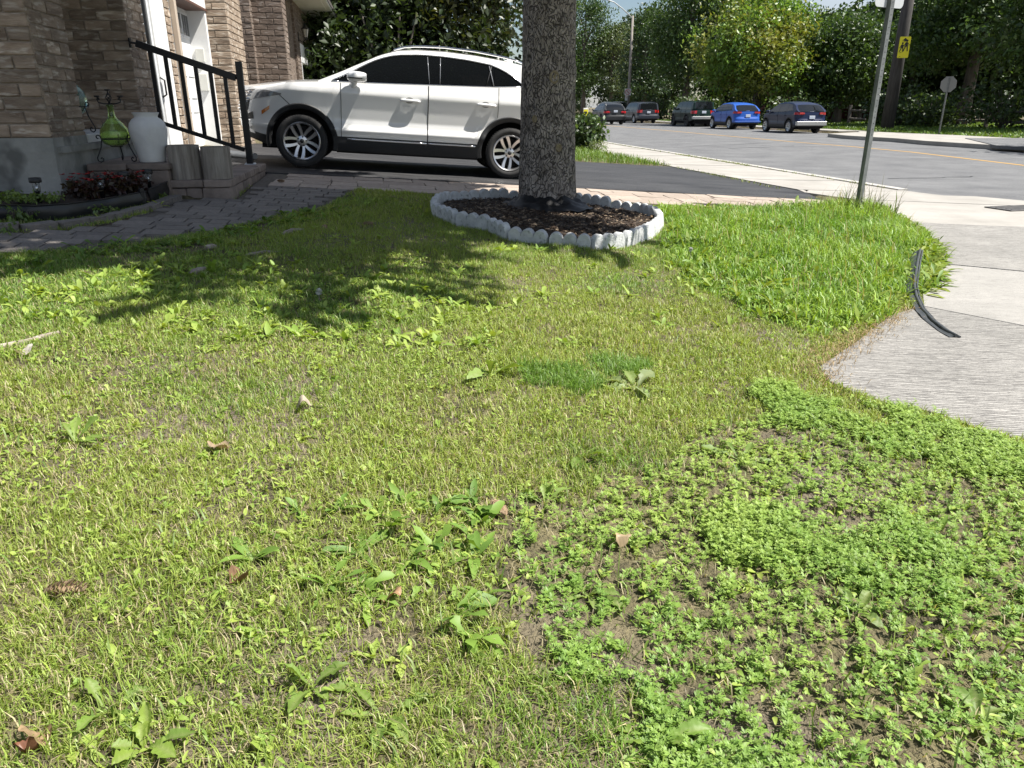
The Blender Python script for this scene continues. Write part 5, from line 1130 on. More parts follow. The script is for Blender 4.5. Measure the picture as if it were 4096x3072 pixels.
Vc = np.stack([q(-.5, -1, .0), q(.5, -1, 0), q(.5, 1, 0), q(-.5, 1, 0), q(-.4, 0, .006), q(.4, 0, .006)], 1).reshape(-1, 3); i6 = np.arange(n) * 6
Qc = np.concatenate([np.stack([i6, i6 + 1, i6 + 5, i6 + 4], 1), np.stack([i6 + 2, i6 + 3, i6 + 4, i6 + 5], 1)])
cc = np.where(g.random((n, 1)) < .72, np.array([[.055, .038, .027]]), np.array([[.20, .155, .11]])) * g.uniform(.5, 1.4, (n, 1)); M_chip = leafmat('bark_chip', .02, 0.0)
tag(obj('bark_mulch', np_mesh('bark_mulch', Vc, Qc, None, np.repeat(cc, 6, 0)), M_chip), 'dark shredded bark mulch inside the scalloped ring', 'mulch', kind='stuff')
# black landscape fabric bunched at the trunk
M_fab = mat('landscape_fabric', (0.009, 0.009, 0.010), rough=0.5, bump=0.4, bscale=18)
GG = []
for i in range(34):
    a = R(-168) + R(150) * i / 33; row = []
    for j in range(12):
        f = j / 11; rad = .275 + .24 * f * (.65 + .6 * float(vnoise(i * .3, 2))) ; hz = .050 + .075 * (1 - f) ** 1.6 * (.55 + .8 * float(vnoise(i * .22, 9))) + .055 * float(vnoise(i * .55, j * .6)) * (1 - f * .6) - .02 * f
        row.append(Vector((rad * math.cos(a) * (1.15 if a < R(-90) else 1), rad * math.sin(a), hz)))
    GG.append(row)
mb = MB(); mb.grid(GG); mb.grid([[p - Vector((0, 0, .006)) for p in r_] for r_ in GG]); fb = mb.build('landscape_fabric', M_fab, None, tp, recalc=False); tag(fb, 'crumpled black landscape fabric bunched at foot of the spruce trunk', 'fabric')

# ================================================================== SIGNS, POLES, FENCE
M_galv = mat('galvanised_steel', (0.12, 0.13, 0.13), (0.19, 0.20, 0.198), scale=14, rough=0.6, metal=0.25, bump=0.2, bscale=60)
M_signb = mat('sign_back_aluminium', (0.55, 0.57, 0.58), rough=0.5, metal=0.2)
su, sv, _z = 5.29, 7.95, 0; sz = ztf(su, sv)
sgn = thing('sign_post', 'grey perforated steel sign post standing in tall grass at the sidewalk corner', 'sign', W(su, sv, sz), R(28))
mb = MB(); H_ = 3.0
prof = [(-.042, .018), (-.034, .018), (-.026, -.016), (.026, -.016), (.034, .018), (.042, .018), (.042, .014), (.037, .014), (.029, -.021), (-.029, -.021), (-.037, .014), (-.042, .014)]
n = len(prof); mb.add([(p[0], p[1], -.1) for p in prof] + [(p[0], p[1], H_) for p in prof], [(i, (i + 1) % n, (i + 1) % n + n, i + n) for i in range(n)]); mb.build('post', M_galv, sgn)
mb = MB()
for k in range(34): mb.lathe([(.0055, -.0222), (.0055, -.0212), (0, -.0212)], 8, (0, 0, .9 + k * .06), axis='y')
mb.build('bolt_holes', M_seam, sgn)
def plate(w, h, rad, x0=0, z0=0, y0=.02, y1=.024):
    pf = []
    for cx, cz, a0 in ((w/2-rad, h/2-rad, 0), (-w/2+rad, h/2-rad, 90), (-w/2+rad, -h/2+rad, 180), (w/2-rad, -h/2+rad, 270)):
        for a in np.linspace(a0, a0 + 90, 5): pf.append((x0 + cx + rad * math.cos(R(a)), z0 + cz + rad * math.sin(R(a))))
    mb = MB(); mb.prism(pf, y0, y1); return mb
plate(.45, .60, .05, 0, Pv(3585, 30, sv)[1] - sz + .3).build('sign_plate', M_signb, sgn)
mb = MB(); mb.lathe([(0, -.028), (.010, -.028), (.010, -.016)], 8, (0, 0, 2.32), axis='y'); mb.lathe([(0, -.028), (.010, -.028), (.010, -.016)], 8, (0, 0, 2.74), axis='y'); mb.build('sign_bolts', M_galv, sgn)
# stop sign seen from behind
M_stop = mat('sign_back_grey', (0.20, 0.205, 0.20), rough=0.6)
stp = UV(*Pz(3755, 536, .14)[:2]); so = thing('stop_sign', 'back of an octagonal stop sign on a thin steel post', 'sign', W(stp[0], stp[1], .11), R(-48))
zt2 = Pv(3786, 303, stp[1])[1] - .11
mb = MB(); mb.prism([(.36 * math.cos(R(22.5 + 45 * k)), zt2 - .36 + .36 * math.sin(R(22.5 + 45 * k))) for k in range(8)], .02, .025); mb.build('sign_plate', M_stop, so)
mb = MB(); mb.box(-.03, .03, -.015, .018, -.05, zt2 - .08); mb.build('post', M_galv, so)
# wooden utility pole with the yellow school sign
M_pole = mat('weathered_pole', (0.045, 0.042, 0.042), (0.085, 0.080, 0.076), scale=6, stretch=(2, 2, .2), rough=0.95, bump=0.5, bscale=30)
upv = UV(*Pz(3547, 516, .14)[:2]); uo = thing('utility_pole', 'thick dark wooden utility pole behind the corner sign post', 'pole', W(upv[0], upv[1], .1)); mb = MB(); mb.tube([(0, 0, -.2), (0, 0, 5), (0, 0, 10.5)], [.36, .31, .25], 16); mb.build('pole_shaft', M_pole, uo)
mb = MB(); mb.box(-1.2, 1.2, -.06, .06, 9.6, 9.72); mb.build('cross_arm', M_pole, uo)
M_ysg = mat('school_sign_yellow', (0.68, 0.62, 0.02), rough=0.5); M_bsg = mat('sign_black_print', (0.015, 0.015, 0.015), rough=0.5)
vs_ = upv[1] - .9; a0 = Pv(3595, 145, vs_); a1 = Pv(3640, 233, vs_); yh = abs(a1[1] - a0[1]) * .98; yw = yh * .54; yc = ((a0[0] + a1[0]) / 2 - .02, (a0[1] + a1[1]) / 2)
ys = thing('school_sign', 'yellow school crossing sign with two walking figures and an arrow', 'sign', W(yc[0], vs_, yc[1]), R(-7))
plate(yw, yh, .05, 0, 0, -.006, 0.0).build('sign_plate', M_ysg, ys)
s_ = yh / .95
def flat(nm, polys, m_, par, y=-.0085, th=.002):
    mb = MB()
    for pl in polys: mb.prism([(p[0] * s_, p[1] * s_) for p in pl], y, y + th)
    mb.build(nm, m_, par)
flat('arrow', [[(0, .42), (.13, .30), (.05, .31), (.05, .26), (-.05, .26), (-.05, .31), (-.13, .30)]], M_bsg, ys)
def fig(x, z, sc, nm):
    c = [[(x + sc * .055 * math.cos(a), z + sc * (.33 + .055 * math.sin(a))) for a in np.linspace(0, 2 * math.pi, 12, endpoint=False)]]
    tr = lambda P_: [(x + sc * p[0], z + sc * p[1]) for p in P_]
    c += [tr([(-.06, .26), (.05, .26), (.07, .05), (-.08, .05)]), tr([(-.08, .05), (-.02, .05), (-.10, -.16), (-.15, -.15)]), tr([(.01, .05), (.07, .05), (.10, -.16), (.05, -.16)]), tr([(-.06, .25), (-.03, .2), (-.13, .06), (-.16, .08)]), tr([(.04, .25), (.06, .2), (.16, .1), (.15, .14)])]
    flat(nm, c, M_bsg, ys)
fig(-.09, -.08, .8, 'figure'); fig(.10, -.02, .95, 'figure'); flat('border_mark', [[(-.17, -.22), (-.10, -.22), (-.10, -.235), (-.17, -.235)], [(-.17, -.40), (-.10, -.40), (-.10, -.415), (-.17, -.415)]], M_bsg, ys)
mb = MB(); mb.box(-.03, .03, .0, .75, -.02, .02); mb.build('bracket', M_galv, ys)
# street lamp with the no-U-turn sign
lv, lz = Pu(2531, 68, 24.2); lo = thing('street_lamp', 'tall grey street lamp pole with slender curved arm', 'street lamp', W(24.2, lv, .12), TH)
M_lp = mat('lamp_concrete', (0.22, 0.20, 0.18), (0.30, 0.275, 0.25), scale=5, rough=0.85)
mb = MB(); mb.tube([(0, 0, -.1), (0, 0, lz * .5), (0, 0, lz)], [.17, .14, .11], 12); mb.build('pole_shaft', M_lp, lo)
mb = MB(); mb.tube([(0, 0, lz - .25), (-1.2, -.4, lz + .55), (-2.2, -.8, lz + 1.05), (-3.0, -1.1, lz + 1.2)], .05, 8); mb.build('arm', M_signb, lo)
mb = MB(); mb.lathe([(0, -.07), (.12, -.06), (.15, .0), (.10, .07), (0, .09)], 12, (-3.2, -1.15, lz + 1.2)); mb.build('lamp_head', M_galv, lo)
M_wsg = mat('sign_white', (0.62, 0.62, 0.60), rough=0.5); M_rsg = mat('sign_red_print', (0.45, 0.04, 0.04), rough=0.5)
v2 = lv - .3; c0 = Pv(2500, 355, v2); c1 = Pv(2522, 381, v2); sw_ = abs(c1[0] - c0[0]) * 1.05; sc_ = ((c0[0] + c1[0]) / 2, (c0[1] + c1[1]) / 2)
nu_ = thing('no_u_turn_sign', 'white square no U-turn sign with red ring on the street lamp', 'sign', W(sc_[0], v2, sc_[1]), R(3)); plate(sw_, sw_, .05, 0, 0, -.006, 0).build('sign_plate', M_wsg, nu_)
r_ = sw_ * .42; mb = MB(); mb.grid([[(r_ * f * math.cos(a), -.009, r_ * f * math.sin(a)) for f in (.82, 1)] for a in np.linspace(0, 2 * math.pi, 29)]); M4 = Matrix.Rotation(R(45), 4, 'Y'); mb.box(-r_ * .85, r_ * .85, -.0105, -.0085, -r_ * .09, r_ * .09, M=M4); mb.build('red_ring', M_rsg, nu_)
mb = MB(); u_ = [(-.28, -.5), (-.28, .2)] + [(.28 * math.cos(a), .2 + .28 * math.sin(a)) for a in np.linspace(math.pi, 0, 9)] + [(.28, -.15)]; mb.grid([[(p[0] * r_ * k_ * 1.0, -.0075, p[1] * r_ * k_) for k_ in (.85, 1.15)] for p in u_]); mb.add([(r_ * .08, -.0075, -r_ * .1), (r_ * .5, -.0075, -r_ * .1), (r_ * .28, -.0075, -r_ * .5)], [(0, 1, 2)]); mb.build('u_turn_arrow', M_bsg, nu_)
mb = MB(); mb.box(-.03, .03, 0, .25, -.02, .02); mb.build('bracket', M_galv, nu_)
c2_ = Pv(2505, 392, v2); pk = thing('parking_sign', 'small white sign right below the no U-turn sign', 'sign', W(c2_[0], v2, c2_[1]), R(3)); plate(sw_ * .42, sw_ * .75, .03, 0, 0, -.006, 0).build('sign_plate', M_wsg, pk)
mb = MB(); mb.grid([[(.1 * f * math.cos(a), -.008, .12 + .1 * f * math.sin(a)) for f in (.78, 1)] for a in np.linspace(0, 2 * math.pi, 21)]); mb.build('red_ring', M_rsg, pk); mb = MB(); mb.box(-.03, .03, 0, .25, -.02, .02); mb.build('bracket', M_galv, pk)
# flexible marker post at the kerb
mv = Pu(2342, 470, 7.25)[0]; mk = thing('marker_post', 'short white marker post with yellow sign near the driveway shrub', 'bollard', W(7.25, mv, ztf(7.25, mv) + .015), TH)
mtop = Pu(2342, 434, 7.25)[1] - ztf(7.25, mv); mw = .19
mb = MB(); mb.cbox(-mw / 2, mw / 2, -.03, .03, 0, mtop, .012); mb.build('post', M_wsg, mk); mb = MB(); mb.box(-mw * .44, mw * .44, -.0335, -.031, mtop - .27, mtop - .05); mb.build('yellow_panel', M_ysg, mk)
mb = MB(); mb.prism([(.05 * math.cos(a), mtop - .16 + .05 * math.sin(a)) for a in np.linspace(0, 2 * math.pi, 10, endpoint=False)], -.036, -.034); mb.box(-.06, -.01, -.0335, -.031, mtop - .50, mtop - .36); mb.box(.01, .06, -.0335, -.031, mtop - .50, mtop - .36); mb.build('black_print', M_bsg, mk)
# split-rail fence
M_fence = mat('grey_fence_wood', (0.13, 0.115, 0.10), (0.22, 0.20, 0.175), scale=6, stretch=(1, 1, 1), rough=0.95, bump=0.5, bscale=30)
fp = [(3392, 498), (3625, 502), (3940, 515), (4200, 527)]; fu = [UV(*Pz(*p, .15)[:2]) for p in fp]; fz_ = .16
fe = thing('rail_fence', 'grey split rail fence under the trees across the street', 'fence', W(fu[0][0], fu[0][1], .1))
base = W(fu[0][0], fu[0][1], .1); fw = [W(p[0], p[1], .1) - base for p in fu]
for i, p in enumerate(fw):
    mb = MB(); mb.cbox(-.09, .09, -.09, .09, -.1, 1.35, .015); mb.build('post', M_fence, fe, p)
for i in range(len(fw) - 1):
    if i == 0: continue
    for zz in (.48, 1.02): mb = MB(); mb.tube([fw[i] + Vector((0, 0, zz)), (fw[i] + fw[i + 1]) / 2 + Vector((0, 0, zz - .05)), fw[i + 1] + Vector((0, 0, zz + .02))], .075, 6); mb.build('rail', M_fence, fe)
for zz in (.45, 1.0): mb = MB(); e_ = fw[0] + (fw[1] - fw[0]) * .3; mb.tube([fw[0] + Vector((0, 0, zz)), e_ + Vector((0, 0, zz - .03))], .075, 6); mb.build('rail', M_fence, fe)
# red brick building behind the trees
bv = 64.0; b0 = Pv(3280, 440, bv)[0]; b1 = Pv(3480, 440, bv)[0]
M_rb = mat('red_school_brick', (0.10, 0.036, 0.027), (0.15, 0.055, 0.04), scale=8, rough=0.9)
sb_ = thing('brick_building', 'red brick building with tall white windows hidden behind the trees', 'building', W(b0, bv, .1), TH)
wdt = b1 - b0 + 9; mb = MB(); mb.box(0, wdt, 0, 12, 0, 8.2); mb.build('wall', M_rb, sb_); mb = MB(); mb.box(-.3, wdt + .3, -.3, 12.3, 8.2, 8.6); mb.build('roof', M_seam, sb_)
for i in range(4):
    for j in range(2):
        x = .9 + i * 3.3; z = 1.1 + j * 3.5; mb = MB(); mb.box(x, x + 1.7, -.06, .04, z, z + 2.2); f_ = mb.build('window', M_white, sb_)
        for q in range(2): mb = MB(); mb.box(x + .1 + q * .8, x + .8 + q * .8, -.075, -.061, z + .12, z + 2.08); mb.build('pane', M_glassd, f_)
# ================================================================== LAWN
M_grass = leafmat('grass_blades', gloss=0.04, trans=0.36, rough=0.5)
M_weed = leafmat('weed_leaves', gloss=0.035, trans=0.34, rough=0.55, tw=(1.2, 1.15, .45))
def to_world(u, v, z): return np.stack([u * CT - v * ST, u * ST + v * CT, z], 1)
STEPS = [(-6, 6.85), (-1.45, 7.36), (-1.45, 9.7), (-6, 9.7)]
BEDX = BED
RINGX = RING
def on_lawn(u, v):
    k = np.ones(u.shape, bool)
    for pl in HARD + [STEPS, BEDX, RINGX]: k &= ~inpoly(u, v, pl)
    return k
def scatter(n, g, ymin=.75, ymax=9.0, pw=1.0):            # points on the lawn around the view, thinner with distance
    y = ymin + (ymax - ymin) * g.random(n) ** pw; x = g.uniform(-1, 1, n) * (.78 * y + .55); u = x * CT + y * ST; v = -x * ST + y * CT
    k = on_lawn(u, v); return u[k], v[k]
def blades(u, v, h, w, lean, g, col, droop=0.0, z=None):
    n = len(u); B = to_world(u, v, (lawnz(u, v) if z is None else z) - .004); a = g.uniform(0, 2 * math.pi, n); D = np.stack([np.cos(a), np.sin(a), np.zeros(n)], 1); b = a + math.pi / 2 + g.normal(0, .5, n); Sd = np.stack([np.cos(b), np.sin(b), np.zeros(n)], 1) * (w / 2)[:, None]
    ln = np.clip(lean, 0, .97); up = np.array([0, 0, 1.0]); hz = np.sqrt(1 - ln ** 2)
    md = B + up * (h * .58 * np.sqrt(1 - (ln * .55) ** 2))[:, None] + D * (h * .58 * ln * .55)[:, None]; tip = B + up * (h * hz * (1 - droop))[:, None] + D * (h * ln)[:, None]
    V = np.stack([B - Sd, B + Sd, md + Sd * .85, md - Sd * .85, tip], 1).reshape(-1, 3); i = np.arange(n) * 5
    return V, np.stack([i, i + 1, i + 2, i + 3], 1), np.stack([i + 3, i + 2, i + 4], 1), np.repeat(col, 5, 0)
def blades1(u, v, h, w, lean, g, col):                     # one triangle each, for turf farther off
    n = len(u); B = to_world(u, v, lawnz(u, v) - .004); a = g.uniform(0, 2 * math.pi, n); D = np.stack([np.cos(a), np.sin(a), np.zeros(n)], 1); b = a + math.pi / 2; Sd = np.stack([np.cos(b), np.sin(b), np.zeros(n)], 1) * (w / 2)[:, None]; ln = np.clip(lean, 0, .96)
    tip = B + np.array([0, 0, 1.0]) * (h * np.sqrt(1 - ln ** 2))[:, None] + D * (h * ln)[:, None]; return np.stack([B - Sd, B + Sd, tip], 1).reshape(-1, 3), None, np.arange(n * 3).reshape(-1, 3), np.repeat(col, 3, 0)
class Acc:
    def __init__(s): s.V = []; s.Q = []; s.T = []; s.C = []; s.n = 0
    def add(s, V, Q, T, C):
        s.V.append(V); s.C.append(C)
        if Q is not None: s.Q.append(Q + s.n)
        if T is not None: s.T.append(T + s.n)
        s.n += len(V)
    def mesh(s, name, smooth=False): return np_mesh(name, np.concatenate(s.V), np.concatenate(s.Q) if s.Q else None, np.concatenate(s.T) if s.T else None, np.concatenate(s.C), smooth)
def strips(u, v, az, L, wd, e0, curl, col, g, z=None, lobes=.0, prof=(.28, .62, .85, 1.0, .62), off=0.0):
    """broad arching leaves, five stations wide, folded along the rib"""
    n = len(u); B = to_world(u, v, (lawnz(u, v) if z is None else z) + off); D = np.stack([np.cos(az), np.sin(az), np.zeros(n)], 1); Sd = np.stack([-np.sin(az), np.cos(az), np.zeros(n)], 1); up = np.array([0, 0, 1.0]); V = []
    ks = (0, .25, .5, .75, .92, 1.0); tw = g.normal(0, .35, n)
    for q, s_ in enumerate(ks):
        hx = L * (s_ * np.cos(e0) + curl * .18 * s_ ** 2); hz = L * (np.sin(e0) * s_ - curl * s_ ** 2 * .55); c = B + D * hx[:, None] + up * np.maximum(hz, .002 - off)[:, None]
        p = (prof + (.06,))[q] if q < 5 else .05; ww = wd * p * (1 + (lobes * (g.random(n) - .5) * 2 if 0 < q < 5 else 0)) * .5; fold = .30 * ww
        sdt = Sd * np.cos(tw * s_)[:, None] + up * np.sin(tw * s_)[:, None]
        V += [c + sdt * ww[:, None] + up * fold[:, None], c, c - sdt * ww[:, None] + up * fold[:, None]]
    V = np.stack(V, 1).reshape(-1, 3); i = np.arange(n) * 18; Q = []
    for q in range(5):
        for s_ in (0, 1): Q.append(np.stack([i + q * 3 + s_, i + q * 3 + s_ + 1, i + q * 3 + s_ + 4, i + q * 3 + s_ + 3], 1))
    return V, np.concatenate(Q), None, np.repeat(col, 18, 0)
def jpoly(u, v, pl, a=.35): return inpoly(u + (fbm(u, v, 2.3) - .5) * a * 2 + (vnoise(u, v, 9) - .5) * a * .6, v + (fbm(u + 40, v + 9, 2.3) - .5) * a * 2 + (vnoise(u + 5, v, 9) - .5) * a * .6, pl)
def mixc(k, a, b): return np.array(a) * (1 - k[:, None]) + np.array(b) * k[:, None]
poly = lambda px: [PG(*p) for p in px]
TALL = poly([(2660, 985), (2675, 900), (2600, 832), (3000, 838), (3300, 826), (3500, 838), (3600, 882), (3685, 952), (3722, 1018), (3710, 1098), (3675, 1177), (3550, 1262), (3440, 1330), (3300, 1345), (3020, 1285), (2780, 1150), (2660, 1060)])
RWEED = poly([(2700, 1850), (3060, 1560), (3312, 1548), (3431, 1598), (3583, 1645), (3928, 1742), (4096, 1785), (4600, 2010), (4900, 2500), (4600, 3500), (2750, 3500), (2350, 2900), (2150, 2480), (2150, 2180), (2450, 2060)])
LUSH = poly([(2130, 1490), (2330, 1470), (2420, 1540), (2330, 1600), (2150, 1570)]); LUSH2 = poly([(2440, 1440), (2640, 1440), (2620, 1520), (2470, 1510)]); LUSH3 = poly([(2980, 1470), (3280, 1480), (3310, 1560), (3060, 1570)])
BROAD = poly([(300, 1080), (900, 1020), (1500, 1110), (2000, 1230), (2000, 1400), (1500, 1480), (300, 1450), (-300, 1300)])
BROAD2 = poly([(900, 2000), (1900, 1930), (2250, 2100), (2300, 2350), (1600, 2480), (900, 2300)])
g = np.random.default_rng(101); acc = Acc()
YG, GR, OL, STRAW = (.350, .445, .085), (.200, .345, .055), (.340, .390, .105), (.58, .50, .29)
# fine turf: small tufts
u, v = scatter(215000, g, .72, 8.6, .80)
pt = fbm(u, v, 1.1); pt2 = fbm(u + 7, v - 3, 3.3); rw = jpoly(u, v, RWEED); tl = inpoly(u, v, TALL); lu = (jpoly(u, v, LUSH, .25) | jpoly(u, v, LUSH2, .25)) & (pt2 > .3)
dirt = np.clip((fbm(u + 20, v + 11, 1.7) - .43) * 6, 0, 1)
dry = np.clip((2.6 - v) * .35 + (.2 - u * .25), 0, 1) * .6
shade_dirt = np.where((u < -.4) & (v > 5.0), .55, 0)
keep = np.ones(len(u)) * (.72 + .5 * (pt2 > .40)); keep = np.where(rw, .46 * (1 - .75 * dirt), keep); keep = np.where(tl, .5, keep); keep -= .16 * dry + shade_dirt * dirt; keep = np.where(lu, 1.2, keep)
k = g.random(len(u)) < keep; u, v, pt, pt2, lu, dr_ = [np.repeat(q[k], 4) for q in (u, v, pt, pt2, lu, dry)]; n = len(u); tuf = np.repeat(g.random(n // 4), 4); u = u + g.normal(0, .009, n); v = v + g.normal(0, .009, n)
h = g.uniform(.018, .046, n) * (1 + .9 * (pt2 - .4)) * np.where(lu, 1.6, 1); y_ = u * ST + v * CT
w = g.uniform(.0020, .0038, n) * np.clip(.7 + y_ * .14, .9, 1.8)
big = fbm(u + 13, v + 4, .75); mix = np.clip(.5 + (pt - .45) * 2.2 + (big - .47) * 2.6 + (tuf - .5) * .7 + g.normal(0, .12, n), 0, 1); col = mixc(mix, GR, YG); ol = (tuf < .22) & (g.random(n) < .8); col[ol] = np.array(OL); st_ = g.random(n) < (.03 + .13 * dr_ + .5 * np.clip(big - .58, 0, 1)); col[st_] = np.array(STRAW); col *= g.uniform(.60, 1.2, n)[:, None]
col[lu] = mixc(g.random(lu.sum()) * .9, (.150, .270, .044), GR)
ln_ = g.uniform(.3, .95, n); nr_ = y_ < 4.3
acc.add(*blades(u[nr_], v[nr_], h[nr_], w[nr_], ln_[nr_], g, col[nr_])); acc.add(*blades1(u[~nr_], v[~nr_], h[~nr_], w[~nr_] * 1.25, ln_[~nr_], g, col[~nr_]))
# thatch lying in the turf
u, v = scatter(90000, g, .72, 8.6, .8); dry = np.clip((3.2 - v) * .35 + (.3 - u * .2), 0, 1); k = (g.random(len(u)) < .26 + .55 * dry) & ~(inpoly(u, v, TALL)); u, v = u[k], v[k]; n = len(u)
rwd = inpoly(u, v, RWEED); k = ~rwd | (g.random(n) < .30); u, v = u[k], v[k]; n = len(u)
acc.add(*blades(u, v, g.uniform(.02, .055, n), g.uniform(.0014, .0028, n), g.uniform(.93, .975, n), g, np.tile(np.array(STRAW), (n, 1)) * g.uniform(.4, .95, n)[:, None], z=lawnz(u, v) + g.uniform(.002, .012, n)))
# coarse blades here and there
u, v = scatter(26000, g, .72, 8.6, .85); k = g.random(len(u)) < np.where(inpoly(u, v, RWEED), .42, .30) * np.clip(.3 + 1.6 * (fbm(u, v, 2.2) - .3), .1, 1); u, v = u[k], v[k]; n = len(u)
acc.add(*blades(u, v, g.uniform(.04, .095, n), g.uniform(.003, .0055, n), g.uniform(.4, .95, n), g, mixc(g.random(n), (.12, .21, .035), (.20, .28, .055)) * g.uniform(.8, 1.15, n)[:, None], .1))
# tall grass on the corner
bu = [p[0] for p in TALL]; bv_ = [p[1] for p in TALL]; u = g.uniform(min(bu), max(bu) + .1, 84000); v = g.uniform(min(bv_) - .4, max(bv_), 84000); k = jpoly(u, v, TALL, .28) & (~inpoly(u, v, RINGX)) & on_lawn(u - .08, v - .02); u, v = u[k], v[k]; n = len(u); hn = fbm(u, v, 1.6)
inn = sum(inpoly(u + du, v + dv, TALL).astype(float) for du, dv in ((.3, 0), (-.3, 0), (0, .3), (0, -.3), (.15, .15), (-.15, -.15))) / 6; h = g.uniform(.04, .19, n) * (.35 + 1.35 * hn) * (.35 + .65 * inn) * np.clip(.6 + .28 * (u - 2.2), .6, 1.25)
acc.add(*blades(u, v, h, g.uniform(.005, .0105, n), g.uniform(.35, .96, n), g, mixc(np.clip(hn * 1.3 - .2 + g.normal(0, .25, n), 0, 1), (.160, .330, .045), (.360, .520, .080)) * g.uniform(.6, 1.15, n)[:, None], .12))
q_ = g.random(n) < .018; acc.add(*blades(u[q_], v[q_], h[q_] * 1.5 + .03, np.full(q_.sum(), .005), g.uniform(.2, .7, q_.sum()), g, np.tile(np.array((.42, .36, .17)), (q_.sum(), 1)), .05))
# stems with seed heads near the sign post
u = 5.29 + g.normal(0, .22, 46); v = 7.95 + g.normal(0, .22, 46); k = on_lawn(u, v); u, v = u[k], v[k]; n = len(u)
acc.add(*blades(u, v, g.uniform(.28, .55, n), np.full(n, .006), g.uniform(.1, .45, n), g, np.tile(np.array((.17, .17, .07)), (n, 1)), 0)); acc.add(*blades(u, v, g.uniform(.2, .42, n), np.full(n, .012), g.uniform(.2, .6, n), g, np.tile(np.array((.10, .15, .035)), (n, 1)), 0))
tag(obj('lawn_grass', acc.mesh('lawn_grass'), M_grass), 'patchy sunlit lawn grass with straw coloured thatch', 'grass', kind='stuff')

# broad weed leaves spread through the lawn
acc = Acc()
def rosettes(u, v, g, nl, L, wd, c1, c2, up=.55):
    n = len(u); k = g.integers(max(2, nl - 3), nl + 3, n); U = np.repeat(u, k); V_ = np.repeat(v, k); a = np.repeat(g.uniform(0, 6.28, n), k) + g.uniform(0, 6.28, len(U)); m_ = len(U); sc = np.repeat(g.uniform(.6, 1.25, n), k) * g.uniform(.7, 1.15, m_)
    e0 = np.clip(g.normal(up, .25, m_), .08, 1.3); pr = [(.22, .55, 1.0, .85, .40), (.45, .9, 1.0, .7, .30), (.2, .75, .45, .95, .45)]; typ = np.repeat(g.integers(0, 3, n), k); cm = np.repeat(g.random(n), k)
    for t_ in range(3):
        q = typ == t_
        if q.any(): acc.add(*strips(U[q], V_[q], a[q], L * sc[q], wd * sc[q], e0[q], g.uniform(.2, 1.1, q.sum()), mixc(np.clip(cm[q] + g.normal(0, .2, q.sum()), 0, 1), c1, c2), g, lobes=.55 if t_ != 1 else .1, prof=pr[t_]))
LB, LG, LD = (.375, .470, .095), (.215, .345, .055), (.105, .190, .035)
u, v = scatter(8000, g, .75, 8.5, .85); b1_ = inpoly(u, v, BROAD); b2_ = inpoly(u, v, BROAD2); sh = (v > 4.2) & (u < .3); k = g.random(len(u)) < np.where(b1_, .85, np.where(b2_, .55, np.where(inpoly(u, v, LUSH), .06, np.where(inpoly(u, v, TALL), .12, .13)))) * np.clip(fbm(u + 3, v, 1.9) * 2.2 - .2, .1, 1.2)
u, v = u[k], v[k]; near = (u * ST + v * CT) < 3.2
rosettes(u[~near], v[~near], g, 6, .080, .022, LB, LG, .78); kn = near & (g.random(len(u)) < .55); rosettes(u[kn], v[kn], g, 5, .045, .012, LG, LB, .7)
u, v = scatter(2600, g, .75, 3.4, .8); k = g.random(len(u)) < .42 * np.clip(fbm(u + 3, v + 8, 2.1) * 2.4 - .4, .05, 1.2); rosettes(u[k], v[k], g, 4, .042, .012, LG, LB, .7)
u, v = scatter(3000, g, .9, 4.2, .85); k = jpoly(u, v, BROAD2, .4) & (g.random(len(u)) < .55); rosettes(u[k], v[k], g, 6, .085, .022, LG, (.13, .24, .045), .7)
# clover and tiny leaves
u, v = scatter(26000, g, .75, 5.5, .8); k = (fbm(u + 9, v + 5, 2.6) > .50) & (g.random(len(u)) < .6); u, v = u[k], v[k]; n = len(u)
acc.add(*strips(u, v, g.uniform(0, 6.28, n), g.uniform(.010, .026, n), g.uniform(.006, .012, n), g.uniform(.1, .8, n), g.uniform(.1, .8, n), mixc(g.random(n), LG, LB), g, off=.020))
# rough broad leaves in the tall corner
u = g.uniform(min(bu), max(bu), 2600); v = g.uniform(min(bv_), max(bv_), 2600); k = inpoly(u, v, TALL) & (g.random(2600) < .62); rosettes(u[k], v[k], g, 5, .13, .026, (.26, .33, .06), (.15, .26, .04), .75)
ed = poly([(3560, 872), (3660, 935), (3712, 1000), (3725, 1060), (3712, 1110), (3690, 1170)]); pp = along(ed, .03); u = np.array([p.x for p, _ in pp]); v = np.array([p.y for p, _ in pp])
rosettes(np.repeat(u, 3) + g.normal(-.03, .06, 3 * len(u)), np.repeat(v, 3) + g.normal(0, .05, 3 * len(u)), g, 5, .14, .030, (.27, .33, .06), (.14, .25, .04), .6)
# shaded bed-side weeds along the walk
wl_ = poly([(-300, 1075), (452, 1000), (814, 955), (1085, 900), (1330, 830)]); pp = along(wl_, .05); u = np.array([p.x for p, _ in pp]); v = np.array([p.y for p, _ in pp]); rosettes(np.repeat(u, 3) + g.normal(0, .10, 3 * len(u)), np.repeat(v, 3) + g.normal(-.12, .10, 3 * len(u)), g, 4, .085, .026, LG, LD)
tag(obj('lawn_weeds', acc.mesh('lawn_weeds', True), M_weed), 'broad leaved weeds and clover spread through the lawn', 'weeds', kind='stuff')

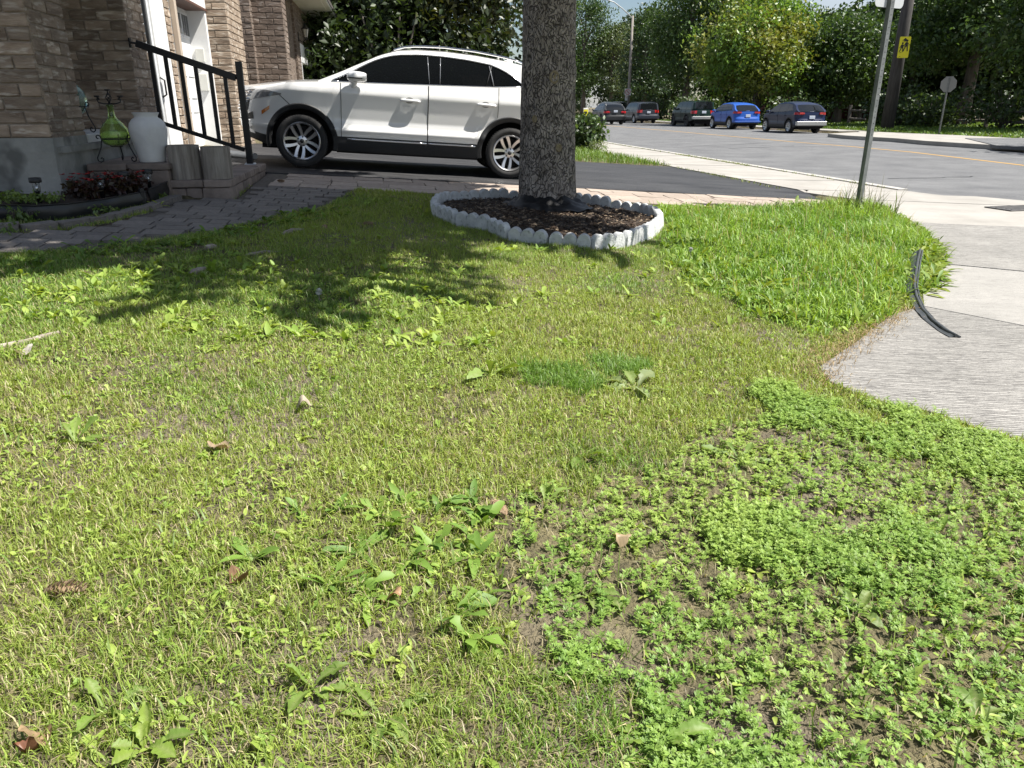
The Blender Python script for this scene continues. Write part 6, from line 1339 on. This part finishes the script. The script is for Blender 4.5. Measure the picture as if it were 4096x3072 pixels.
# feathery ground cover at lower right
acc = Acc(); bu2 = [p[0] for p in RWEED]; bv2 = [p[1] for p in RWEED]; u = g.uniform(min(bu2), max(bu2), 39000); v = g.uniform(min(bv2), max(bv2), 39000); k = jpoly(u, v, RWEED) & on_lawn(u, v); u, v = u[k], v[k]
den = fbm(u + 20, v + 11, 1.7); k = g.random(len(u)) < np.clip(1.3 - (den - .43) * 7, .09, 1.0); u, v = u[k], v[k]; k2 = (u * ST + v * CT > .7); u, v = u[k2], v[k2]; n = len(u); hs = g.uniform(.014, .046, n) * (.6 + .9 * fbm(u, v, 1.9)); tone = np.clip(fbm(u + 2, v + 2, 1.3) * 1.6 - .35 + g.normal(0, .15, n), 0, 1)
nl = 10; U = np.repeat(u, nl); V_ = np.repeat(v, nl); f = np.tile(np.linspace(.15, 1, nl), n); H_ = np.repeat(hs, nl); a = g.uniform(0, 6.28, n * nl); off = H_ * f; zz = lawnz(U, V_) + off; m_ = n * nl; L = g.uniform(.012, .026, m_) * (1.15 - .5 * f)
base = to_world(U, V_, zz); D = np.stack([np.cos(a), np.sin(a), g.uniform(.1, .7, m_)], 1); Sd = np.stack([-np.sin(a), np.cos(a), np.zeros(m_)], 1); Vv = []; base = base + g.normal(0, .004, base.shape)
for sp_ in (-.75, 0, .75):
    d = D + Sd * sp_; d /= np.linalg.norm(d, axis=1)[:, None]; s2 = np.cross(d, np.array([0, 0, 1.0])); s2 /= np.linalg.norm(s2, axis=1)[:, None] + 1e-9; ll = (L * (1 if sp_ == 0 else .75))[:, None]; Vv.append(np.stack([base + d * ll * .1, base + d * ll * .6 + s2 * ll * .16, base + d * ll, base + d * ll * .6 - s2 * ll * .16], 1))
Vv = np.concatenate(Vv).reshape(-1, 3); i = np.arange(len(Vv) // 4) * 4; cc = mixc(np.repeat(tone, nl), (.190, .330, .062), (.340, .460, .100)) * g.uniform(.75, 1.2, m_)[:, None]
acc.add(Vv, None, np.concatenate([np.stack([i, i + 1, i + 2], 1), np.stack([i, i + 2, i + 3], 1)]), np.repeat(np.concatenate([cc, cc, cc]), 4, 0))
tag(obj('feathery_ground_cover', acc.mesh('feathery_ground_cover'), M_weed), 'low feathery green weeds over bare soil at lower right', 'ground cover', kind='stuff')
# dead twigs, needles and grit on the bare soil
g = np.random.default_rng(55); u, v = scatter(26000, g, .75, 6.5, .9); k = g.random(len(u)) < np.where(inpoly(u, v, RWEED), .9, .18); u, v = u[k], v[k]; n = len(u)
acc = Acc(); acc.add(*blades(u, v, g.uniform(.006, .035, n), g.uniform(.001, .0028, n), np.full(n, .965), g, np.where(g.random((n, 1)) < .5, np.array([[.17, .13, .09]]), np.array([[.36, .30, .21]])) * g.uniform(.5, 1.1, (n, 1)), z=lawnz(u, v) + .006))
e2 = poly([(3600, 1235), (3520, 1300), (3431, 1355), (3330, 1425), (3250, 1480), (3300, 1545)]); pp = along(e2, .004); u = np.array([p.x for p, _ in pp]) + g.normal(.0, .05, len(pp)); v = np.array([p.y for p, _ in pp]) + g.normal(0, .05, len(pp)); n = len(u)
for _ in range(4): acc.add(*blades(u + g.normal(0, .03, n), v + g.normal(0, .03, n), g.uniform(.015, .05, n), g.uniform(.0015, .0035, n), np.full(n, .955), g, np.array([[.42, .31, .17]]) * g.uniform(.4, 1.1, (n, 1)), z=zt(u, v) + .016))
tag(obj('dry_litter', acc.mesh('dry_litter'), leafmat('dry_litter', .02, .1)), 'dry needles, straw and grit on the bare soil', 'litter', kind='stuff')
# grass beyond the drive and on the far verge
g = np.random.default_rng(77); acc = Acc(); u = g.uniform(-1, 5.6, 17000); v = g.uniform(15.02, 27, 17000); n = len(u); acc.add(*blades(u, v, g.uniform(.08, .18, n), g.uniform(.010, .018, n), g.uniform(.3, .9, n), g, mixc(g.random(n), (.10, .20, .03), (.19, .28, .05)), z=zt(u, v)))
u = np.concatenate([np.full(700, RN - .19), np.full(260, 5.6)]) + g.normal(0, .035, 960); v = np.concatenate([g.uniform(15.5, 20, 350), g.uniform(10.8, 30, 350), g.uniform(10.4, 18, 260)]); n = len(u); acc.add(*blades(u, v, g.uniform(.02, .06, n), g.uniform(.008, .016, n), g.uniform(.3, .95, n), g, mixc(g.random(n), (.13, .19, .04), (.25, .27, .08)), z=zt(u, v) + .02))
tag(obj('verge_grass', acc.mesh('verge_grass'), M_grass), 'green grass patch beyond the driveway and in pavement cracks', 'grass', kind='stuff')
acc = Acc(); u = g.uniform(24.8, 40, 26000); v = g.uniform(22, 75, 26000); n = len(u); k = ~inpoly(u, v, SR); u, v = u[k], v[k]; n = len(u); acc.add(*blades(u, v, g.uniform(.07, .18, n), g.uniform(.05, .11, n), g.uniform(.2, .85, n), g, mixc(g.random(n), (.10, .20, .03), (.17, .26, .05)), z=.10 + .012 * np.clip(u - 26, 0, 60)))
tag(obj('far_grass', acc.mesh('far_grass'), M_grass), 'grass verge under the trees across the street', 'grass', kind='stuff')

# ================================================================== SMALL THINGS
# the shrub beyond the drive
su_, sv_ = PG(2325, 588); bush('glossy_shrub', 'glossy dark green shrub in grass at corner of the drive', W(5.42, 21.4, ztf(5.42, 21.4)), .56, .56, .92, 1900, .15, (.045, .085, .022), 301, (.10, .16, .05), .09)
bush('pale_weed_clump', 'pale feathery weed clump beside the glossy shrub', W(5.55, 20.3, ztf(5.55, 20.3)), .26, .26, .32, 500, .05, (.15, .20, .08), 302, (.2, .25, .1), .06)
# red begonias
g = np.random.default_rng(44); M_pet = mat('red_petal', (0.46, 0.015, 0.012), (0.30, 0.008, 0.01), scale=30, rough=0.5)
bg = [(-2.56, 6.72), (-2.46, 6.86), (-2.38, 6.98), (-2.30, 6.86), (-2.42, 6.64), (-2.20, 7.08), (-2.28, 7.18)]
bl_ = ['red begonia at left end of the flower clump', 'red begonia against the foundation, second from left', 'red begonia in the middle of the clump', 'red begonia in front near the edging', 'low red begonia by the left solar light', 'red begonia at right end of the clump', 'dark leaved begonia nearest the entry step']
for k, ((u, v), lab) in enumerate(zip(bg, bl_)):
    t = bush('begonia', lab, W(u, v, ztf(u, v) + BZ), .085, .085, .17, 180, .05, (.050, .018, .016), 400 + k, (.06, .05, .02), .022, 'red begonias', 'flower'); mb = MB(); r_ = random.Random(k)
    for q in range(6 if k < 6 else 2):
        c = Vector((r_.uniform(-.08, .08), r_.uniform(-.08, .08), r_.uniform(.11, .19)))
        for p_ in range(5):
            a = p_ * 1.256 + r_.random(); s1 = Vector((math.cos(a), math.sin(a), .4)) * .026; s2 = Vector((-math.sin(a), math.cos(a), 0)) * .014; mb.add([c, c + s1 * .6 + s2, c + s1 * 1.15, c + s1 * .6 - s2], [(0, 1, 2, 3)])
    mb.build('petals', M_pet, t)
for k, (u, v, lab) in enumerate(((-2.83, 6.30, 'lettuce green seedlings at left of the flower bed'), (-2.95, 6.45, 'lettuce green seedlings close to the foundation'), (-2.66, 6.44, 'lettuce green seedlings by the left solar light'))):
    bush('seedling_patch', lab, W(u, v, ztf(u, v) + BZ), .12, .10, .07, 260, .03, (.16, .24, .05), 420 + k, (.22, .30, .07), .02, 'seedlings in the bed', 'plant')
for k, (px, s_, lab) in enumerate((((60, 890), .11, 'round leaved weed in front of the edging, far left'), ((125, 890), .09, 'round leaved weed in front of the edging, next to the far left one'), ((385, 885), .08, 'small weed between edging stones and black edging'), ((455, 860), .07, 'small weed left of the edging joint'), ((625, 805), .13, 'broad leaved weed beside the edging joint'), ((40, 945), .08, 'low weed on the edging stones at far left'), ((655, 800), .07, 'small weed in front of the entry steps'))):
    u, v = PG(*px); bush('edging_weed', lab, W(u, v, ztf(u, v) + .01), s_ * .7, s_ * .7, s_, 46, s_ * .42, (.10, .17, .04), 440 + k, (.15, .22, .05), .02, 'weeds along the flower bed', 'weed')
# the loose black edging strip on the sidewalk
path = [(3672, 1045), (3662, 1090), (3655, 1135), (3650, 1175), (3662, 1212), (3684, 1249), (3729, 1297), (3777, 1334), (3822, 1360)]; hb = [.085, .08, .07, .05, .028, .014, .010, .010, .012]
pu_ = [PG(*p) for p in path]; pts = []; hh = []
for i in range(len(pu_) - 1):
    for q in range(4): f = q / 4; pts.append(Vector(pu_[i]).lerp(Vector(pu_[i + 1]), f)); hh.append(hb[i] * (1 - f) + hb[i + 1] * f)
pts.append(Vector(pu_[-1])); hh.append(hb[-1]); wp = [W(p.x, p.y, ztf(p.x, p.y) + .012 + h_) for p, h_ in zip(pts, hh)]; mb = MB(); mb.tube(wp, .010, 8); mb.tube([p + Vector((.018, -.004, -.006)) for p in wp], .007, 6)
G1_, G2_ = [], []
for i, p in enumerate(wp):
    t_ = (wp[min(i + 1, len(wp) - 1)] - wp[max(i - 1, 0)]).normalized(); nn = Vector((t_.y, -t_.x, 0)).normalized() * (-1 if t_.y > 0 else 1); nn = nn if nn.x < 0 else -nn; f = i / (len(wp) - 1); up = hh[i] > .06; up = hh[i] > .035; wdt = (.10 if up else .038) * (1 + .25 * (float(vnoise(i * .9, 3)) - .5)); gz = ztf(pts[i].x, pts[i].y) + .014
    row = []
    for q in np.linspace(0, 1, 6): row.append(Vector((p.x + nn.x * wdt * q, p.y + nn.y * wdt * q, max(gz, p.z - (.35 if up else .15) * wdt * q + .012 * (float(vnoise(i * .8, q * 2)) - .5) - (hh[i] * .75 * q ** 2 if up else 0)))))
    G1_.append(row)
mb.grid(G1_); tag(mb.build('loose_edging_strip', mat('grey_rubber_edging', (0.040, 0.045, 0.048), (0.07, 0.075, 0.078), scale=20, rough=0.5), None, sharp=60), 'loose black rubber lawn edging curling onto the raked sidewalk', 'garden edging')
# spruce cones
M_cone = mat('cone_scale', (0.20, 0.125, 0.07), (0.40, 0.30, 0.20), scale=40, rough=0.9)
def cone_mesh():
    mb = MB(); n = 64; L_ = .085
    for k in range(n):
        f = k / (n - 1); a = k * 2.399; rad = .021 * math.sin(math.pi * (.12 + .80 * f)) ** .7; x = (f - .5) * L_; d = Vector((0, math.cos(a), math.sin(a))); s = Vector((0, -math.sin(a), math.cos(a))) * .0075; c = Vector((x, 0, 0)); ax = Vector((.010, 0, 0))
        mb.add([c + d * .003 - s * .5, c + d * .003 + s * .5, c + d * rad + s + ax, c + d * (rad + .005) + ax * 1.5, c + d * rad - s + ax], [(0, 1, 2, 3, 4)])
    mb.lathe([(.001, -L_ / 2), (.008, -L_ / 3), (.009, L_ / 4), (.001, L_ / 2)], 8); o = len(mb.v) - 32
    for i in range(o, len(mb.v)): p = mb.v[i]; mb.v[i] = (p[2], p[0], p[1])
    return mb.mesh('spruce_cone', recalc=False)
CM = cone_mesh()
for px, a, s_, lab in (((262, 2385), .1, 1.0, 'open spruce cone lying on lawn at lower left'), ((2570, 868), .6, .95, 'spruce cone on the mulch at right of the ring'), ((2606, 893), 1.2, .8, 'spruce cone at right edge of the ring'), ((1470, 895), .3, .9, 'spruce cone in shade left of the ring'), ((1300, 915), 1.9, .9, 'spruce cone in shade beside the walk'), ((1122, 733), .0, .8, 'brown spruce cone on the paved walk near the steps'), ((2000, 2060), 2.0, .9, 'spruce cone among weeds in the middle of the lawn')):
    u, v = PG(*px); zz = float(lawnz(u, v)) + .017 * s_ if px != (1122, 733) else ztf(u, v) + .026
    if 7.0 < v < 8.2 and .4 < u < 2.5 and px[0] > 2500: zz = ztf(u, v) + .062
    tag(obj('spruce_cone', CM, M_cone, None, W(u, v, zz), (.2, .05, a), (s_, s_, s_)), lab, 'pine cone', 'fallen spruce cones')
# dead leaves
M_dl = leafmat('dead_leaf', .03, .2)
def dead_leaf(px, L_, col, lab, seed):
    g2 = np.random.default_rng(seed); u, v = PG(*px); G_ = []; t = []
    for i in range(9):
        row = []; f = i / 8; wd = L_ * .42 * math.sin(math.pi * min(1, f * .93 + .05)) ** .7 * (1 + .45 * (i % 2) * (g2.random() - .2))
        for j in range(7): q = j / 6 * 2 - 1; row.append((L_ * (f - .5), wd * q, .010 + .35 * abs(q) * wd * (.6 + .5 * g2.random()) + .02 * math.sin(f * 5 + seed) + .006 * g2.random()))
        G_.append(row)
    V_ = np.array(G_).reshape(-1, 3); ii_ = np.arange(63).reshape(9, 7); Q_ = np.stack([ii_[:-1, :-1], ii_[1:, :-1], ii_[1:, 1:], ii_[:-1, 1:]], -1).reshape(-1, 4); c = np.tile(np.array(col), (63, 1)) * g2.uniform(.7, 1.2, (63, 1))
    tag(obj('dead_leaf', np_mesh('dead_leaf', V_, Q_, None, c, True), M_dl, None, W(u, v, float(lawnz(u, v)) + .012), (.1, -.1, seed * 1.3)), lab, 'leaf', 'dead leaves on the lawn')
for k, (px, L_, c, lab) in enumerate((((880, 1800), .075, (.36, .27, .18), 'curled tan dead leaf on the left of the lawn'), ((960, 2345), .05, (.20, .12, .07), 'brown dead leaf among weeds in lower left lawn'), ((150, 2965), .05, (.34, .24, .14), 'tan dead leaf at bottom left'), ((120, 3015), .035, (.22, .10, .06), 'reddish dead leaf at bottom left corner'), ((1215, 1640), .06, (.42, .36, .28), 'pale dry leaf scrap near the middle of the lawn'), ((2480, 2180), .05, (.40, .30, .18), 'dry leaf scrap beside the feathery weeds'), ((1560, 2420), .05, (.35, .22, .12), 'small dry leaf in the lower middle of the lawn'), ((100, 1415), .07, (.62, .56, .5), 'pale scrap by the exposed root at left'))):
    dead_leaf(px, L_, c, lab, k + 1)
# exposed roots
M_root = mat('exposed_root', (0.20, 0.165, 0.135), (0.40, 0.35, 0.30), scale=18, stretch=(.5, 2, 1), rough=0.95, bump=0.6, bscale=40)
for pl, r_, lab in (([(-60, 1395), (60, 1372), (160, 1348), (260, 1325)], .013, 'sunlit exposed root at left edge of the lawn'), ([(760, 1102), (800, 1085), (830, 1068)], .022, 'short exposed root in shaded lawn'), ([(1130, 945), (1170, 930), (1230, 925)], .020, 'pale exposed root beside the paved walk'), ([(820, 1000), (850, 993), (875, 992)], .018, 'small pale root in shade near the walk'), ([(980, 1022), (1060, 1010), (1150, 1012)], .012, 'thin exposed root in shaded lawn')):
    pw = [PG(*p) for p in pl]; mb = MB(); pts = []
    for i in range(len(pw) - 1):
        for q in range(4): p = Vector(pw[i]).lerp(Vector(pw[i + 1]), q / 4); pts.append(W(p.x, p.y, float(lawnz(p.x, p.y)) + r_ * .25 + .01 * float(vnoise(i * 3 + q, 4))))
    n = len(pts); mb.tube(pts, [r_ * (.35 + .75 * math.sin(math.pi * (k + .7) / (n + .6))) * (.85 + .3 * float(vnoise(k * 1.1, r_ * 99))) for k in range(n)], 8); tag(mb.build('exposed_root', M_root), lab, 'root', 'exposed tree roots')
# single weeds that stand out
def jag_leaf(L_, wd, e0, curl, g2, col, teeth=.45, ns=22):
    G_ = []; ph = g2.random() * 6; tw = g2.normal(0, .5); bend = g2.normal(0, .35)
    for i in range(ns):
        s_ = i / (ns - 1); env = (.10 + .90 * min(1, (s_ / .62)) ** 1.5) * (1 - max(0, (s_ - .72) / .28) ** 2.2) + .02; tooth = 1 - teeth * (1 - s_ * .6) * ((i % 4) / 3.0)
        ww = wd * .5 * env * tooth; yy = bend * L_ * s_ ** 2 * .5; hx = L_ * (s_ * math.cos(e0) + curl * .18 * s_ ** 2); hz = max(.003, L_ * (math.sin(e0) * s_ - curl * .55 * s_ ** 2)); cu_ = .35 + .25 * math.sin(s_ * 9 + ph); row = []
        for q in (-1, -.55, 0, .55, 1): row.append((hx - (abs(q) * ww * .35), yy + q * ww * math.cos(tw * s_), hz + abs(q) * ww * cu_ + q * ww * math.sin(tw * s_) + .0015 * math.sin(i * 2.1 + q * 3)))
        G_.append(row)
    V_ = np.array(G_).reshape(-1, 3); ii_ = np.arange(ns * 5).reshape(ns, 5); Q_ = np.stack([ii_[:-1, :-1], ii_[1:, :-1], ii_[1:, 1:], ii_[:-1, 1:]], -1).reshape(-1, 4)
    c = np.tile(np.array(col), (ns * 5, 1)); c[2::5] = c[2::5] * .6 + np.array((.30, .33, .14)) * .4
    return np_mesh('leaf', V_, Q_, None, c, True)
def dandelion(px, nl, L_, wd, c1, c2, lab, seed, up=.6, name='dandelion'):
    g2 = np.random.default_rng(seed); u, v = PG(*px); t = thing(name, lab, 'weed', W(u, v, float(lawnz(u, v))))
    for k in range(nl):
        s_ = g2.uniform(.6, 1.15); col = mixc(np.array([g2.random()]), c1, c2)[0] * g2.uniform(.85, 1.1)
        obj('leaf', jag_leaf(L_ * s_, wd * s_, float(np.clip(g2.normal(up, .3), .12, 1.35)), g2.uniform(.2, 1.0), g2, col, .5 if name != 'plantain' else .08), M_weed, t, (0, 0, 0), (0, 0, k * 2.399 + g2.uniform(-.5, .5)))
dandelion((570, 2985), 7, .115, .042, (.24, .33, .05), (.15, .25, .04), 'large bright dandelion with upright leaves at bottom left', 1, .95)
dandelion((2545, 1570), 8, .17, .075, (.24, .30, .14), (.20, .28, .07), 'pale broad leaved thistle right of lawn centre', 2, .6, 'thistle')
dandelion((1960, 1510), 8, .15, .05, (.22, .32, .06), (.14, .25, .04), 'lobed dandelion rosette near centre of the lawn', 3)
dandelion((2180, 2010), 7, .10, .030, (.23, .32, .06), (.15, .25, .05), 'dandelion right of the middle, by dry turf', 4)
dandelion((2310, 1830), 8, .13, .03, (.14, .23, .04), (.20, .29, .05), 'spreading dandelion above the feathery weeds', 5, .4)
dandelion((2960, 1850), 9, .13, .034, (.15, .25, .05), (.22, .33, .07), 'wide dark dandelion rosette beside bare soil on right', 6, .4)
dandelion((1530, 2860), 6, .10, .03, (.20, .30, .05), (.14, .24, .04), 'dandelion in dry turf at bottom centre', 7)
dandelion((420, 2830), 6, .10, .03, (.21, .31, .05), (.15, .25, .04), 'small dandelion with splayed leaves at lower left', 8)
dandelion((2350, 2380), 7, .09, .028, (.16, .25, .05), (.22, .31, .07), 'broad leaved weed at edge of the feathery patch', 9)
dandelion((2600, 2960), 9, .11, .030, (.16, .27, .045), (.22, .34, .05), 'dark broad leaved dock at bottom right of centre', 10, .5, 'dock_weed')
dandelion((3420, 2470), 7, .075, .026, (.15, .24, .05), (.21, .30, .06), 'plantain on bare soil at right', 11, .5, 'plantain')
dandelion((3900, 2900), 8, .085, .026, (.14, .24, .05), (.2, .3, .06), 'plantain at bottom right corner', 12, .5, 'plantain')
dandelion((300, 1765), 6, .11, .032, (.22, .32, .06), (.16, .26, .04), 'upright dandelion at left, behind the tan dead leaf', 13, .9)
dandelion((1250, 2750), 6, .09, .03, (.15, .24, .04), (.2, .3, .05), 'dandelion among straw at lower centre', 14)
dandelion((3180, 850), 9, .26, .05, (.16, .25, .05), (.2, .28, .06), 'tall fern like ragweed at back of the tall grass', 15, 1.15, 'ragweed')
# dandelion clocks
M_puff = mat('seed_fluff', (0.62, 0.62, 0.60), rough=0.95)
for px, h_, lab in (((2757, 1045), .08, 'white dandelion clock in grass right of the ring'), ((1277, 1215), .05, 'white clover head at edge of the shade')):
    u, v = PG(*px); t = thing('dandelion_clock', lab, 'flower', W(u, v, float(lawnz(u, v)))); mb = MB(); mb.tube([(0, 0, 0), (.004, 0, h_)], .002, 5); mb.build('stalk', M_root, t); mb = MB(); r_ = random.Random(3)
    for k in range(90):
        z_ = 1 - 2 * (k + .5) / 90; a = k * 2.399; q = math.sqrt(1 - z_ * z_); d_ = Vector((q * math.cos(a), q * math.sin(a), z_)); c = Vector((.004, 0, h_ + .012)); s2 = d_.cross(Vector((.3, .2, .9))).normalized() * .003; mb.add([c, c + d_ * .017 - s2, c + d_ * .021, c + d_ * .017 + s2], [(0, 1, 2, 3)])
    mb.build('seed_head', M_puff, t)
# utility cover in the corner pavement
u, v = PG(4075, 838); mb = MB(); mb.cbox(-.34, .34, -.2, .2, 0, .012, .004)
for k in range(5): mb.box(-.28, .28, -.16 + k * .075, -.135 + k * .075, .012, .016)
tag(mb.build('utility_cover', mat('cast_iron', (0.09, 0.088, 0.09), (0.14, 0.135, 0.13), scale=20, rough=0.7, metal=.4), None, W(u, v, ztf(u, v) + .013), (0, 0, TH + .1)), 'dark iron utility cover set in the corner pavement at right', 'utility cover')
